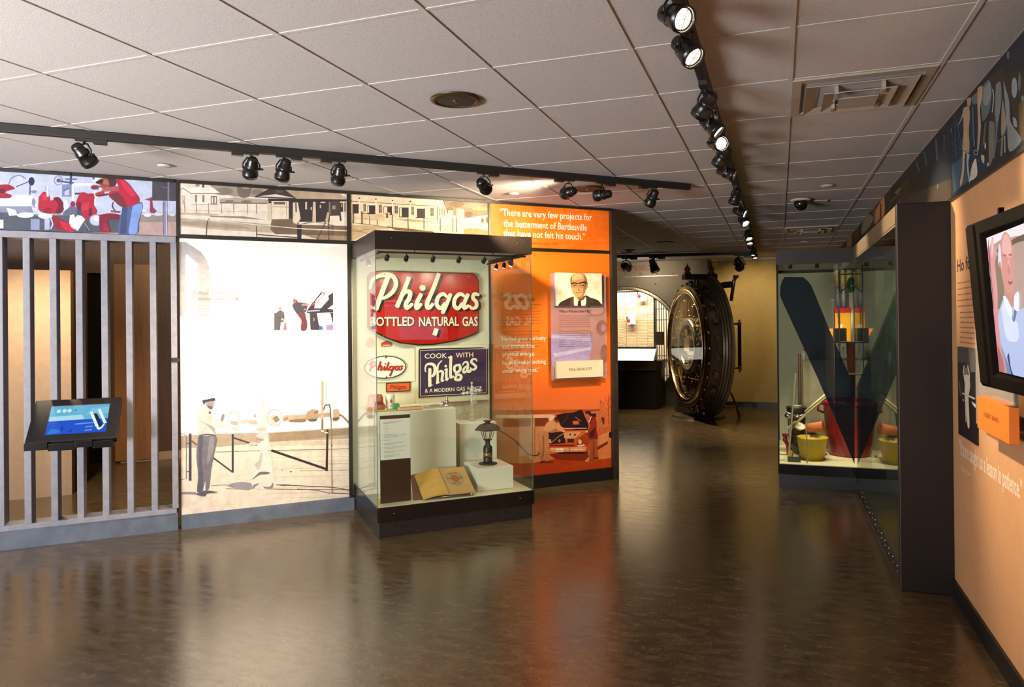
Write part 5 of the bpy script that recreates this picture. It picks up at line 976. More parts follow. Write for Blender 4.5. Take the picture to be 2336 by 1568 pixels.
m = MB(); wline(m, -4.275, .80, .075, '\u201cIt sure taught us a lesson in patience.\u201d', 1.03, PL, .022); t.part('lettering', m)
m = MB(); wline(m, -4.23, .725, .02, 'Robert Banks', .19, PL, .0); t.part('attribution', m)
x0, z1 = onplane(FR, 0, 2184, 791); x1, z0 = onplane(FR, 0, 2229, 1017)
t = Thing('diver_photo', 'black and white photo of a diver with arms raised on peach wall', 'photo', FR, ((x0 + x1) / 2, .008, z0))
m = MB(); m.box((x0, 0, z0), (x1, .008, z1), ink('#2b2625', 1))
A = Art(m, FR, 0, (2150, 760, 3.92), (x0, x1, z0, z1), 1)
A.p('#4a4644', (130, 120), (290, 140), (290, 350), (250, 340), (200, 260), (140, 270)).p('#6d6862', (230, 130), (290, 138), (290, 350), (250, 350)).p('#1c1817', (130, 560), (310, 600), (320, 1010), (130, 920)).sp('#d9cfbb', (200, 420), (240, 420), (248, 480), (235, 560), (235, 640), (242, 830), (225, 835), (205, 640), (200, 560)).c('#d9cfbb', [9, 10, 12], (195, 290), (190, 350), (205, 440)).c('#d9cfbb', [9, 10, 12], (225, 290), (240, 370), (238, 430)).e('#8a8072', 215, 340, 13, 34).e('#d9cfbb', 216, 400, 22, 30).c('#cfc6b2', 14, (178, 538), (230, 560), (290, 590)).c('#b8ae9a', 9, (182, 590), (190, 610)).sp('#c8bfab', (260, 610), (300, 640), (300, 670), (270, 640)).c('#b0a692', 8, (205, 640), (212, 800)).c('#5a544e', 12, (150, 430), (165, 560))
t.part('print', m)
# ---- clear card panel and orange name box
x0, z1 = onplane(FR, -.03, 2228, 880); x1, z0 = onplane(FR, -.03, 2321, 1014); zc = 1.62
t = Thing('clear_card_panel', 'frosted acrylic panel with orange name box standing off the peach wall', 'sign', FR, ((x0 + x1) / 2, -.03, z0))
m = MB(); m.box((x0, -.034, z0), (x1, -.028, zc), thin_glass('frosted_acrylic', (.9, .88, .84, 1), .06, .05, .45, (.60, .55, .48, 1))); m.box((x1 - .002, -.036, z0), (x1 + .004, -.026, zc), EDGE); t.part('sheet', m)
m = MB()
for x, z in ((x0 + .05, z0 + .04), (x1 - .05, z0 + .04), (x0 + .05, zc - .04), (x1 - .05, zc - .04)): m.cyl((x, -.028, z), (x, .0075, z), .009, mt=STEEL, n=10)
t.part('standoffs', m)
x0, z1 = onplane(FR, -.07, 2229, 903); x1, z0 = onplane(FR, -.07, 2301.5, 1013); z0 = onplane(FR, -.07, 2229, 975)[1]
m = MB(); m.box((x0, -.07, z0), (x1, -.0345, z1), mat('orange_box', '#ea7c26', .5)); nb = t.part('name_box', m, label='orange name box', bevel=.002)
m = MB(); write(m, 'ROBERT BANKS', x0 + (x1 - x0) * .24, z0 + (z1 - z0) * .45, (z1 - z0) * .14, mat('rust_lettering', '#8a4a1c', .6), -.0706, (x1 - x0) * .48, .01); t.part('lettering', m, parent=nb)

# ---- television
PHI = R(3.5); zb, zt = 1.245, 1.876; TW = 1.2; x0, x1 = 0.0, TW   # far lower corner 13 cm off the wall, swivelled 3.5 degrees, tilted forward
t = Thing('television', 'large dark framed television tilted on the peach wall showing a man', 'television', FR, (-2.63, 0, zb))
CAS = noisy('tv_casing', '#100c09', '#15100c', 60, .8, spec=.03)
def tv(x, f, z_):
    o = Vector((-3.227, -.13, 0)); wdir = Vector((math.cos(PHI), math.sin(PHI), 0)); n_ = Vector((math.sin(PHI), -math.cos(PHI), 0))
    return o + wdir * x + n_ * (.048 * z_ - .045 * (1 - f)) + Vector((0, 0, zb + (zt - zb) * z_))
def rect(f, ix, iz): e = iz / (zt - zb); return [tv(ix, f, e), tv(TW - ix, f, e), tv(TW - ix, f, 1 - e), tv(ix, f, 1 - e)]
m = MB(); vs = rect(1, 0, 0) + rect(1, .134, .046) + rect(.6, .150, .060) + rect(0, .05, .05)
fs = [(i, (i + 1) % 4, (i + 1) % 4 + 4, i + 4) for i in range(4)] + [(i + 4, (i + 1) % 4 + 4, (i + 1) % 4 + 8, i + 8) for i in range(4)] + [(i + 12, (i + 1) % 4 + 12, (i + 1) % 4, i) for i in range(4)] + [(15, 14, 13, 12)]
m.add(vs, fs, CAS); t.part('casing', m, bevel=.004)
for xa in (.006, TW - .100):
    m = MB(); q = [tv(xa, 1.02, .012), tv(xa + .094, 1.02, .012), tv(xa + .094, 1.02, .988), tv(xa, 1.02, .988)]; q2 = [tv(xa + .006, 1.16, .02), tv(xa + .088, 1.16, .02), tv(xa + .088, 1.16, .98), tv(xa + .006, 1.16, .98)]
    m.add(q + q2, [(0, 1, 5, 4), (1, 2, 6, 5), (2, 3, 7, 6), (3, 0, 4, 7), (4, 5, 6, 7)], noisy('speaker_strip', '#120e0a', '#17120d', 200, .8, spec=.03)); t.part('speaker_strip', m)
m = MB(); s0 = rect(.59, .146, .056)
SB = mat('screen_black', '#050506', .12); m.add(s0, [(0, 1, 2, 3)], SB)
nv = (s0[1] - s0[0]).cross(s0[3] - s0[0]).normalized()
if nv.y > 0: nv = -nv
# pictures on the screen are traced on the screen's own plane
ex = Vector((1, 0, 0)); ey = (s0[3] - s0[0]).normalized()
def sp_(px_, py_):
    M3 = FR.to_3x3(); n = M3 @ nv; p0 = FR @ s0[0]; v = ray(px_, py_); P = CAM + v * ((p0 - CAM).dot(n) / v.dot(n)); q = FR.inverted() @ P - s0[0]
    return q.dot(ex), q.dot(ey)
SW, SH = (s0[1] - s0[0]).length, (s0[3] - s0[0]).length
CTR = [0]
def tvp(h, *pts, sm=True):
    q = list(pts)
    if sm and len(q) > 3: q = smooth(q + [q[0]], 4)[:-1]
    q = [sp_(2150 + u / 3.136, 420 + v / 3.136) for u, v in q]
    q = clip(q, .010, SW - .010, .010, SH - .010)
    if len(q) < 3: return
    a = sum(q[i - 1][0] * q[i][1] - q[i][0] * q[i - 1][1] for i in range(len(q)))
    if a < 0: q = q[::-1]
    CTR[0] += 1; m.add([s0[0] + ex * x + ey * z + nv * (.0004 + CTR[0] * .00008) for x, z in q], [list(range(len(q)))], glow(h, 1.15))
def tvl(h, wd, *pts):
    for po in ribbon(smooth(list(pts), 5), wd): tvp(h, *po, sm=False); CTR[0] -= 1
    CTR[0] += 1
m_scr = m
tvp('#a99089', (200, 300), (2500, -600), (2500, 2000), (200, 1500), sm=False)
tvp('#e9dce6', (270, 330), (583, 190), (1500, -200), (1500, 300), (583, 370), (440, 400), (300, 470), sm=False); tvp('#5a4640', (400, 470), (583, 380), (1500, 60), (1500, 200), (583, 420), (420, 500), sm=False); tvp('#7a6a60', (380, 520), (460, 500), (470, 900), (400, 890), sm=False); tvp('#efe9f2', (290, 590), (340, 575), (345, 660), (300, 670), sm=False); tvp('#d9cdd4', (270, 370), (320, 350), (325, 470), (290, 480), sm=False); tvp('#c9b39a', (310, 1040), (400, 1000), (420, 1150), (330, 1170), sm=False)
tvp('#e6d7cf', (300, 700), (345, 690), (360, 900), (370, 1010), (330, 1010)); tvp('#bf9c7c', (320, 1000), (410, 990), (400, 1100), (340, 1140)); tvp('#4f4742', (325, 1100), (360, 1120), (355, 1200), (340, 1260), sm=False); tvp('#f5f2f6', (340, 940), (368, 950), (365, 1000), (345, 1010), sm=False)
tvp('#3d62b0', (355, 1190), (375, 1220), (385, 1390), (370, 1380), sm=False)
tvp('#cf8f92', (340, 470), (362, 400), (375, 380), (385, 450), (395, 470), (410, 440), (405, 500), (390, 560), (395, 640), (408, 780), (405, 950), (430, 1180), (460, 1290), (450, 1365), (400, 1350), (375, 1200), (365, 1000), (368, 800), (350, 640), (330, 540), (330, 420), (340, 390)); tvp('#8f5a60', (330, 420), (345, 500), (352, 640), (368, 800), (372, 900), (352, 700), (335, 560)); tvp('#b06870', (400, 1150), (440, 1240), (458, 1320), (440, 1365), (400, 1330)); tvp('#e5b9b6', (360, 410), (372, 400), (380, 470), (362, 520))
tvp('#aebbe0', (470, 800), (520, 860), (600, 900), (700, 850), (900, 800), (1000, 1000), (1000, 1600), (600, 1440), (500, 1400), (470, 1250), (430, 1150), (420, 1050), (410, 960), (430, 880)); tvp('#cdd6ee', (440, 890), (480, 830), (540, 960), (583, 1000), (583, 1120), (480, 1100)); tvp('#6d83b8', (425, 1120), (470, 1240), (520, 1330), (560, 1420), (500, 1400), (465, 1260)); tvp('#33406b', (485, 1240), (500, 1210), (520, 1330), (560, 1400), (530, 1390)); tvp('#5b6a92', (490, 840), (540, 900), (545, 970), (560, 880), (583, 850), (583, 900), (550, 990), (520, 900))
tvp('#c98a84', (440, 470), (452, 390), (480, 345), (510, 350), (540, 400), (555, 500), (560, 620), (555, 740), (545, 790), (510, 810), (480, 760), (455, 670), (440, 570)); tvp('#dfaaa4', (470, 370), (505, 355), (535, 420), (540, 520), (480, 510), (455, 460)); tvp('#d9a29c', (505, 540), (518, 535), (530, 610), (512, 622)); tvp('#b4e0', (0, 0), (1, 0), (1, 1)) if False else None
tvp('#d3d3e6', (420, 560), (425, 460), (440, 430), (448, 500), (450, 590), (435, 600)); tvp('#a8685f', (455, 505), (480, 500), (500, 510), (480, 520)); tvp('#a8685f', (515, 500), (540, 495), (545, 510), (520, 515)); tvp('#8f4c4a', (505, 690), (530, 700), (548, 690), (540, 715), (515, 715)); tvp('#b87872', (510, 560), (528, 610), (520, 640), (505, 630)); tvp('#b0625c', (430, 560), (442, 560), (445, 610), (434, 600))
tvp('#c08078', (480, 780), (550, 790), (545, 880), (510, 860)); tvp('#dbe6f2', (460, 800), (490, 810), (540, 900), (530, 960), (480, 880)); tvp('#dfe6f6', (560, 800), (600, 770), (600, 900), (560, 890)); tvp('#2a2322', (470, 260), (510, 240), (500, 290), (480, 300), sm=False)
t.part('screen', m)
m = MB(); m.box((-2.85, -.10, 1.40), (-2.40, .0075, 1.72), BLKM); t.part('wall_bracket', m)
m = MB(); p = tv(.28, .6, 1.0); m.box((p.x - .008, p.y + .004, p.z - .01), (p.x + .012, p.y + .02, p.z + .028), CAS); t.part('top_clip', m)
# ================================================================== tall wall case with pillar, and the corner case
PYF = 4.41; GX = .630; CY = 6.86
t = Thing('wall_display_case', 'tall narrow wall case with dark end pillar and long glass front', 'display case', FW, (.76, 5.6, 0))
m = MB(); m.box((.624, PYF, 0), (XR + .008, PYF + .06, 2.152), BRON); t.part('end_pillar', m, bevel=.004)
FAS = noisy('spotlit_bronze_fascia', '#6b5a42', '#7a684e', 14, .45, metal=.2)  # bronze coloured tan, the spotlight falling on it put into the colour
m = MB(); m.box((GX - .004, PYF + .06, 2.05), (GX + .03, CY + .006, 2.150), FAS); m.box((GX + .03, PYF + .06, 2.14), (XR, CY + .006, 2.150), FAS); m.box((GX - .001, PYF + .06, 2.036), (GX + .02, CY, 2.05), FAS); t.part('fascia', m)
m = MB(); m.box((GX + .004, PYF + .06, 0), (XR, CY, .05), BLK); m.box((GX - .004, PYF + .06, .05), (GX + .012, CY, .115), BLK); m.box((GX + .012, PYF + .06, .05), (XR, CY, .115), BLK); t.part('base', m)
m = MB(); m.box((GX, PYF + .06, .115), (GX + .008, CY, 2.036), thin_glass('case_glass_dark', (.80, .90, .84, 1), .06)); t.part('front_glass', m)
m = MB(); m.box((GX + .010, CY - .022, .115), (GX + .122, CY + .004, 2.13), BLKG); t.part('corner_post', m)
m = MB()
for i in range(11):
    for x in (GX + .045, GX + .095): m.ball((x, CY - .023, .16 + i * .185), .0055, CHROME, 8)
for i in range(14):
    for z in (.068, .10): m.ball((GX - .005, PYF + .12 + i * .165, z), .0045, CHROME, 8)
t.part('rivet', m)
m = MB(); m.box((XR - .012, PYF + .061, .116), (XR - .002, CY + 1.4, 2.03), noisy('olive_back_panel', '#716a52', '#7d765c', 6, .6)); t.part('back_panel', m)
# hanging clear film in the tall case
m = MB(); g = random.Random(9); n1, n2 = 40, 14; vs = []
for i in range(n1 + 1):
    for j in range(n2 + 1):
        y = PYF + .5 + 2.2 * i / n1; z = .9 + 1.0 * j / n2
        vs.append((.78 + .035 * math.sin(i * .9 + j * .12) + .02 * math.sin(i * 2.1 - j * .3), y, z))
m.add(vs, [(i * (n2 + 1) + j, (i + 1) * (n2 + 1) + j, (i + 1) * (n2 + 1) + j + 1, i * (n2 + 1) + j + 1) for i in range(n1) for j in range(n2)], thin_glass('plastic_film', (.93, .94, .88, 1), .10, .12, .10, (.6, .62, .5, 1)), True)
solo('plastic_film', 'clear wavy plastic film hanging inside the tall wall case', 'plastic film', FW, (.78, 5.6, .9), m)

PD = CY + 1.35; PX0 = -.022
t = Thing('corner_display_case', 'glass corner case of plastic goods with dark header and slanted blue stripe', 'display case', FW, (.42, CY + .6, 0))
m = MB(); m.box((PX0 + .01, CY + .012, 0), (XR - .014, PD, .11), BLKICK); t.part('plinth', m)
m = MB(); m.box((PX0, CY + .005, .11), (XR - .014, PD, .200), BLKG); t.part('base_band', m)
m = MB(); m.box((PX0 + .012, CY + .016, .200), (XR - .014, PD - .01, .206), mat('cream_deck2', '#d6c89c', .55)); t.part('deck', m)
m = MB(); m.box((PX0 - .003, CY + .002, 2.014), (GX - .006, CY + .02, 2.144), BRON); m.box((PX0 - .003, CY + .02, 2.014), (PX0 + .015, PD, 2.144), BRON); m.box((PX0 + .015, CY + .02, 2.13), (XR - .014, PD, 2.144), BRON); m.box((PX0, PD - .015, 2.014), (XR - .014, PD, 2.13), BRON); t.part('header', m)
m = MB(); m.box((PX0 + .016, CY + .021, 2.045), (XR - .016, PD - .016, 2.055), mat('pale_soffit', '#c9bfb4', .5)); t.part('soffit', m)
m = MB(); m.box((PX0, CY + .006, .206), (PX0 + .012, CY + .018, 2.014), BLKG); m.box((PX0, PD - .014, .206), (PX0 + .014, PD, 2.014), BLKG); t.part('edge_post', m)
m = MB(); m.box((PX0 + .012, CY + .008, .206), (GX - .006, CY + .014, 2.014), GLASS); t.part('front_glass', m)
m = MB(); m.box((PX0 + .002, CY + .018, .206), (PX0 + .008, PD - .014, 2.014), GLASS); t.part('side_glass', m)
m = MB(); m.box((PX0 + .014, PD - .012, .206), (XR - .014, PD - .004, 2.014), noisy('olive_back', '#a99f80', '#b4aa8b', 6, .6)); t.part('back_panel', m)
# slanted stripe film inside the front glass
yS = CY + .0165; FILM = thin_glass('blue_film', (.05, .075, .12, 1), .04, .02, .14, (.05, .08, .15, 1))
cr = (1765, 570, 5.227)
pts = [onplane(FW, yS, cr[0] + u / cr[2], cr[1] + v / cr[2]) for u, v in ((130, 325), (350, 325), (410, 375), (455, 440), (655, 930), (990, 1700), (960, 1830), (1000, 2560), (985, 2420), (890, 2230), (520, 1500), (90, 590), (75, 530), (80, 440), (100, 370))]
pts = [onplane(FW, yS, 1765 + u / 5.227, 570 + v / 5.227) for u, v in ((130, 325), (350, 325), (410, 375), (455, 440), (655, 930), (965, 1640), (965, 2560), (520, 1520), (90, 590), (75, 530), (80, 440), (100, 370))]
m = MB(); m.add([(min(x, GX - .008), yS, z) for x, z in pts], [list(range(len(pts)))[::-1]], FILM); t.part('blue_stripe_film', m)
m = MB(); m.cyl((GX - .10, CY + .34, .995), (GX - .10, CY + .34, 2.014), .006, mt=BLKM, n=8); m.cyl((XR - .06, CY + .34, .995), (XR - .06, CY + .34, 2.014), .006, mt=BLKM, n=8)
for z in (1.93, 1.30, 1.00): m.cyl((GX - .10, CY + .34, z), (XR - .06, CY + .34, z), .005, mt=BLKM, n=8)
m.cyl((GX - .10, CY + .34, 1.76), (GX + .1, CY + .34, 1.92), .005, mt=BLKM, n=8); t.part('shelf_frame', m)
m = MB()
for z in (1.295, .995): m.box((GX - .10, CY + .345, z), (XR - .02, CY + .62, z + .008), ACRYL)
t.part('glass_shelf', m)
DD = .2065
def cpos(px_, py_, z=DD): p = onz(px_, py_, z); return p
def atY(px_, py_, Y): x, z = onplane(FW, Y, px_, py_); return Vector((x, Y, z))
for i, (x, a) in enumerate(((.10, (.1, 7.3, .3)), (.33, (.3, 7.2, .3)), (.52, (.5, 7.3, .5)))):
    mini(x, CY + .10, a, 'mini black spotlight, %s from the passage inside the corner case' % ord_[i], 'mini spotlights in the corner case', 60, FW, 2.04)
mini(.72, 6.3, (.80, 6.4, 1.0), 'mini black spotlight inside the tall wall case', None, 40, FW, 2.10)
# yellow bucket
YB = mat('yellow_plastic_bucket', '#b99a24', .32, spec=.5); p = cpos(1853.5, 1060); y0 = p.y + .02
p = Vector((atY(1853.5, 1058, 7.16).x, 7.16, DD)); pxm = 1 / (FPX / (p - CAM).dot(CD)); rb = 25 * pxm; rt = 34.5 * pxm; hb = atY(1854, 997, 7.16).z - DD
t = Thing('yellow_bucket', 'yellow plastic tapered bucket on the corner case deck', 'bucket', FW, p); m = MB()
m.lathe([(0, .001), (rb, .001), (rt * .96, hb * .93), (rt, hb * .94), (rt, hb), (rt * .95, hb), (rb * .95, .006), (0, .006)], YB, o=p, n=32); t.part('pail', m)
# red barrel
p = Vector((atY(1937, 1000, 7.50).x, 7.50, DD)); r1 = .205; h = atY(1890, 912, 7.50).z - DD; RBm = noisy('red_plastic', '#7a1512', '#8c1a15', 8, .3)
t = Thing('red_barrel', 'tall red plastic tapered bin partly behind the blue stripe', 'bin', FW, p); m = MB()
m.lathe([(0, .001), (r1 * .88, .001), (r1 * .93, .03), (r1 * 1.04, h * .45), (r1 * 1.12, h * .90), (r1 * 1.18, h * .91), (r1 * 1.18, h * .97), (r1 * 1.14, h), (r1 * 1.06, h), (r1 * .86, .02), (0, .02)], RBm, o=p, n=36); t.part('body', m)
m = MB(); m.tube([p + Vector((-r1 * 1.16, 0, h * .93)), p + Vector((-r1 * 1.34, -.02, h * .90)), p + Vector((-r1 * 1.36, -.02, h * .80)), p + Vector((-r1 * 1.10, 0, h * .76))], .012, RBm, 8); t.part('handle', m)
# pair of cream sticks (rake handles)
for i, (a, b) in enumerate((((1884, 900), (1836, 940)), ((1886, 907), (1808, 972)))):
    A_ = atY(*a, 7.10 + .02 * i); B_ = atY(*b, 7.06); m = MB(); m.tube([A_, A_.lerp(B_, .5), B_], .0105, mat('pale_stick', '#c9b27c', .5), 10)
    if i: 
        d = (B_ - A_).normalized(); m.box((-.05, -.008, -.02), (.05, .008, .02), mat('pale_stick', '#c9b27c', .5), Matrix.Translation(B_) @ d.to_track_quat('X', 'Z').to_matrix().to_4x4())
    solo('wooden_paddle', ('shorter' if i == 0 else 'longer') + ' pale wooden stick leaning across the corner case behind the bucket', 'stick', FW, B_, m, 'pale sticks crossing behind the bucket')
# orange pipe
a = atY(1838, 978, 7.34); b = atY(1876, 974, 7.30); t = Thing('orange_pipe', 'short orange plastic pipe lying between the bucket and red bin', 'pipe', FW, ((a.x + b.x) / 2, 7.28, (a.z + b.z) / 2 - .05)); m = MB()
m.cyl(a, b, .045, .052, mat('orange_plastic', '#b5622c', .4), 24); m.cyl(b, b + (b - a).normalized() * .01, .056, .056, mat('orange_plastic', '#b5622c', .4), 24); t.part('pipe', m)
m = MB(); c_ = a.lerp(b, .3); m.lathe([(0, DD + .001), (.055, DD + .001), (.06, c_.z - .06), (.045, c_.z - .05), (0, c_.z - .045)], mat('brown_pot', '#5a2f1a', .5), o=(c_.x, c_.y + .02, 0), n=20); solo('brown_jar', 'dark brown jar standing under the orange pipe', 'jar', FW, (c_.x, c_.y + .02, DD), m)
# dark jar with green lid
p = atY(1817, 950, 7.45); m = MB(); t = Thing('lidded_pot', 'dark brown round pot with pale green lid at the passage side', 'pot', FW, (p.x, 7.45, DD))
hj = atY(1817, 930, 7.45).z - DD; m.lathe([(0, .001), (.06, .001), (.075, hj * .4), (.085, hj * .85), (.095, hj), (.095, hj + .008), (0, hj + .008)], mat('dark_brown_glaze', '#2c2118', .3), o=(p.x, 7.45, DD), n=24); t.part('pot', m)
m = MB(); m.lathe([(0, hj + .008), (.05, hj + .009), (.048, hj + .022), (.0, hj + .026)], mat('pale_green_lid', '#6f8a6a', .4), o=(p.x, 7.45, DD), n=24); t.part('lid', m)
p = atY(1800, 948, 7.25); m = MB(); m.ball(p, .035, CHROME, 14, (1.2, .8, .9)); m.tube([p + Vector((.03, 0, 0)), p + Vector((.10, 0, -.01)), p + Vector((.15, 0, .02))], [.02, .016, .01], CHROME, 8); m.cyl(p - Vector((0, 0, .03)), (p.x, p.y, DD + .001), .006, mt=CHROME, n=8); solo('chrome_tap', 'shiny metal tap fitting on a stem beside the brown pot', 'tap', FW, (p.x, p.y, DD), m)
# pale scoop
p = atY(1824, 972, 7.12); m = MB(); m.lathe([(0, -.035), (.035, -.028), (.055, 0), (.052, .002), (.03, -.022), (0, -.028)], mat('pale_plastic', '#b9aa88', .4), o=p, axis=(.3, -.5, .8), n=20); solo('scoop', 'pale plastic scoop bowl at the lower end of the sticks', 'scoop', FW, p, m)
# brown post and pale board
a = atY(1824, 808, 7.6); b = atY(1825, 930, 7.6); m = MB(); m.cyl((a.x, 7.6, DD + .001), (a.x, 7.6, a.z), .02, .014, mat('brown_wood_bat', '#4a2a18', .45), 14); solo('wooden_bat', 'upright brown wooden post behind the bucket', 'post', FW, (a.x, 7.6, DD), m)
a = atY(1815, 852, 7.0); b = atY(1798, 1052, 6.99); m = MB(); d = (a - b).normalized(); Mx = Matrix.Translation(b) @ d.to_track_quat('Z', 'Y').to_matrix().to_4x4()
m.box((-.012, -.006, .001), (.012, .006, (a - b).length), mat('pale_stick', '#c9b27c', .5), Mx); m.box((.0121, -.006, .001), (.018, .006, (a - b).length), BLKM, Mx); solo('leaning_strip', 'pale edged strip leaning upright near the passage edge', 'strip', FW, (b.x, b.y, DD), m)
# red tap, yellow tub, label card
p = atY(1797, 1000, 7.3); RP = mat('red_gloss', '#a31c1c', .3); m = MB(); m.tube([p + Vector((-.05, 0, .03)), p + Vector((.06, 0, .03))], .014, RP, 10); m.tube([p + Vector((-.02, 0, .03)), p + Vector((-.025, 0, -.02)), p + Vector((-.005, 0, -.06)), p + Vector((-.005, 0, -.09))], [.018, .022, .016, .012], RP, 10); m.cyl((p.x - .005, p.y, DD + .001), (p.x - .005, p.y, p.z - .08), .008, mt=RP, n=8); solo('red_tap', 'red plastic tap piece at the passage side of the case', 'tap', FW, (p.x, p.y, DD), m)
p = atY(1804, 1022, 7.2); m = MB(); m.lathe([(0, .001), (.022, .001), (.022, .05), (.014, .06), (.014, .075), (0, .075)], mat('yellow_gloss', '#c9a51f', .35), o=(p.x, 7.2, DD), n=16); m.lathe([(0, .075), (.016, .076), (.012, .10), (0, .10)], mat('navy_cap', '#22305a', .4), o=(p.x, 7.2, DD), n=14); solo('yellow_bottle', 'tiny yellow bottle with navy cap behind the label card', 'bottle', FW, (p.x, 7.2, DD), m)
for i, (px_, py_) in enumerate(((1818, 1035), (1824, 1037), (1884, 1035))): p = cpos(px_, py_ + 4); m = MB(); m.ball((p.x, p.y, DD + .013), .012, STEEL, 10); solo('metal_bead', 'small metal bead on the deck, %s from the passage' % ord_[i], 'bead', FW, (p.x, p.y, DD + .001), m, 'metal beads on the corner case deck')
p = cpos(1812, 1055); m = MB(); m.box((p.x - .055, p.y - .004, DD + .001), (p.x + .055, p.y + .05, DD + .006), mat('slate_card', '#3a352c', .4)); m.box((p.x - .055, p.y, DD + .006), (p.x + .055, p.y + .004, DD + .05), mat('slate_card', '#3a352c', .4)); solo('label_card', 'dark slate label card at the front of the corner case', 'label', FW, (p.x, p.y, DD), m)
p = cpos(1841, 1058); m = MB(); m.cyl((p.x, CY + .06, DD + .001), (p.x, CY + .06, DD + .46), .004, mt=CHROME, n=8); m.cyl((p.x, CY + .06, DD + .001), (p.x, CY + .06, DD + .03), .008, mt=CHROME, n=10); solo('support_rod', 'thin metal rod standing in front of the yellow bucket', 'rod', FW, (p.x, CY + .06, DD), m)
# shelf goods
SY = 7.34
def item(name, label, cat, px0, px1, py0, py1, build, Y=SY):
    a = atY(px0, py1, Y); b = atY(px1, py0, Y); m = MB(); build(m, a.x, b.x, a.z, b.z, Y); solo(name, label, cat, FW, ((a.x + b.x) / 2, Y, a.z), m); return a, b
YL = mat('yellow_box', '#c78a10', .4); RD = mat('red_lid', '#b31420', .35)
zs = 1.304
def ybox(m, x0, x1, z0, z1, Y): m.box((x0, Y - .09, zs), (x1, Y + .09, z1 - .045), YL); m.box((x0 - .004, Y - .094, z1 - .045), (x1 + .004, Y + .094, z1), RD); m.add([(x0 + .02, Y - .0905, zs + .16), (x0 + .07, Y - .0905, zs + .16), (x0 + .04, Y - .0905, zs + .08)], [(0, 1, 2)], mat('pale_print', '#d8b8b0', .5))
item('yellow_box', 'yellow box with red lid on the upper glass shelf', 'box', 1904, 1938, 702, 752, ybox, 7.42)
item('green_ball', 'glossy green ball near the corner post on stacked goods', 'ball', 1931, 1953, 632, 668, lambda m, x0, x1, z0, z1, Y: m.ball(((x0 + x1) / 2, Y, (z0 + z1) / 2), (z1 - z0) / 2, mat('green_plastic', '#0f4a28', .25), 20, ((x1 - x0) / (z1 - z0), 1, 1)), 7.30)
def bottle(mt, cap):
    def f(m, x0, x1, z0, z1, Y):
        c = (x0 + x1) / 2; r_ = (x1 - x0) / 2; h = z1 - z0
        m.lathe([(0, 0), (r_, 0), (r_, h * .62), (r_ * .4, h * .78), (r_ * .4, h * .86), (0, h * .86)], mt, o=(c, Y, z0), n=18); m.lathe([(0, h * .86), (r_ * .46, h * .86), (r_ * .46, h), (0, h)], cap, o=(c, Y, z0), n=14)
    return f
WP = mat('milky_plastic', '#cfd0c4', .35); CRP = mat('cream_tube', '#c9a96a', .4)
item('white_jug', 'milky plastic jug on the shelf above the red lid', 'jug', 1907, 1917, 660, 702, bottle(WP, mat('white_cap', '#e4e0d4', .4)), 7.40)
item('white_jug', 'milky plastic jug next to the green ball', 'jug', 1919, 1930, 655, 702, bottle(WP, mat('white_cap', '#e4e0d4', .4)), 7.44)
for i, (a, b) in enumerate(((1905, 1916), (1918, 1928), (1931, 1945))): item('cream_tube', 'cream tall tube, %s from the passage at the top of the shelves' % ord_[i], 'tube', a, b, 616, 655, lambda m, x0, x1, z0, z1, Y: m.lathe([(0, 0), ((x1 - x0) / 2, 0), ((x1 - x0) / 2, z1 - z0), (0, z1 - z0)], CRP, o=((x0 + x1) / 2, Y, z0), n=18), 7.5)
item('cream_column', 'cream plastic tube standing below the green ball', 'tube', 1937, 1948, 668, 745, lambda m, x0, x1, z0, z1, Y: m.lathe([(0, 0), (.024, 0), (.022, z1 - zs), (0, z1 - zs)], mat('cream_plastic', '#c4b292', .4), o=((x0 + x1) / 2, Y, zs), n=16), 7.36)
item('black_sheet', 'black square plastic sheet hanging below the upper shelf', 'sheet', 1901, 1931, 749, 783, lambda m, x0, x1, z0, z1, Y: m.box((x0, Y - .012, z0), (x1, Y + .012, z1), mat('black_plastic', '#17120d', .35)), 7.25)
item('orange_sheet', 'orange plastic corner sticking out beside the black sheet', 'sheet', 1890, 1903, 750, 775, lambda m, x0, x1, z0, z1, Y: m.prism([(x0, z1), (x1, z0), (x1, z1)], Y - .006, Y + .006, mat('orange_film', '#c4702c', .4)), 7.27)
zs2 = 1.004
item('brown_pot', 'reddish brown flowerpot on the lower glass shelf', 'pot', 1930, 1952, 765, 798, lambda m, x0, x1, z0, z1, Y: m.lathe([(0, zs2), ((x1 - x0) * .40, zs2), ((x1 - x0) * .5, z1 - .02), ((x1 - x0) * .54, z1 - .02), ((x1 - x0) * .54, z1), (0, z1)], mat('terracotta', '#7a3a1f', .5), o=((x0 + x1) / 2, Y, 0), n=22), 7.45)
for i, (a, b, z0_, z1_) in enumerate(((1908, 1916, 785, 823), (1919, 1928, 792, 823), (1938, 1947, 795, 823))): item('clear_bottle', 'clear plastic bottle, %s from the passage on the lower shelf' % ord_[i], 'bottle', a, b, z0_, z1_, bottle(ACRYL, mat('white_cap', '#e4e0d4', .4)), 7.48)
p = atY(1836, 822, 7.85); m = MB(); m.box((p.x - .02, 7.80, DD + .001), (p.x + .42, 8.10, p.z), noisy('olive_block', '#857c60', '#91886a', 8, .6)); solo('display_block', 'tall olive block at the back of the corner case', 'plinth', FW, (p.x + .2, 7.95, DD), m)
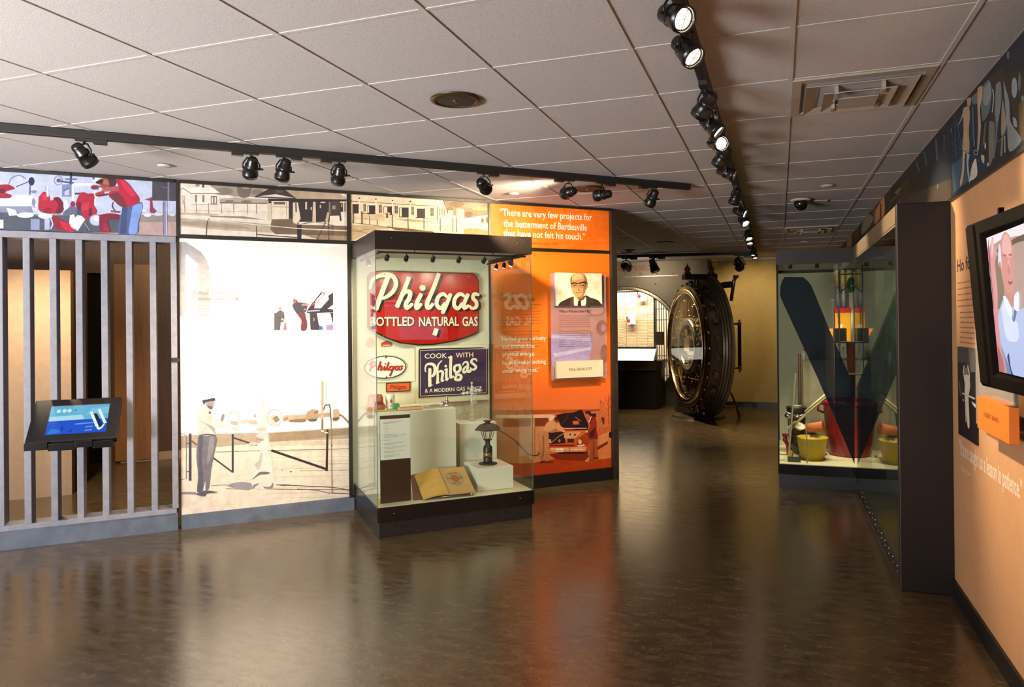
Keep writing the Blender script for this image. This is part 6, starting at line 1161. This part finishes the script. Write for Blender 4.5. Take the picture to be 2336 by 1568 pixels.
for nm, lb, px0, px1, mt, cp in (('red_cap_bottle', 'small bottle with red cap on the olive block', 1830, 1838, WP, RD), ('small_jug', 'squat cream bottle beside the red capped bottle', 1839, 1849, WP, mat('cream_plastic', '#c4b292', .4))):
    a = atY(px0, 822, 7.86); b = atY(px1, 796, 7.86); m = MB(); bottle(mt, cp)(m, a.x, b.x, p.z + .001, p.z + .115, 7.86); solo(nm, lb, 'bottle', FW, ((a.x + b.x) / 2, 7.86, p.z + .001), m)
# ================================================================== ceiling fittings
def ceil(px_, py_): return onz(px_, py_, HC)
SPK = noisy('speaker_mesh', '#17120d', '#221b14', 300, .6); SPR = noisy('bronze_ring', '#3a2c16', '#4a381c', 40, .4, metal=.5)
def speaker(px_, py_, r_, label):
    p = ceil(px_, py_); t = Thing('ceiling_speaker', label, 'speaker', FW, (p.x, p.y, HC - .001), 'round ceiling speakers')
    m = MB(); m.lathe([(r_, 0), (r_, -.006), (r_ * .82, -.010), (r_ * .80, -.004), (r_ * .80, 0)], SPR, o=(p.x, p.y, HC - .001), n=36); t.part('ring', m)
    m = MB(); m.lathe([(r_ * .81, -.005), (r_ * .5, -.008), (0, -.009)], SPK, o=(p.x, p.y, HC - .001), n=36); t.part('grille', m)
    m = MB(); m.box((p.x - .004, p.y - .018, HC - .013), (p.x + .004, p.y + .018, HC - .010), STEEL); t.part('badge', m)
speaker(1039, 227, .121, 'large dark round ceiling speaker nearest the camera'); speaker(1340, 430, .121, 'round dark ceiling speaker behind the mural track'); speaker(1517, 554, .115, 'round dark ceiling speaker nearest the vault')
PLW = mat('off_white_plastic', '#b3aca2', .5)
for px_, py_, r_, lb in ((375, 377, .045, 'small round ceiling cover above the murals near the worker mural'), (1172, 441, .045, 'small round ceiling cover above the orange quotation panel'), (1887, 423, .05, 'small round ceiling cover beyond the air vent'), (1835, 551, .05, 'small round ceiling cover above the corner case'), (1475, 578, .06, 'pale round ceiling cover near the vault track')):
    p = ceil(px_, py_); m = MB(); m.lathe([(r_, 0), (r_ * .95, -.008), (r_ * .5, -.012), (0, -.013)], PLW, o=(p.x, p.y, HC - .001), n=20); solo('sprinkler_cover', lb, 'sprinkler cover', FW, (p.x, p.y, HC - .001), m, 'small round ceiling covers')
p = ceil(1437, 571); t = Thing('smoke_detector', 'white smoke detector hanging before the vault front', 'smoke detector', FW, (p.x, p.y, HC - .001)); m = MB(); m.lathe([(.075, 0), (.075, -.014), (.04, -.02), (.04, -.045), (.03, -.05), (0, -.05)], PLW, o=(p.x, p.y, HC - .001), n=20); t.part('body', m)
p = ceil(1827, 455); t = Thing('dome_camera', 'dark security dome camera on the ceiling above the corner case', 'camera', FW, (p.x, p.y, HC - .001)); m = MB(); m.lathe([(.088, 0), (.088, -.012), (.06, -.016), (0, -.016)], PLW, o=(p.x, p.y, HC - .001), n=28); t.part('mount', m)
m = MB(); m.lathe([(.058, -.016), (.06, -.04), (.055, -.06), (.04, -.085), (.02, -.098), (0, -.10)], mat('smoked_dome', '#0a0807', .08, spec=.8), o=(p.x, p.y, HC - .001), n=28); t.part('dome', m)
p = ceil(1872, 459); m = MB(); m.box((p.x - .06, p.y - .06, HC - .006), (p.x + .06, p.y + .06, HC - .0005), PLW); solo('ceiling_plate', 'small square blank plate beside the dome camera', 'plate', FW, (p.x, p.y, HC - .006), m)
VNT = noisy('vent_enamel', '#9b8f80', '#a69a8a', 20, .45)
def vent(cx_, cy_, label, sz=.59):
    t = Thing('air_vent', label, 'air vent', FW, (cx_, cy_, HC), 'square ceiling air vents'); h = sz / 2; g = random.Random(2)
    def ringbox(m, a, b, z0, z1, zi0, zi1):
        o = [(-a, -a), (a, -a), (a, a), (-a, a)]; i = [(-b, -b), (b, -b), (b, b), (-b, b)]
        vs = [(cx_ + x, cy_ + y, z0) for x, y in o] + [(cx_ + x, cy_ + y, zi0) for x, y in i] + [(cx_ + x, cy_ + y, z1) for x, y in o] + [(cx_ + x, cy_ + y, zi1) for x, y in i]
        m.add(vs, [(k, k + 4, (k + 1) % 4 + 4, (k + 1) % 4) for k in range(4)] + [(k + 8, (k + 1) % 4 + 8, (k + 1) % 4 + 12, k + 12) for k in range(4)] + [(k, (k + 1) % 4, (k + 1) % 4 + 8, k + 8) for k in range(4)] + [(k + 4, k + 12, (k + 1) % 4 + 12, (k + 1) % 4 + 4) for k in range(4)], VNT)
    m = MB(); ringbox(m, h, h - .04, HC - .004, HC + .008, HC - .004, HC + .008); t.part('frame', m)
    m = MB(); m.box((cx_ - h + .03, cy_ - h + .03, HC + .0085), (cx_ + h - .03, cy_ + h - .03, HC + .0115), mat('vent_throat', '#0e0c0a', .8)); t.part('throat', m)
    for k, (a, b, dz) in enumerate(((.235, .185, -.020), (.155, .105, -.034))):
        m = MB(); ringbox(m, a, b, HC + dz, HC + dz + .004, HC + dz + .018, HC + dz + .022); t.part('louver', m)
    m = MB(); m.box((cx_ - .085, cy_ - .085, HC - .044), (cx_ + .085, cy_ + .085, HC - .040), VNT); t.part('centre_plate', m)
    m = MB()
    for s_ in (-1, 1):
        for u in (-1, 1): m.box((cx_ + s_ * .10 - .008, cy_ + u * .12 - .03, HC - .036), (cx_ + s_ * .10 + .008, cy_ + u * .12 + .03, HC + .0085), VNT)
    t.part('struts', m)
gx = lambda a: -2.98930 + .6096 * a
gy = lambda b: 1.61044 + .6096 * b
vent((gx(5) + gx(6)) / 2, (gy(3) + gy(4)) / 2, 'square metal louvered air vent nearest the camera')
p = ceil(1845, 526); kx = math.floor((p.x - gx(0)) / .6096); ky = math.floor((p.y - gy(0)) / .6096); vent((gx(kx) + gx(kx + 1)) / 2, (gy(ky) + gy(ky + 1)) / 2, 'square metal louvered air vent beyond the dome camera')

# ------------------------------------------------------------------ track lighting
TRK = noisy('black_track', '#14110f', '#1e1a17', 50, .45); HEADM = noisy('black_lamp_can', '#0f0d0c', '#171412', 40, .32)
def track(name, label, fr, a, b, zt=HC, w_=.042, h_=.046):
    a = Vector((*a, zt)); b = Vector((*b, zt)); d = b - a; ang = math.atan2(d.y, d.x); L = d.length
    t = Thing(name, label, 'lighting track', frame(a, ang), (0, 0, -h_)); m = MB(); m.box((0, -w_ / 2, -h_), (L, w_ / 2, -.001), TRK); t.part('rail', m, bevel=.003)
    m = MB(); m.box((0, -w_ * .18, -h_ - .0015), (L, w_ * .18, -h_ - .0002), mat('track_slot', '#040404', .6)); t.part('slot', m)
    return a, d.normalized(), ang
TRH = .046
def head(P, tdir, aim, label, grp, e=60, lit=True, sz=1.0, spot=46, color=WARM, flip=1, glare=18):
    """P: point on the underside of the track"""
    P = Vector(P); td = Vector((tdir.x, tdir.y, 0)).normalized(); ang = math.atan2(td.y, td.x)
    t = Thing('track_spotlight', label, 'spotlight', FW, P, grp); piv = P + Vector((0, 0, -.105 * sz)); d = (Vector(aim) - piv).normalized()
    M = Matrix.Translation(P) @ Matrix.Rotation(ang, 4, 'Z')
    m = MB(); m.box((-.05 * sz, -.018 * sz, -.014 * sz), (.05 * sz, .018 * sz, -.0005), TRK, M); m.box((.05 * sz * flip, -.022 * sz, -.026 * sz), (.125 * sz * flip, .022 * sz, -.0005), TRK, M) if flip > 0 else m.box((-.125 * sz, -.022 * sz, -.026 * sz), (-.05 * sz, .022 * sz, -.0005), TRK, M); t.part('adapter', m)
    side = d.cross(Vector((0, 0, 1)))
    side = side.normalized() if side.length > .05 else Vector((1, 0, 0)); w_ = .056 * sz
    m = MB(); m.cyl(P + Vector((0, 0, -.013 * sz)), P + Vector((0, 0, -.034 * sz)), .009 * sz, mt=TRK, n=10)
    top = P + Vector((0, 0, -.032 * sz)); m.tube([piv - side * w_, piv - side * w_ * .98 + Vector((0, 0, .03 * sz)), top - side * w_ * .45, top, top + side * w_ * .45, piv + side * w_ * .98 + Vector((0, 0, .03 * sz)), piv + side * w_], .0052 * sz, TRK, 8); t.part('yoke', m)
    m = MB(); m.lathe([(0, -.085), (.026, -.083), (.034, -.072), (.036, -.03), (.043, -.026), (.044, -.012), (.041, -.008), (.047, .012), (.050, .034), (.053, .038), (.053, .050), (.050, .052), (.050, .066), (.046, .066), (.044, .052)], HEADM, o=piv, axis=d, n=24)
    for v in m.v: v[:] = piv + (v - piv) * sz
    m.cyl(piv - side * w_, piv - side * .034 * sz, .009 * sz, mt=TRK, n=10); m.cyl(piv + side * .034 * sz, piv + side * w_, .009 * sz, mt=TRK, n=10); m.cyl(piv + side * w_, piv + side * (w_ + .022 * sz), .0055 * sz, .0075 * sz, TRK, 8); t.part('can', m)
    m = MB(); m.cyl(piv + d * .046 * sz, piv + d * .0475 * sz, .038 * sz, mt=mat('track_lens', '#fff0d8', .3, emit=(1, .84, .58, 1), es=glare) if lit else mat('dark_lens', '#2a2520', .2), n=22); lens = t.part('lens', m)
    m = MB(); m.box((-.0012, -.043, .0), (.0012, .043, .004), TRK); m.box((-.043, -.0012, .0), (.043, .0012, .004), TRK)
    Mq = Matrix.Translation(piv + d * .058 * sz) @ d.to_track_quat('Z', 'Y').to_matrix().to_4x4() @ Matrix.Diagonal((sz, sz, sz, 1))
    for v in m.v: v[:] = Mq @ v
    t.part('louvre_cross', m)
    if lit and e:
        L = light('track_beam', 'SPOT', piv + d * .07 * sz - t.base, e, color, parent=t.o, spot_size=R(spot), spot_blend=.75, shadow_soft_size=.035); L.rotation_euler = d.to_track_quat('-Z', 'Y').to_euler()
# mural track
dT = 4.6234
def LW(s_, d_, z): return FL @ Vector((s_, -d_, z))
dtrk = DL - dT
send = loc(FL, ceil(1560, 424)).x
a = FL @ Vector((-3.2, -dtrk, 0)); b = FL @ Vector((send, -dtrk, 0)); track('lighting_track', 'black ceiling track running parallel to the murals', FW, (a.x, a.y), (b.x, b.y))
def strk(px_, py_): q = onplane(FL, -dtrk, px_, py_); return q[0]
ML = [((192, 318), (.55, 0, 1.0), 105, 60), ((573, 350), (.05, 0, 1.25), 120, 62), ((647, 357), (-.05, 0, .35), 140, 60), ((773, 366), (.75, 0, 1.3), 125, 58), ((1103, 393), (2.95, 0, 1.9), 300, 52), ((1297, 407), (2.2, 0, 2.4), 130, 56), ((1373, 414), (1.75, 0, 2.40), 150, 56), ((1487, 423), (3.05, 0, 1.0), 170, 50)]
for i, ((px_, py_), am, e, sp) in enumerate(ML):
    s_ = strk(px_, py_); head(LW(s_, dtrk, HC - TRH), TL, LW(am[0], 0, am[2]), 'black track spotlight, %s along the mural track from the touch screen end' % ord_[i], 'spotlights on the mural track', e, spot=sp, sz=.88, flip=(1, -1, 1, -1, 1, -1, 1, -1)[i])
# long track
track('lighting_track', 'long black ceiling track running along the passage to the vault', FW, (-.285, -1.6), (-.335, 11.65))
def trk2(py_):  # world y on the long track under a pixel row
    lo_, hi_ = 1.6, 12.5
    for _ in range(40):
        mid = (lo_ + hi_) / 2; P = Vector((-.29 - .0038 * mid, mid, HC - TRH - .10)) - CAM
        if PPY - FPX * P.dot(CU) / P.dot(CD) < py_: lo_ = mid
        else: hi_ = mid
    return lo_
PT = [(48, (.85, -1.0, 1.55), 230), (125, (.85, -.75, 1.0), 260), (250, (-1.7, 1.1, .9), 90), (295, (.85, -.25, 1.3), 240), (333, (.85, -1.6, 1.9), 210), (365, (-1.6, 1.0, .8), 80), (400, (.64, -.1, 2.05), 120), (455, (-1.2, .8, .4), 80), (488, (.64, -.3, 2.0), 110), (508, (.62, -1.0, 1.3), 110), (541, (.5, -.8, .9), 90), (551, (.2, -.9, .2), 80), (561, (-.6, .2, .2), 80), (578, (-.6, -.5, .4), 80), (585, (.2, -.5, .9), 80)]
prevy = 0
for i, (py_, am, e) in enumerate(PT):
    y_ = trk2(py_); y_ = max(y_, prevy + .155); prevy = y_; x_ = -.29 - .0038 * y_
    head((x_, y_, HC - TRH), Vector((0, 1, 0)), (am[0] if abs(am[0]) > .5 else x_ + am[0], y_ + am[1], am[2]), 'black track spotlight, %s along the passage track counted from the camera' % ord_[i], 'spotlights on the passage track', e, spot=50, sz=.82, flip=1 if i % 2 else -1)
# vault track
track('lighting_track', 'short black ceiling track crossing in front of the vault', FW, (-4.4, 11.05), (-.36, 11.60), HC - .012)
for i, (px_, am, e) in enumerate(((1427, (-2.3, 12.9, 2.15), 60), (1489, (-1.45, 11.3, 1.1), 230), (1683, (-.4, 12.9, 1.5), 110))):
    x_ = onplane(FW, 11.3, px_, 585)[0]; y_ = 11.05 + (x_ + 4.4) * .1361; head((x_, y_, HC - .058), Vector((1, .136, 0)), am, 'black track spotlight, %s along the vault track from the orange panel' % ord_[i], 'spotlights on the vault track', e, spot=95, sz=1.45, flip=1)
# lamp behind the slat screen
P = FL @ Vector((-1.2, .62, HC - .03)); track('lighting_track', 'short black track behind the slat screen', FW, tuple((FL @ Vector((-1.9, .62, 0)))[:2]), tuple((FL @ Vector((-.6, .62, 0)))[:2]))
head(FL @ Vector((-1.2, .62, HC - TRH)), TL, FL @ Vector((-1.35, 1.05, 1.2)), 'black track spotlight seen between the slats under the worker mural', 'lamps behind the slat screen', 230, spot=110)
head(FL @ Vector((-.80, .62, HC - TRH)), TL, FL @ Vector((-1.0, 3.1, 2.1)), 'added black track spotlight behind the slats brightening the brown wood wall', 'lamps behind the slat screen', 60, spot=100, color=(1, .66, .32))  # extra head, added to brighten the wood wall
# ================================================================== bank vault at the far end
VY = 12.90; VC = Vector((-2.68, VY, 1.10)); VR = 1.0
VST = noisy('vault_grey_steel', '#665f55', '#756d62', 3, .4, .5, metal=.25)
m = MB(); m.box((-4.6, 14.45, 0), (-1.19, 14.6, HC + .02), noisy('vault_back', '#d8c6a4', '#e0cfae', 8, .6)); struct('wall_vault_back', m)
m = MB(); m.box((-1.32, VY + .14, 0), (-1.19, 14.5, HC + .02), VST); struct('wall_vault_side', m)
t = Thing('vault_facade', 'grey steel vault front with round opening and red maker lettering', 'vault', FW, (VC.x, VY, 0))
X0, X1, Z0, Z1 = -4.6, -1.185, 0.0, HC
def ringplate(m, y0, y1, mt, n=72):
    an = sorted([2 * math.pi * i / n for i in range(n)] + [math.atan2(z - VC.z, x - VC.x) % (2 * math.pi) for x in (X0, X1) for z in (Z0, Z1)]); inn = []; out = []
    for a in an:
        c, s_ = math.cos(a), math.sin(a); inn.append((VC.x + VR * c, VC.z + VR * s_)); k = 1e9
        if c > 1e-9: k = min(k, (X1 - VC.x) / c)
        if c < -1e-9: k = min(k, (X0 - VC.x) / c)
        if s_ > 1e-9: k = min(k, (Z1 - VC.z) / s_)
        if s_ < -1e-9: k = min(k, (Z0 - VC.z) / s_)
        out.append((VC.x + k * c, VC.z + k * s_))
    N = len(an); vs = [(x, y0, z) for x, z in inn + out] + [(x, y1, z) for x, z in inn + out]
    m.add(vs, [(i, (i + 1) % N, N + (i + 1) % N, N + i) for i in range(N)] + [(2 * N + i, 3 * N + i, 3 * N + (i + 1) % N, 2 * N + (i + 1) % N) for i in range(N)] + [(i, 2 * N + i, 2 * N + (i + 1) % N, (i + 1) % N) for i in range(N)] + [(N + i, N + (i + 1) % N, 3 * N + (i + 1) % N, 3 * N + i) for i in range(N)], mt)
m = MB(); ringplate(m, VY, VY + .14, VST); t.part('face_plate', m)
m = MB(); m.lathe([(VR - .012, .14), (VR - .012, -.02), (VR + .01, -.035), (VR + .03, -.02), (VR + .045, -.03), (VR + .06, -.012), (VR + .062, .001)], STEEL, o=(VC.x, VY, VC.z), axis=(0, 1, 0), n=72); t.part('opening_ring', m)
zband = onplane(FW, VY, 1450, 631)[1]
m = MB(); m.box((X0, VY - .012, zband - .012), (-1.70, VY, zband + .006), STEEL); t.part('band', m)
m = MB()
for px_ in (1426, 1461, 1499, 1534): x, z = onplane(FW, VY, px_, 624.5); m.ball((x, VY, z), .017, STEEL, 10, (1, .5, 1))
for px_, py_ in ((1403, 637), (1449, 635), (1495, 648)): x, z = onplane(FW, VY, px_, py_); m.ball((x, VY, z), .015, STEEL, 10, (1, .5, 1))
t.part('rivet', m)
VRED = mat('vault_red', '#7a2212', .5); VTAN = mat('vault_bronze', '#4f4232', .5)
a = onplane(FW, VY, 1403, 620); b = onplane(FW, VY, 1486, 617); hcap = onplane(FW, VY, 1450, 607)[1] - onplane(FW, VY, 1450, 619)[1]
m = MB(); full = 'HERRING-HALL-MARVIN SAFE Co'; vis = 'G-HALL-MARVIN SAFE Co'
v0, _ = glyphs(full, .012); v1, _ = glyphs(vis, .012); wf = max(v[0] for v in v0) - min(v[0] for v in v0); wv = max(v[0] for v in v1) - min(v[0] for v in v1)
wl = (b[0] - a[0] + .04) * wf / wv; write(m, full, b[0] - wl, (a[1] + b[1]) / 2, hcap, VRED, VY - .002, wl, .012); t.part('maker_lettering', m)
a = onplane(FW, VY, 1406, 607); b = onplane(FW, VY, 1444, 606); m = MB(); write(m, 'BUILT BY', a[0], a[1], .04, VTAN, VY - .002, b[0] - a[0], .01); t.part('small_lettering', m)
# barred gate inside the opening
t = Thing('vault_gate', 'steel barred day gate standing open inside the round vault opening', 'gate', FW, (-2.0, VY + .2, .12))
GY = VY + .22; GS = mat('gate_steel', '#5a5148', .35, .7)
m = MB(); xa, za = onplane(FW, GY, 1400, 665.5); xb, zb_ = onplane(FW, GY, 1493, 664); m.box((VC.x - .9, GY - .012, za - .02), (xb, GY + .012, za), GS); t.part('top_bar', m)
m = MB(); x = VC.x - .72
while x < xb - .02:
    dz = math.sqrt(max(0, VR ** 2 - (x - VC.x) ** 2)); m.cyl((x, GY, za), (x, GY, VC.z + dz + .02), .007, mt=GS, n=6); x += .045
t.part('arch_bars', m)
pxs = onplane(FW, GY, 1494.5, 800)[0]; xe = VC.x + .93
m = MB(); m.box((pxs - .02, GY - .02, .001), (pxs + .02, GY + .02, onplane(FW, GY, 1494, 672)[1]), GS); t.part('gate_post', m)
m = MB()
for i in range(9):
    x = pxs + .035 + i * (xe - pxs - .02) / 9; dz = math.sqrt(max(0, VR ** 2 - (x - VC.x) ** 2)); m.cyl((x, GY, max(.02, VC.z - dz - .02)), (x, GY, min(VC.z + dz + .02, onplane(FW, GY, 1494, 672)[1])), .008, mt=GS, n=8)
for py_ in (684, 705, 730, 812, 857):
    z = onplane(FW, GY, 1510, py_)[1]; m.box((pxs, GY - .008, z - .006), (xe, GY + .008, z + .006), GS)
t.part('bars', m)
m = MB(); a = onplane(FW, GY, 1497, 757); b = onplane(FW, GY, 1514, 787); m.box((a[0], GY - .03, b[1]), (b[0], GY + .01, a[1]), noisy('gate_lock_brown', '#3a2a1c', '#4a3624', 30, .4)); t.part('lock_box', m)
# paper covered wall inside
t = Thing('document_wall', 'bright back wall of the vault papered with old document columns', 'wall display', FW, (-2.9, 14.44, .9))
m = MB(); m.box((-4.4, 14.42, .75), (-1.45, 14.449, 2.25), mat('document_paper', '#e6d5b2', .7))
A = Art(m, FW, 14.42, (1390, 560, 4.612), (-4.4, -1.45, .75, 2.25), 1.0, step=.0002)
for x in (70, 182, 290, 405): A.l('#8a6f52', 4, (x, 480), (x, 1100))
g = random.Random(6)
for i in range(34):
    v = 560 + i * 16
    for j, (xa_, xb_) in enumerate(((72, 180), (185, 288), (294, 402), (408, 470))):
        if v > 640 + (i % 3) * 60 or g.random() < .35:
            h = ('#c39a68', '#d0ae80', '#b88d5c')[g.randrange(3)]; bow = 14 if j == 0 else 4 * g.random()
            A.c(h, 3.2 + 2 * g.random(), (xa_, v + 6), ((xa_ + xb_) / 2, v + 6 - bow), (xb_, v + 6))
t.part('printed_paper', m)
for i, (a, b, red) in enumerate((((1454, 667), (1475, 687), (1458, 676)), ((1431, 713), (1450, 740), (1434, 732)))):
    p = onplane(FW, 14.30, *a); q = onplane(FW, 14.30, *b); t = Thing('document_clipboard', ('upper' if i == 0 else 'lower') + ' framed white notice with a red mark in front of the document wall', 'notice', FW, ((p[0] + q[0]) / 2, 14.41, q[1]))
    m = MB(); m.box((p[0], 14.30, q[1]), (q[0], 14.31, p[1]), mat('notice_white', '#eee6d6', .5)); m.box((p[0] + .02, 14.31, q[1] + .05), (q[0] - .02, 14.4185, q[1] + .09), mat('brown_bracket', '#8a6a48', .5)); t.part('board', m)
    m = MB(); r_ = onplane(FW, 14.299, *red); m.ball((r_[0], 14.298, r_[1]), .035, mat('red_mark', '#b01828', .5), 10, (1, .1, 1.2)); m.ball((r_[0] - .03, 14.298, r_[1] + .06), .022, mat('navy_mark', '#23264a', .5), 8, (.6, .1, 1.6)); t.part('mark', m)
# lit display desk in the opening
t = Thing('display_desk', 'black display desk with glowing white sloped top in the vault mouth', 'desk', FW, (-2.4, 12.4, 0))
DY = 12.2; xl = -3.3; xr = onplane(FW, DY, 1494.5, 850)[0]; zt0 = onplane(FW, DY, 1494, 822)[1]; chx = onplane(FW, DY + .16, 1508, 880)[0]; zc = onplane(FW, DY + .45, 1500, 796)[1]
DKB = noisy('desk_black', '#100d0c', '#191513', 30, .4)
m = MB(); m.slab([(xl, DY), (xr, DY), (chx, DY + .18), (chx, DY + .6), (xl, DY + .6)], 0, zt0 - .16, DKB); t.part('body', m, bevel=.004)
m = MB(); m.slab([(xl, DY - .02), (xr + .01, DY - .02), (chx + .02, DY + .17), (chx + .02, DY + .6), (xl, DY + .6)], zt0 - .16, zt0 - .01, noisy('desk_brown', '#2a211a', '#352a21', 30, .4)); t.part('apron', m)
m = MB(); m.box((xl, DY - .024, zt0 - .17), (xr + .005, DY - .0205, zt0 - .155), STEEL); t.part('trim_strip', m)
m = MB(); x2 = onplane(FW, DY + .45, 1497, 796)[0]
V4 = [(xl, DY - .02, zt0), (xr - .02, DY - .02, zt0), (x2, DY + .45, zc), (xl, DY + .45, zc)]
m.add(V4 + [(x, y, zt0 - .009) for x, y, z in V4], [(0, 1, 2, 3), (0, 4, 5, 1), (1, 5, 6, 2), (2, 6, 7, 3)], mat('lit_white_top', '#f6f2ea', .4, emit=(1, .95, .86, 1), es=1.5)); t.part('lit_top', m)
m = MB(); m.add([(xr - .02, DY - .021, zt0 - .01), (xr + .03, DY + .02, zt0 - .01), (x2 + .03, DY + .46, zc + .01), (x2, DY + .45, zc + .01), (xr - .02, DY - .021, zt0 + .004), (xr + .03, DY + .02, zt0 + .004), (x2 + .03, DY + .46, zc + .03), (x2, DY + .45, zc + .03)], [(4, 5, 6, 7), (0, 1, 5, 4), (1, 2, 6, 5), (3, 7, 6, 2), (0, 4, 7, 3)], DKB); m.box((xl, DY + .45, zc - .01), (x2 + .03, DY + .47, zc + .03), DKB); t.part('rim', m)
light('vault_lamp', 'AREA', (-2.7, 13.6, 2.52), 75, (1, .86, .66), aim=(-2.7, 14.2, 1.3), shape='RECTANGLE', size=1.6, size_y=.3)

# ---- the round door
th = math.atan2(-.903, .429)
DC = CAM + ray(1626, 789) * 11.25
FD = frame(DC, th); sx = 1.0
DST = noisy('door_steel', '#6a5b49', '#7d6c57', 4, .34, .42, metal=.45); DDK = noisy('door_dark_steel', '#41362a', '#514435', 6, .36, .45, metal=.4)
t = Thing('vault_door', 'massive round steel vault door swung open on the passage floor', 'vault door', FD, (0, 0, -DC.z))
ax = (0, 1, 0)
m = MB(); m.lathe([(0.93, -0.38), (0.95, -0.38), (0.95, -0.25), (0.975, -0.25), (0.985, -0.2434), (0.985, -0.2269), (0.96, -0.2249), (0.96, -0.2196), (1, -0.217), (1.01, -0.1939), (0.985, -0.1919), (0.985, -0.1866), (1.03, -0.184), (1.04, -0.1609), (1.015, -0.1589), (1.015, -0.1536), (1.06, -0.151), (1.065, -0.1279), (1.04, -0.1259), (1.04, -0.1206), (1.085, -0.118), (1.105, -0.1048), (1.105, -0.0784), (1.08, -0.0652), (0, -0.0652)], DST, n=112, axis=ax, sharp=True); t.part('door_plug', m)
m = MB(); m.lathe([(.885, -.45), (.925, -.45), (.955, -.43), (.955, -.39), (.93, -.375), (.90, -.375)], DDK, n=96, axis=ax, sharp=True); t.part('inner_collar', m)
m = MB(); m.lathe([(.82, -.40), (.82, -.455), (.84, -.475), (.88, -.475), (.905, -.455), (.905, -.43)], noisy('gold_steel', '#a58a5c', '#b59a6a', 10, .2, .3, metal=1.0), n=96, axis=ax); t.part('face_ring', m)
m = MB(); m.lathe([(0, -.37), (.83, -.37)], noisy('polished_gold_plate', '#a8946a', '#b8a578', 2, .12, .2, metal=.7), n=72, axis=ax); t.part('mechanism_plate', m)
m = MB(); m.lathe([(0, -.444), (.822, -.444)], GLASS, n=64, axis=ax); t.part('cover_glass', m)
m = MB(); m.lathe([(.33, -.37), (.33, -.42), (.35, -.435), (.41, -.435), (.43, -.42), (.43, -.37)], STEEL, n=64, axis=ax, o=(0, 0, .0)); t.part('mechanism_ring', m)
m = MB()
for i in range(13):
    x = -.42 + i * .07; zt_ = math.sqrt(.80 ** 2 - x * x); m.cyl((x, -.395, .44 if abs(x) < .45 else .3), (x, -.395, zt_), .012, mt=BRASS, n=8)
for i in range(7):
    x = -.3 + i * .1; m.cyl((x, -.39, -.45 - .08 * (i % 2)), (x, -.39, -.72 + .12 * abs(i - 3) / 3), .014, mt=BRASS, n=8)
m.cyl((-.05, -.40, -.43), (-.05, -.40, -.80), .010, mt=DDK, n=8)
for z in (.12, -.16, -.5): m.cyl((-.72, -.395, z), (.72, -.395, z), .010, mt=BRASS, n=8)
t.part('rods', m)
m = MB(); g = random.Random(12)
for i in range(46):
    a = g.random() * 2 * math.pi; r_ = .15 + .62 * math.sqrt(g.random()); x, z = r_ * math.cos(a), r_ * math.sin(a)
    m.lathe([(0, -.03), (.018, -.028), (.026, -.012), (.018, .0), (.010, .004), (.010, .03)], BRASS, o=(x, -.40, z), axis=ax, n=12)
m.box((-.12, -.425, -.08), (.12, -.38, .12), BRASS); m.box((-.06, -.43, .16), (.06, -.38, .26), BRASS); t.part('brass_fittings', m)
m = MB()
for k, (x, z, r_) in enumerate(((.42, .34, .09), (.45, -.36, .09))): m.tube([(x + r_ * math.cos(i * .3), -.40, z + r_ * math.sin(i * .3)) for i in range(21)], .006, DDK, 6, closed=True)
t.part('wire_loops', m)
for i in range(24):
    a = 2 * math.pi * (i + .5) / 24; c, s_ = math.cos(a), math.sin(a); m = MB(); m.cyl((.93 * c, -.305, .93 * s_), (1.04 * c, -.305, 1.04 * s_), .042, mt=STEEL, n=18); t.part('locking_bolt', m)
for i in range(28):
    a = 2 * math.pi * i / 28; c, s_ = math.cos(a), math.sin(a); m = MB(); m.lathe([(.012, 0), (.012, .014), (.024, .020), (.026, .034), (.014, .044), (0, .046)], BRASS, o=(.950 * c, -.41, .950 * s_), axis=(c, 0, s_), n=12); t.part('collar_knob', m)
# hinge brackets with finials, pressure bar, handle, prop
m = MB(); m.box((-.10, -.46, 1.045), (.08, .06, 1.125), DDK); m.box((-.13, -.10, .85), (.0, .06, 1.13), DDK); t.part('hinge_bracket', m, bevel=.006)
BRZ = mat('bronze_finial', '#8a6f45', .25, .9)
for y in (-.39, .0): m = MB(); m.lathe([(.0, 0), (.06, 0), (.06, .03), (.035, .045), (.05, .08), (.045, .11), (.018, .135), (.008, .16), (.0, .19)], BRZ, o=(-.03, y, 1.12), n=20); t.part('finial', m)
m = MB(); m.tube([(.0, -.07, .90), (.10, .16, .95), (.12, .28, .96)], .05, DDK, 10); m.tube([(.12, .26, .70), (.12, .31, 1.02), (.14, .34, 1.08)], .028, STEEL, 10); m.tube([(.12, .30, 1.08), (.16, .37, 1.08)], .022, STEEL, 8); t.part('pressure_bar', m)
def dl(px_, py_, y=.26):
    return onplane(FD, y, px_, py_)
m = MB(); m.cyl((.0, .44, .34), (.0, .44, -.36), .028, mt=BLKM, n=14); t.part('grip', m)
m = MB()
for z in (.34, -.36): m.lathe([(0, -.03), (.03, -.028), (.038, 0), (.03, .028), (0, .03)], BRASS, o=(0, .44, z), n=14); m.cyl((0, -.08, z), (0, .44, z), .016, mt=BRASS, n=10); m.ball((0, .44, z + (.05 if z > 0 else -.05)), .02, BRASS, 10)
t.part('grip_mounts', m)
fz = -DC.z
m = MB(); m.tube([(.10, -.07, -.55), (.10, .26, -.75), (.10, .36, fz + .10)], .020, BRASS, 10); m.cyl((.10, .36, fz + .12), (.10, .39, fz + .005), .032, .026, BRASS, 14); m.cyl((.0, -.08, fz + .16), (.10, .34, fz + .16), .014, mt=BRASS, n=10); t.part('prop_leg', m)
m = MB(); m.cyl((-.05, -.22, fz + .001), (-.05, -.22, fz + .03), .42, .40, DDK, 40); m.cyl((-.05, -.14, fz + .03), (-.05, -.14, -.96), .045, .035, BRASS, 12); t.part('floor_pivot', m)
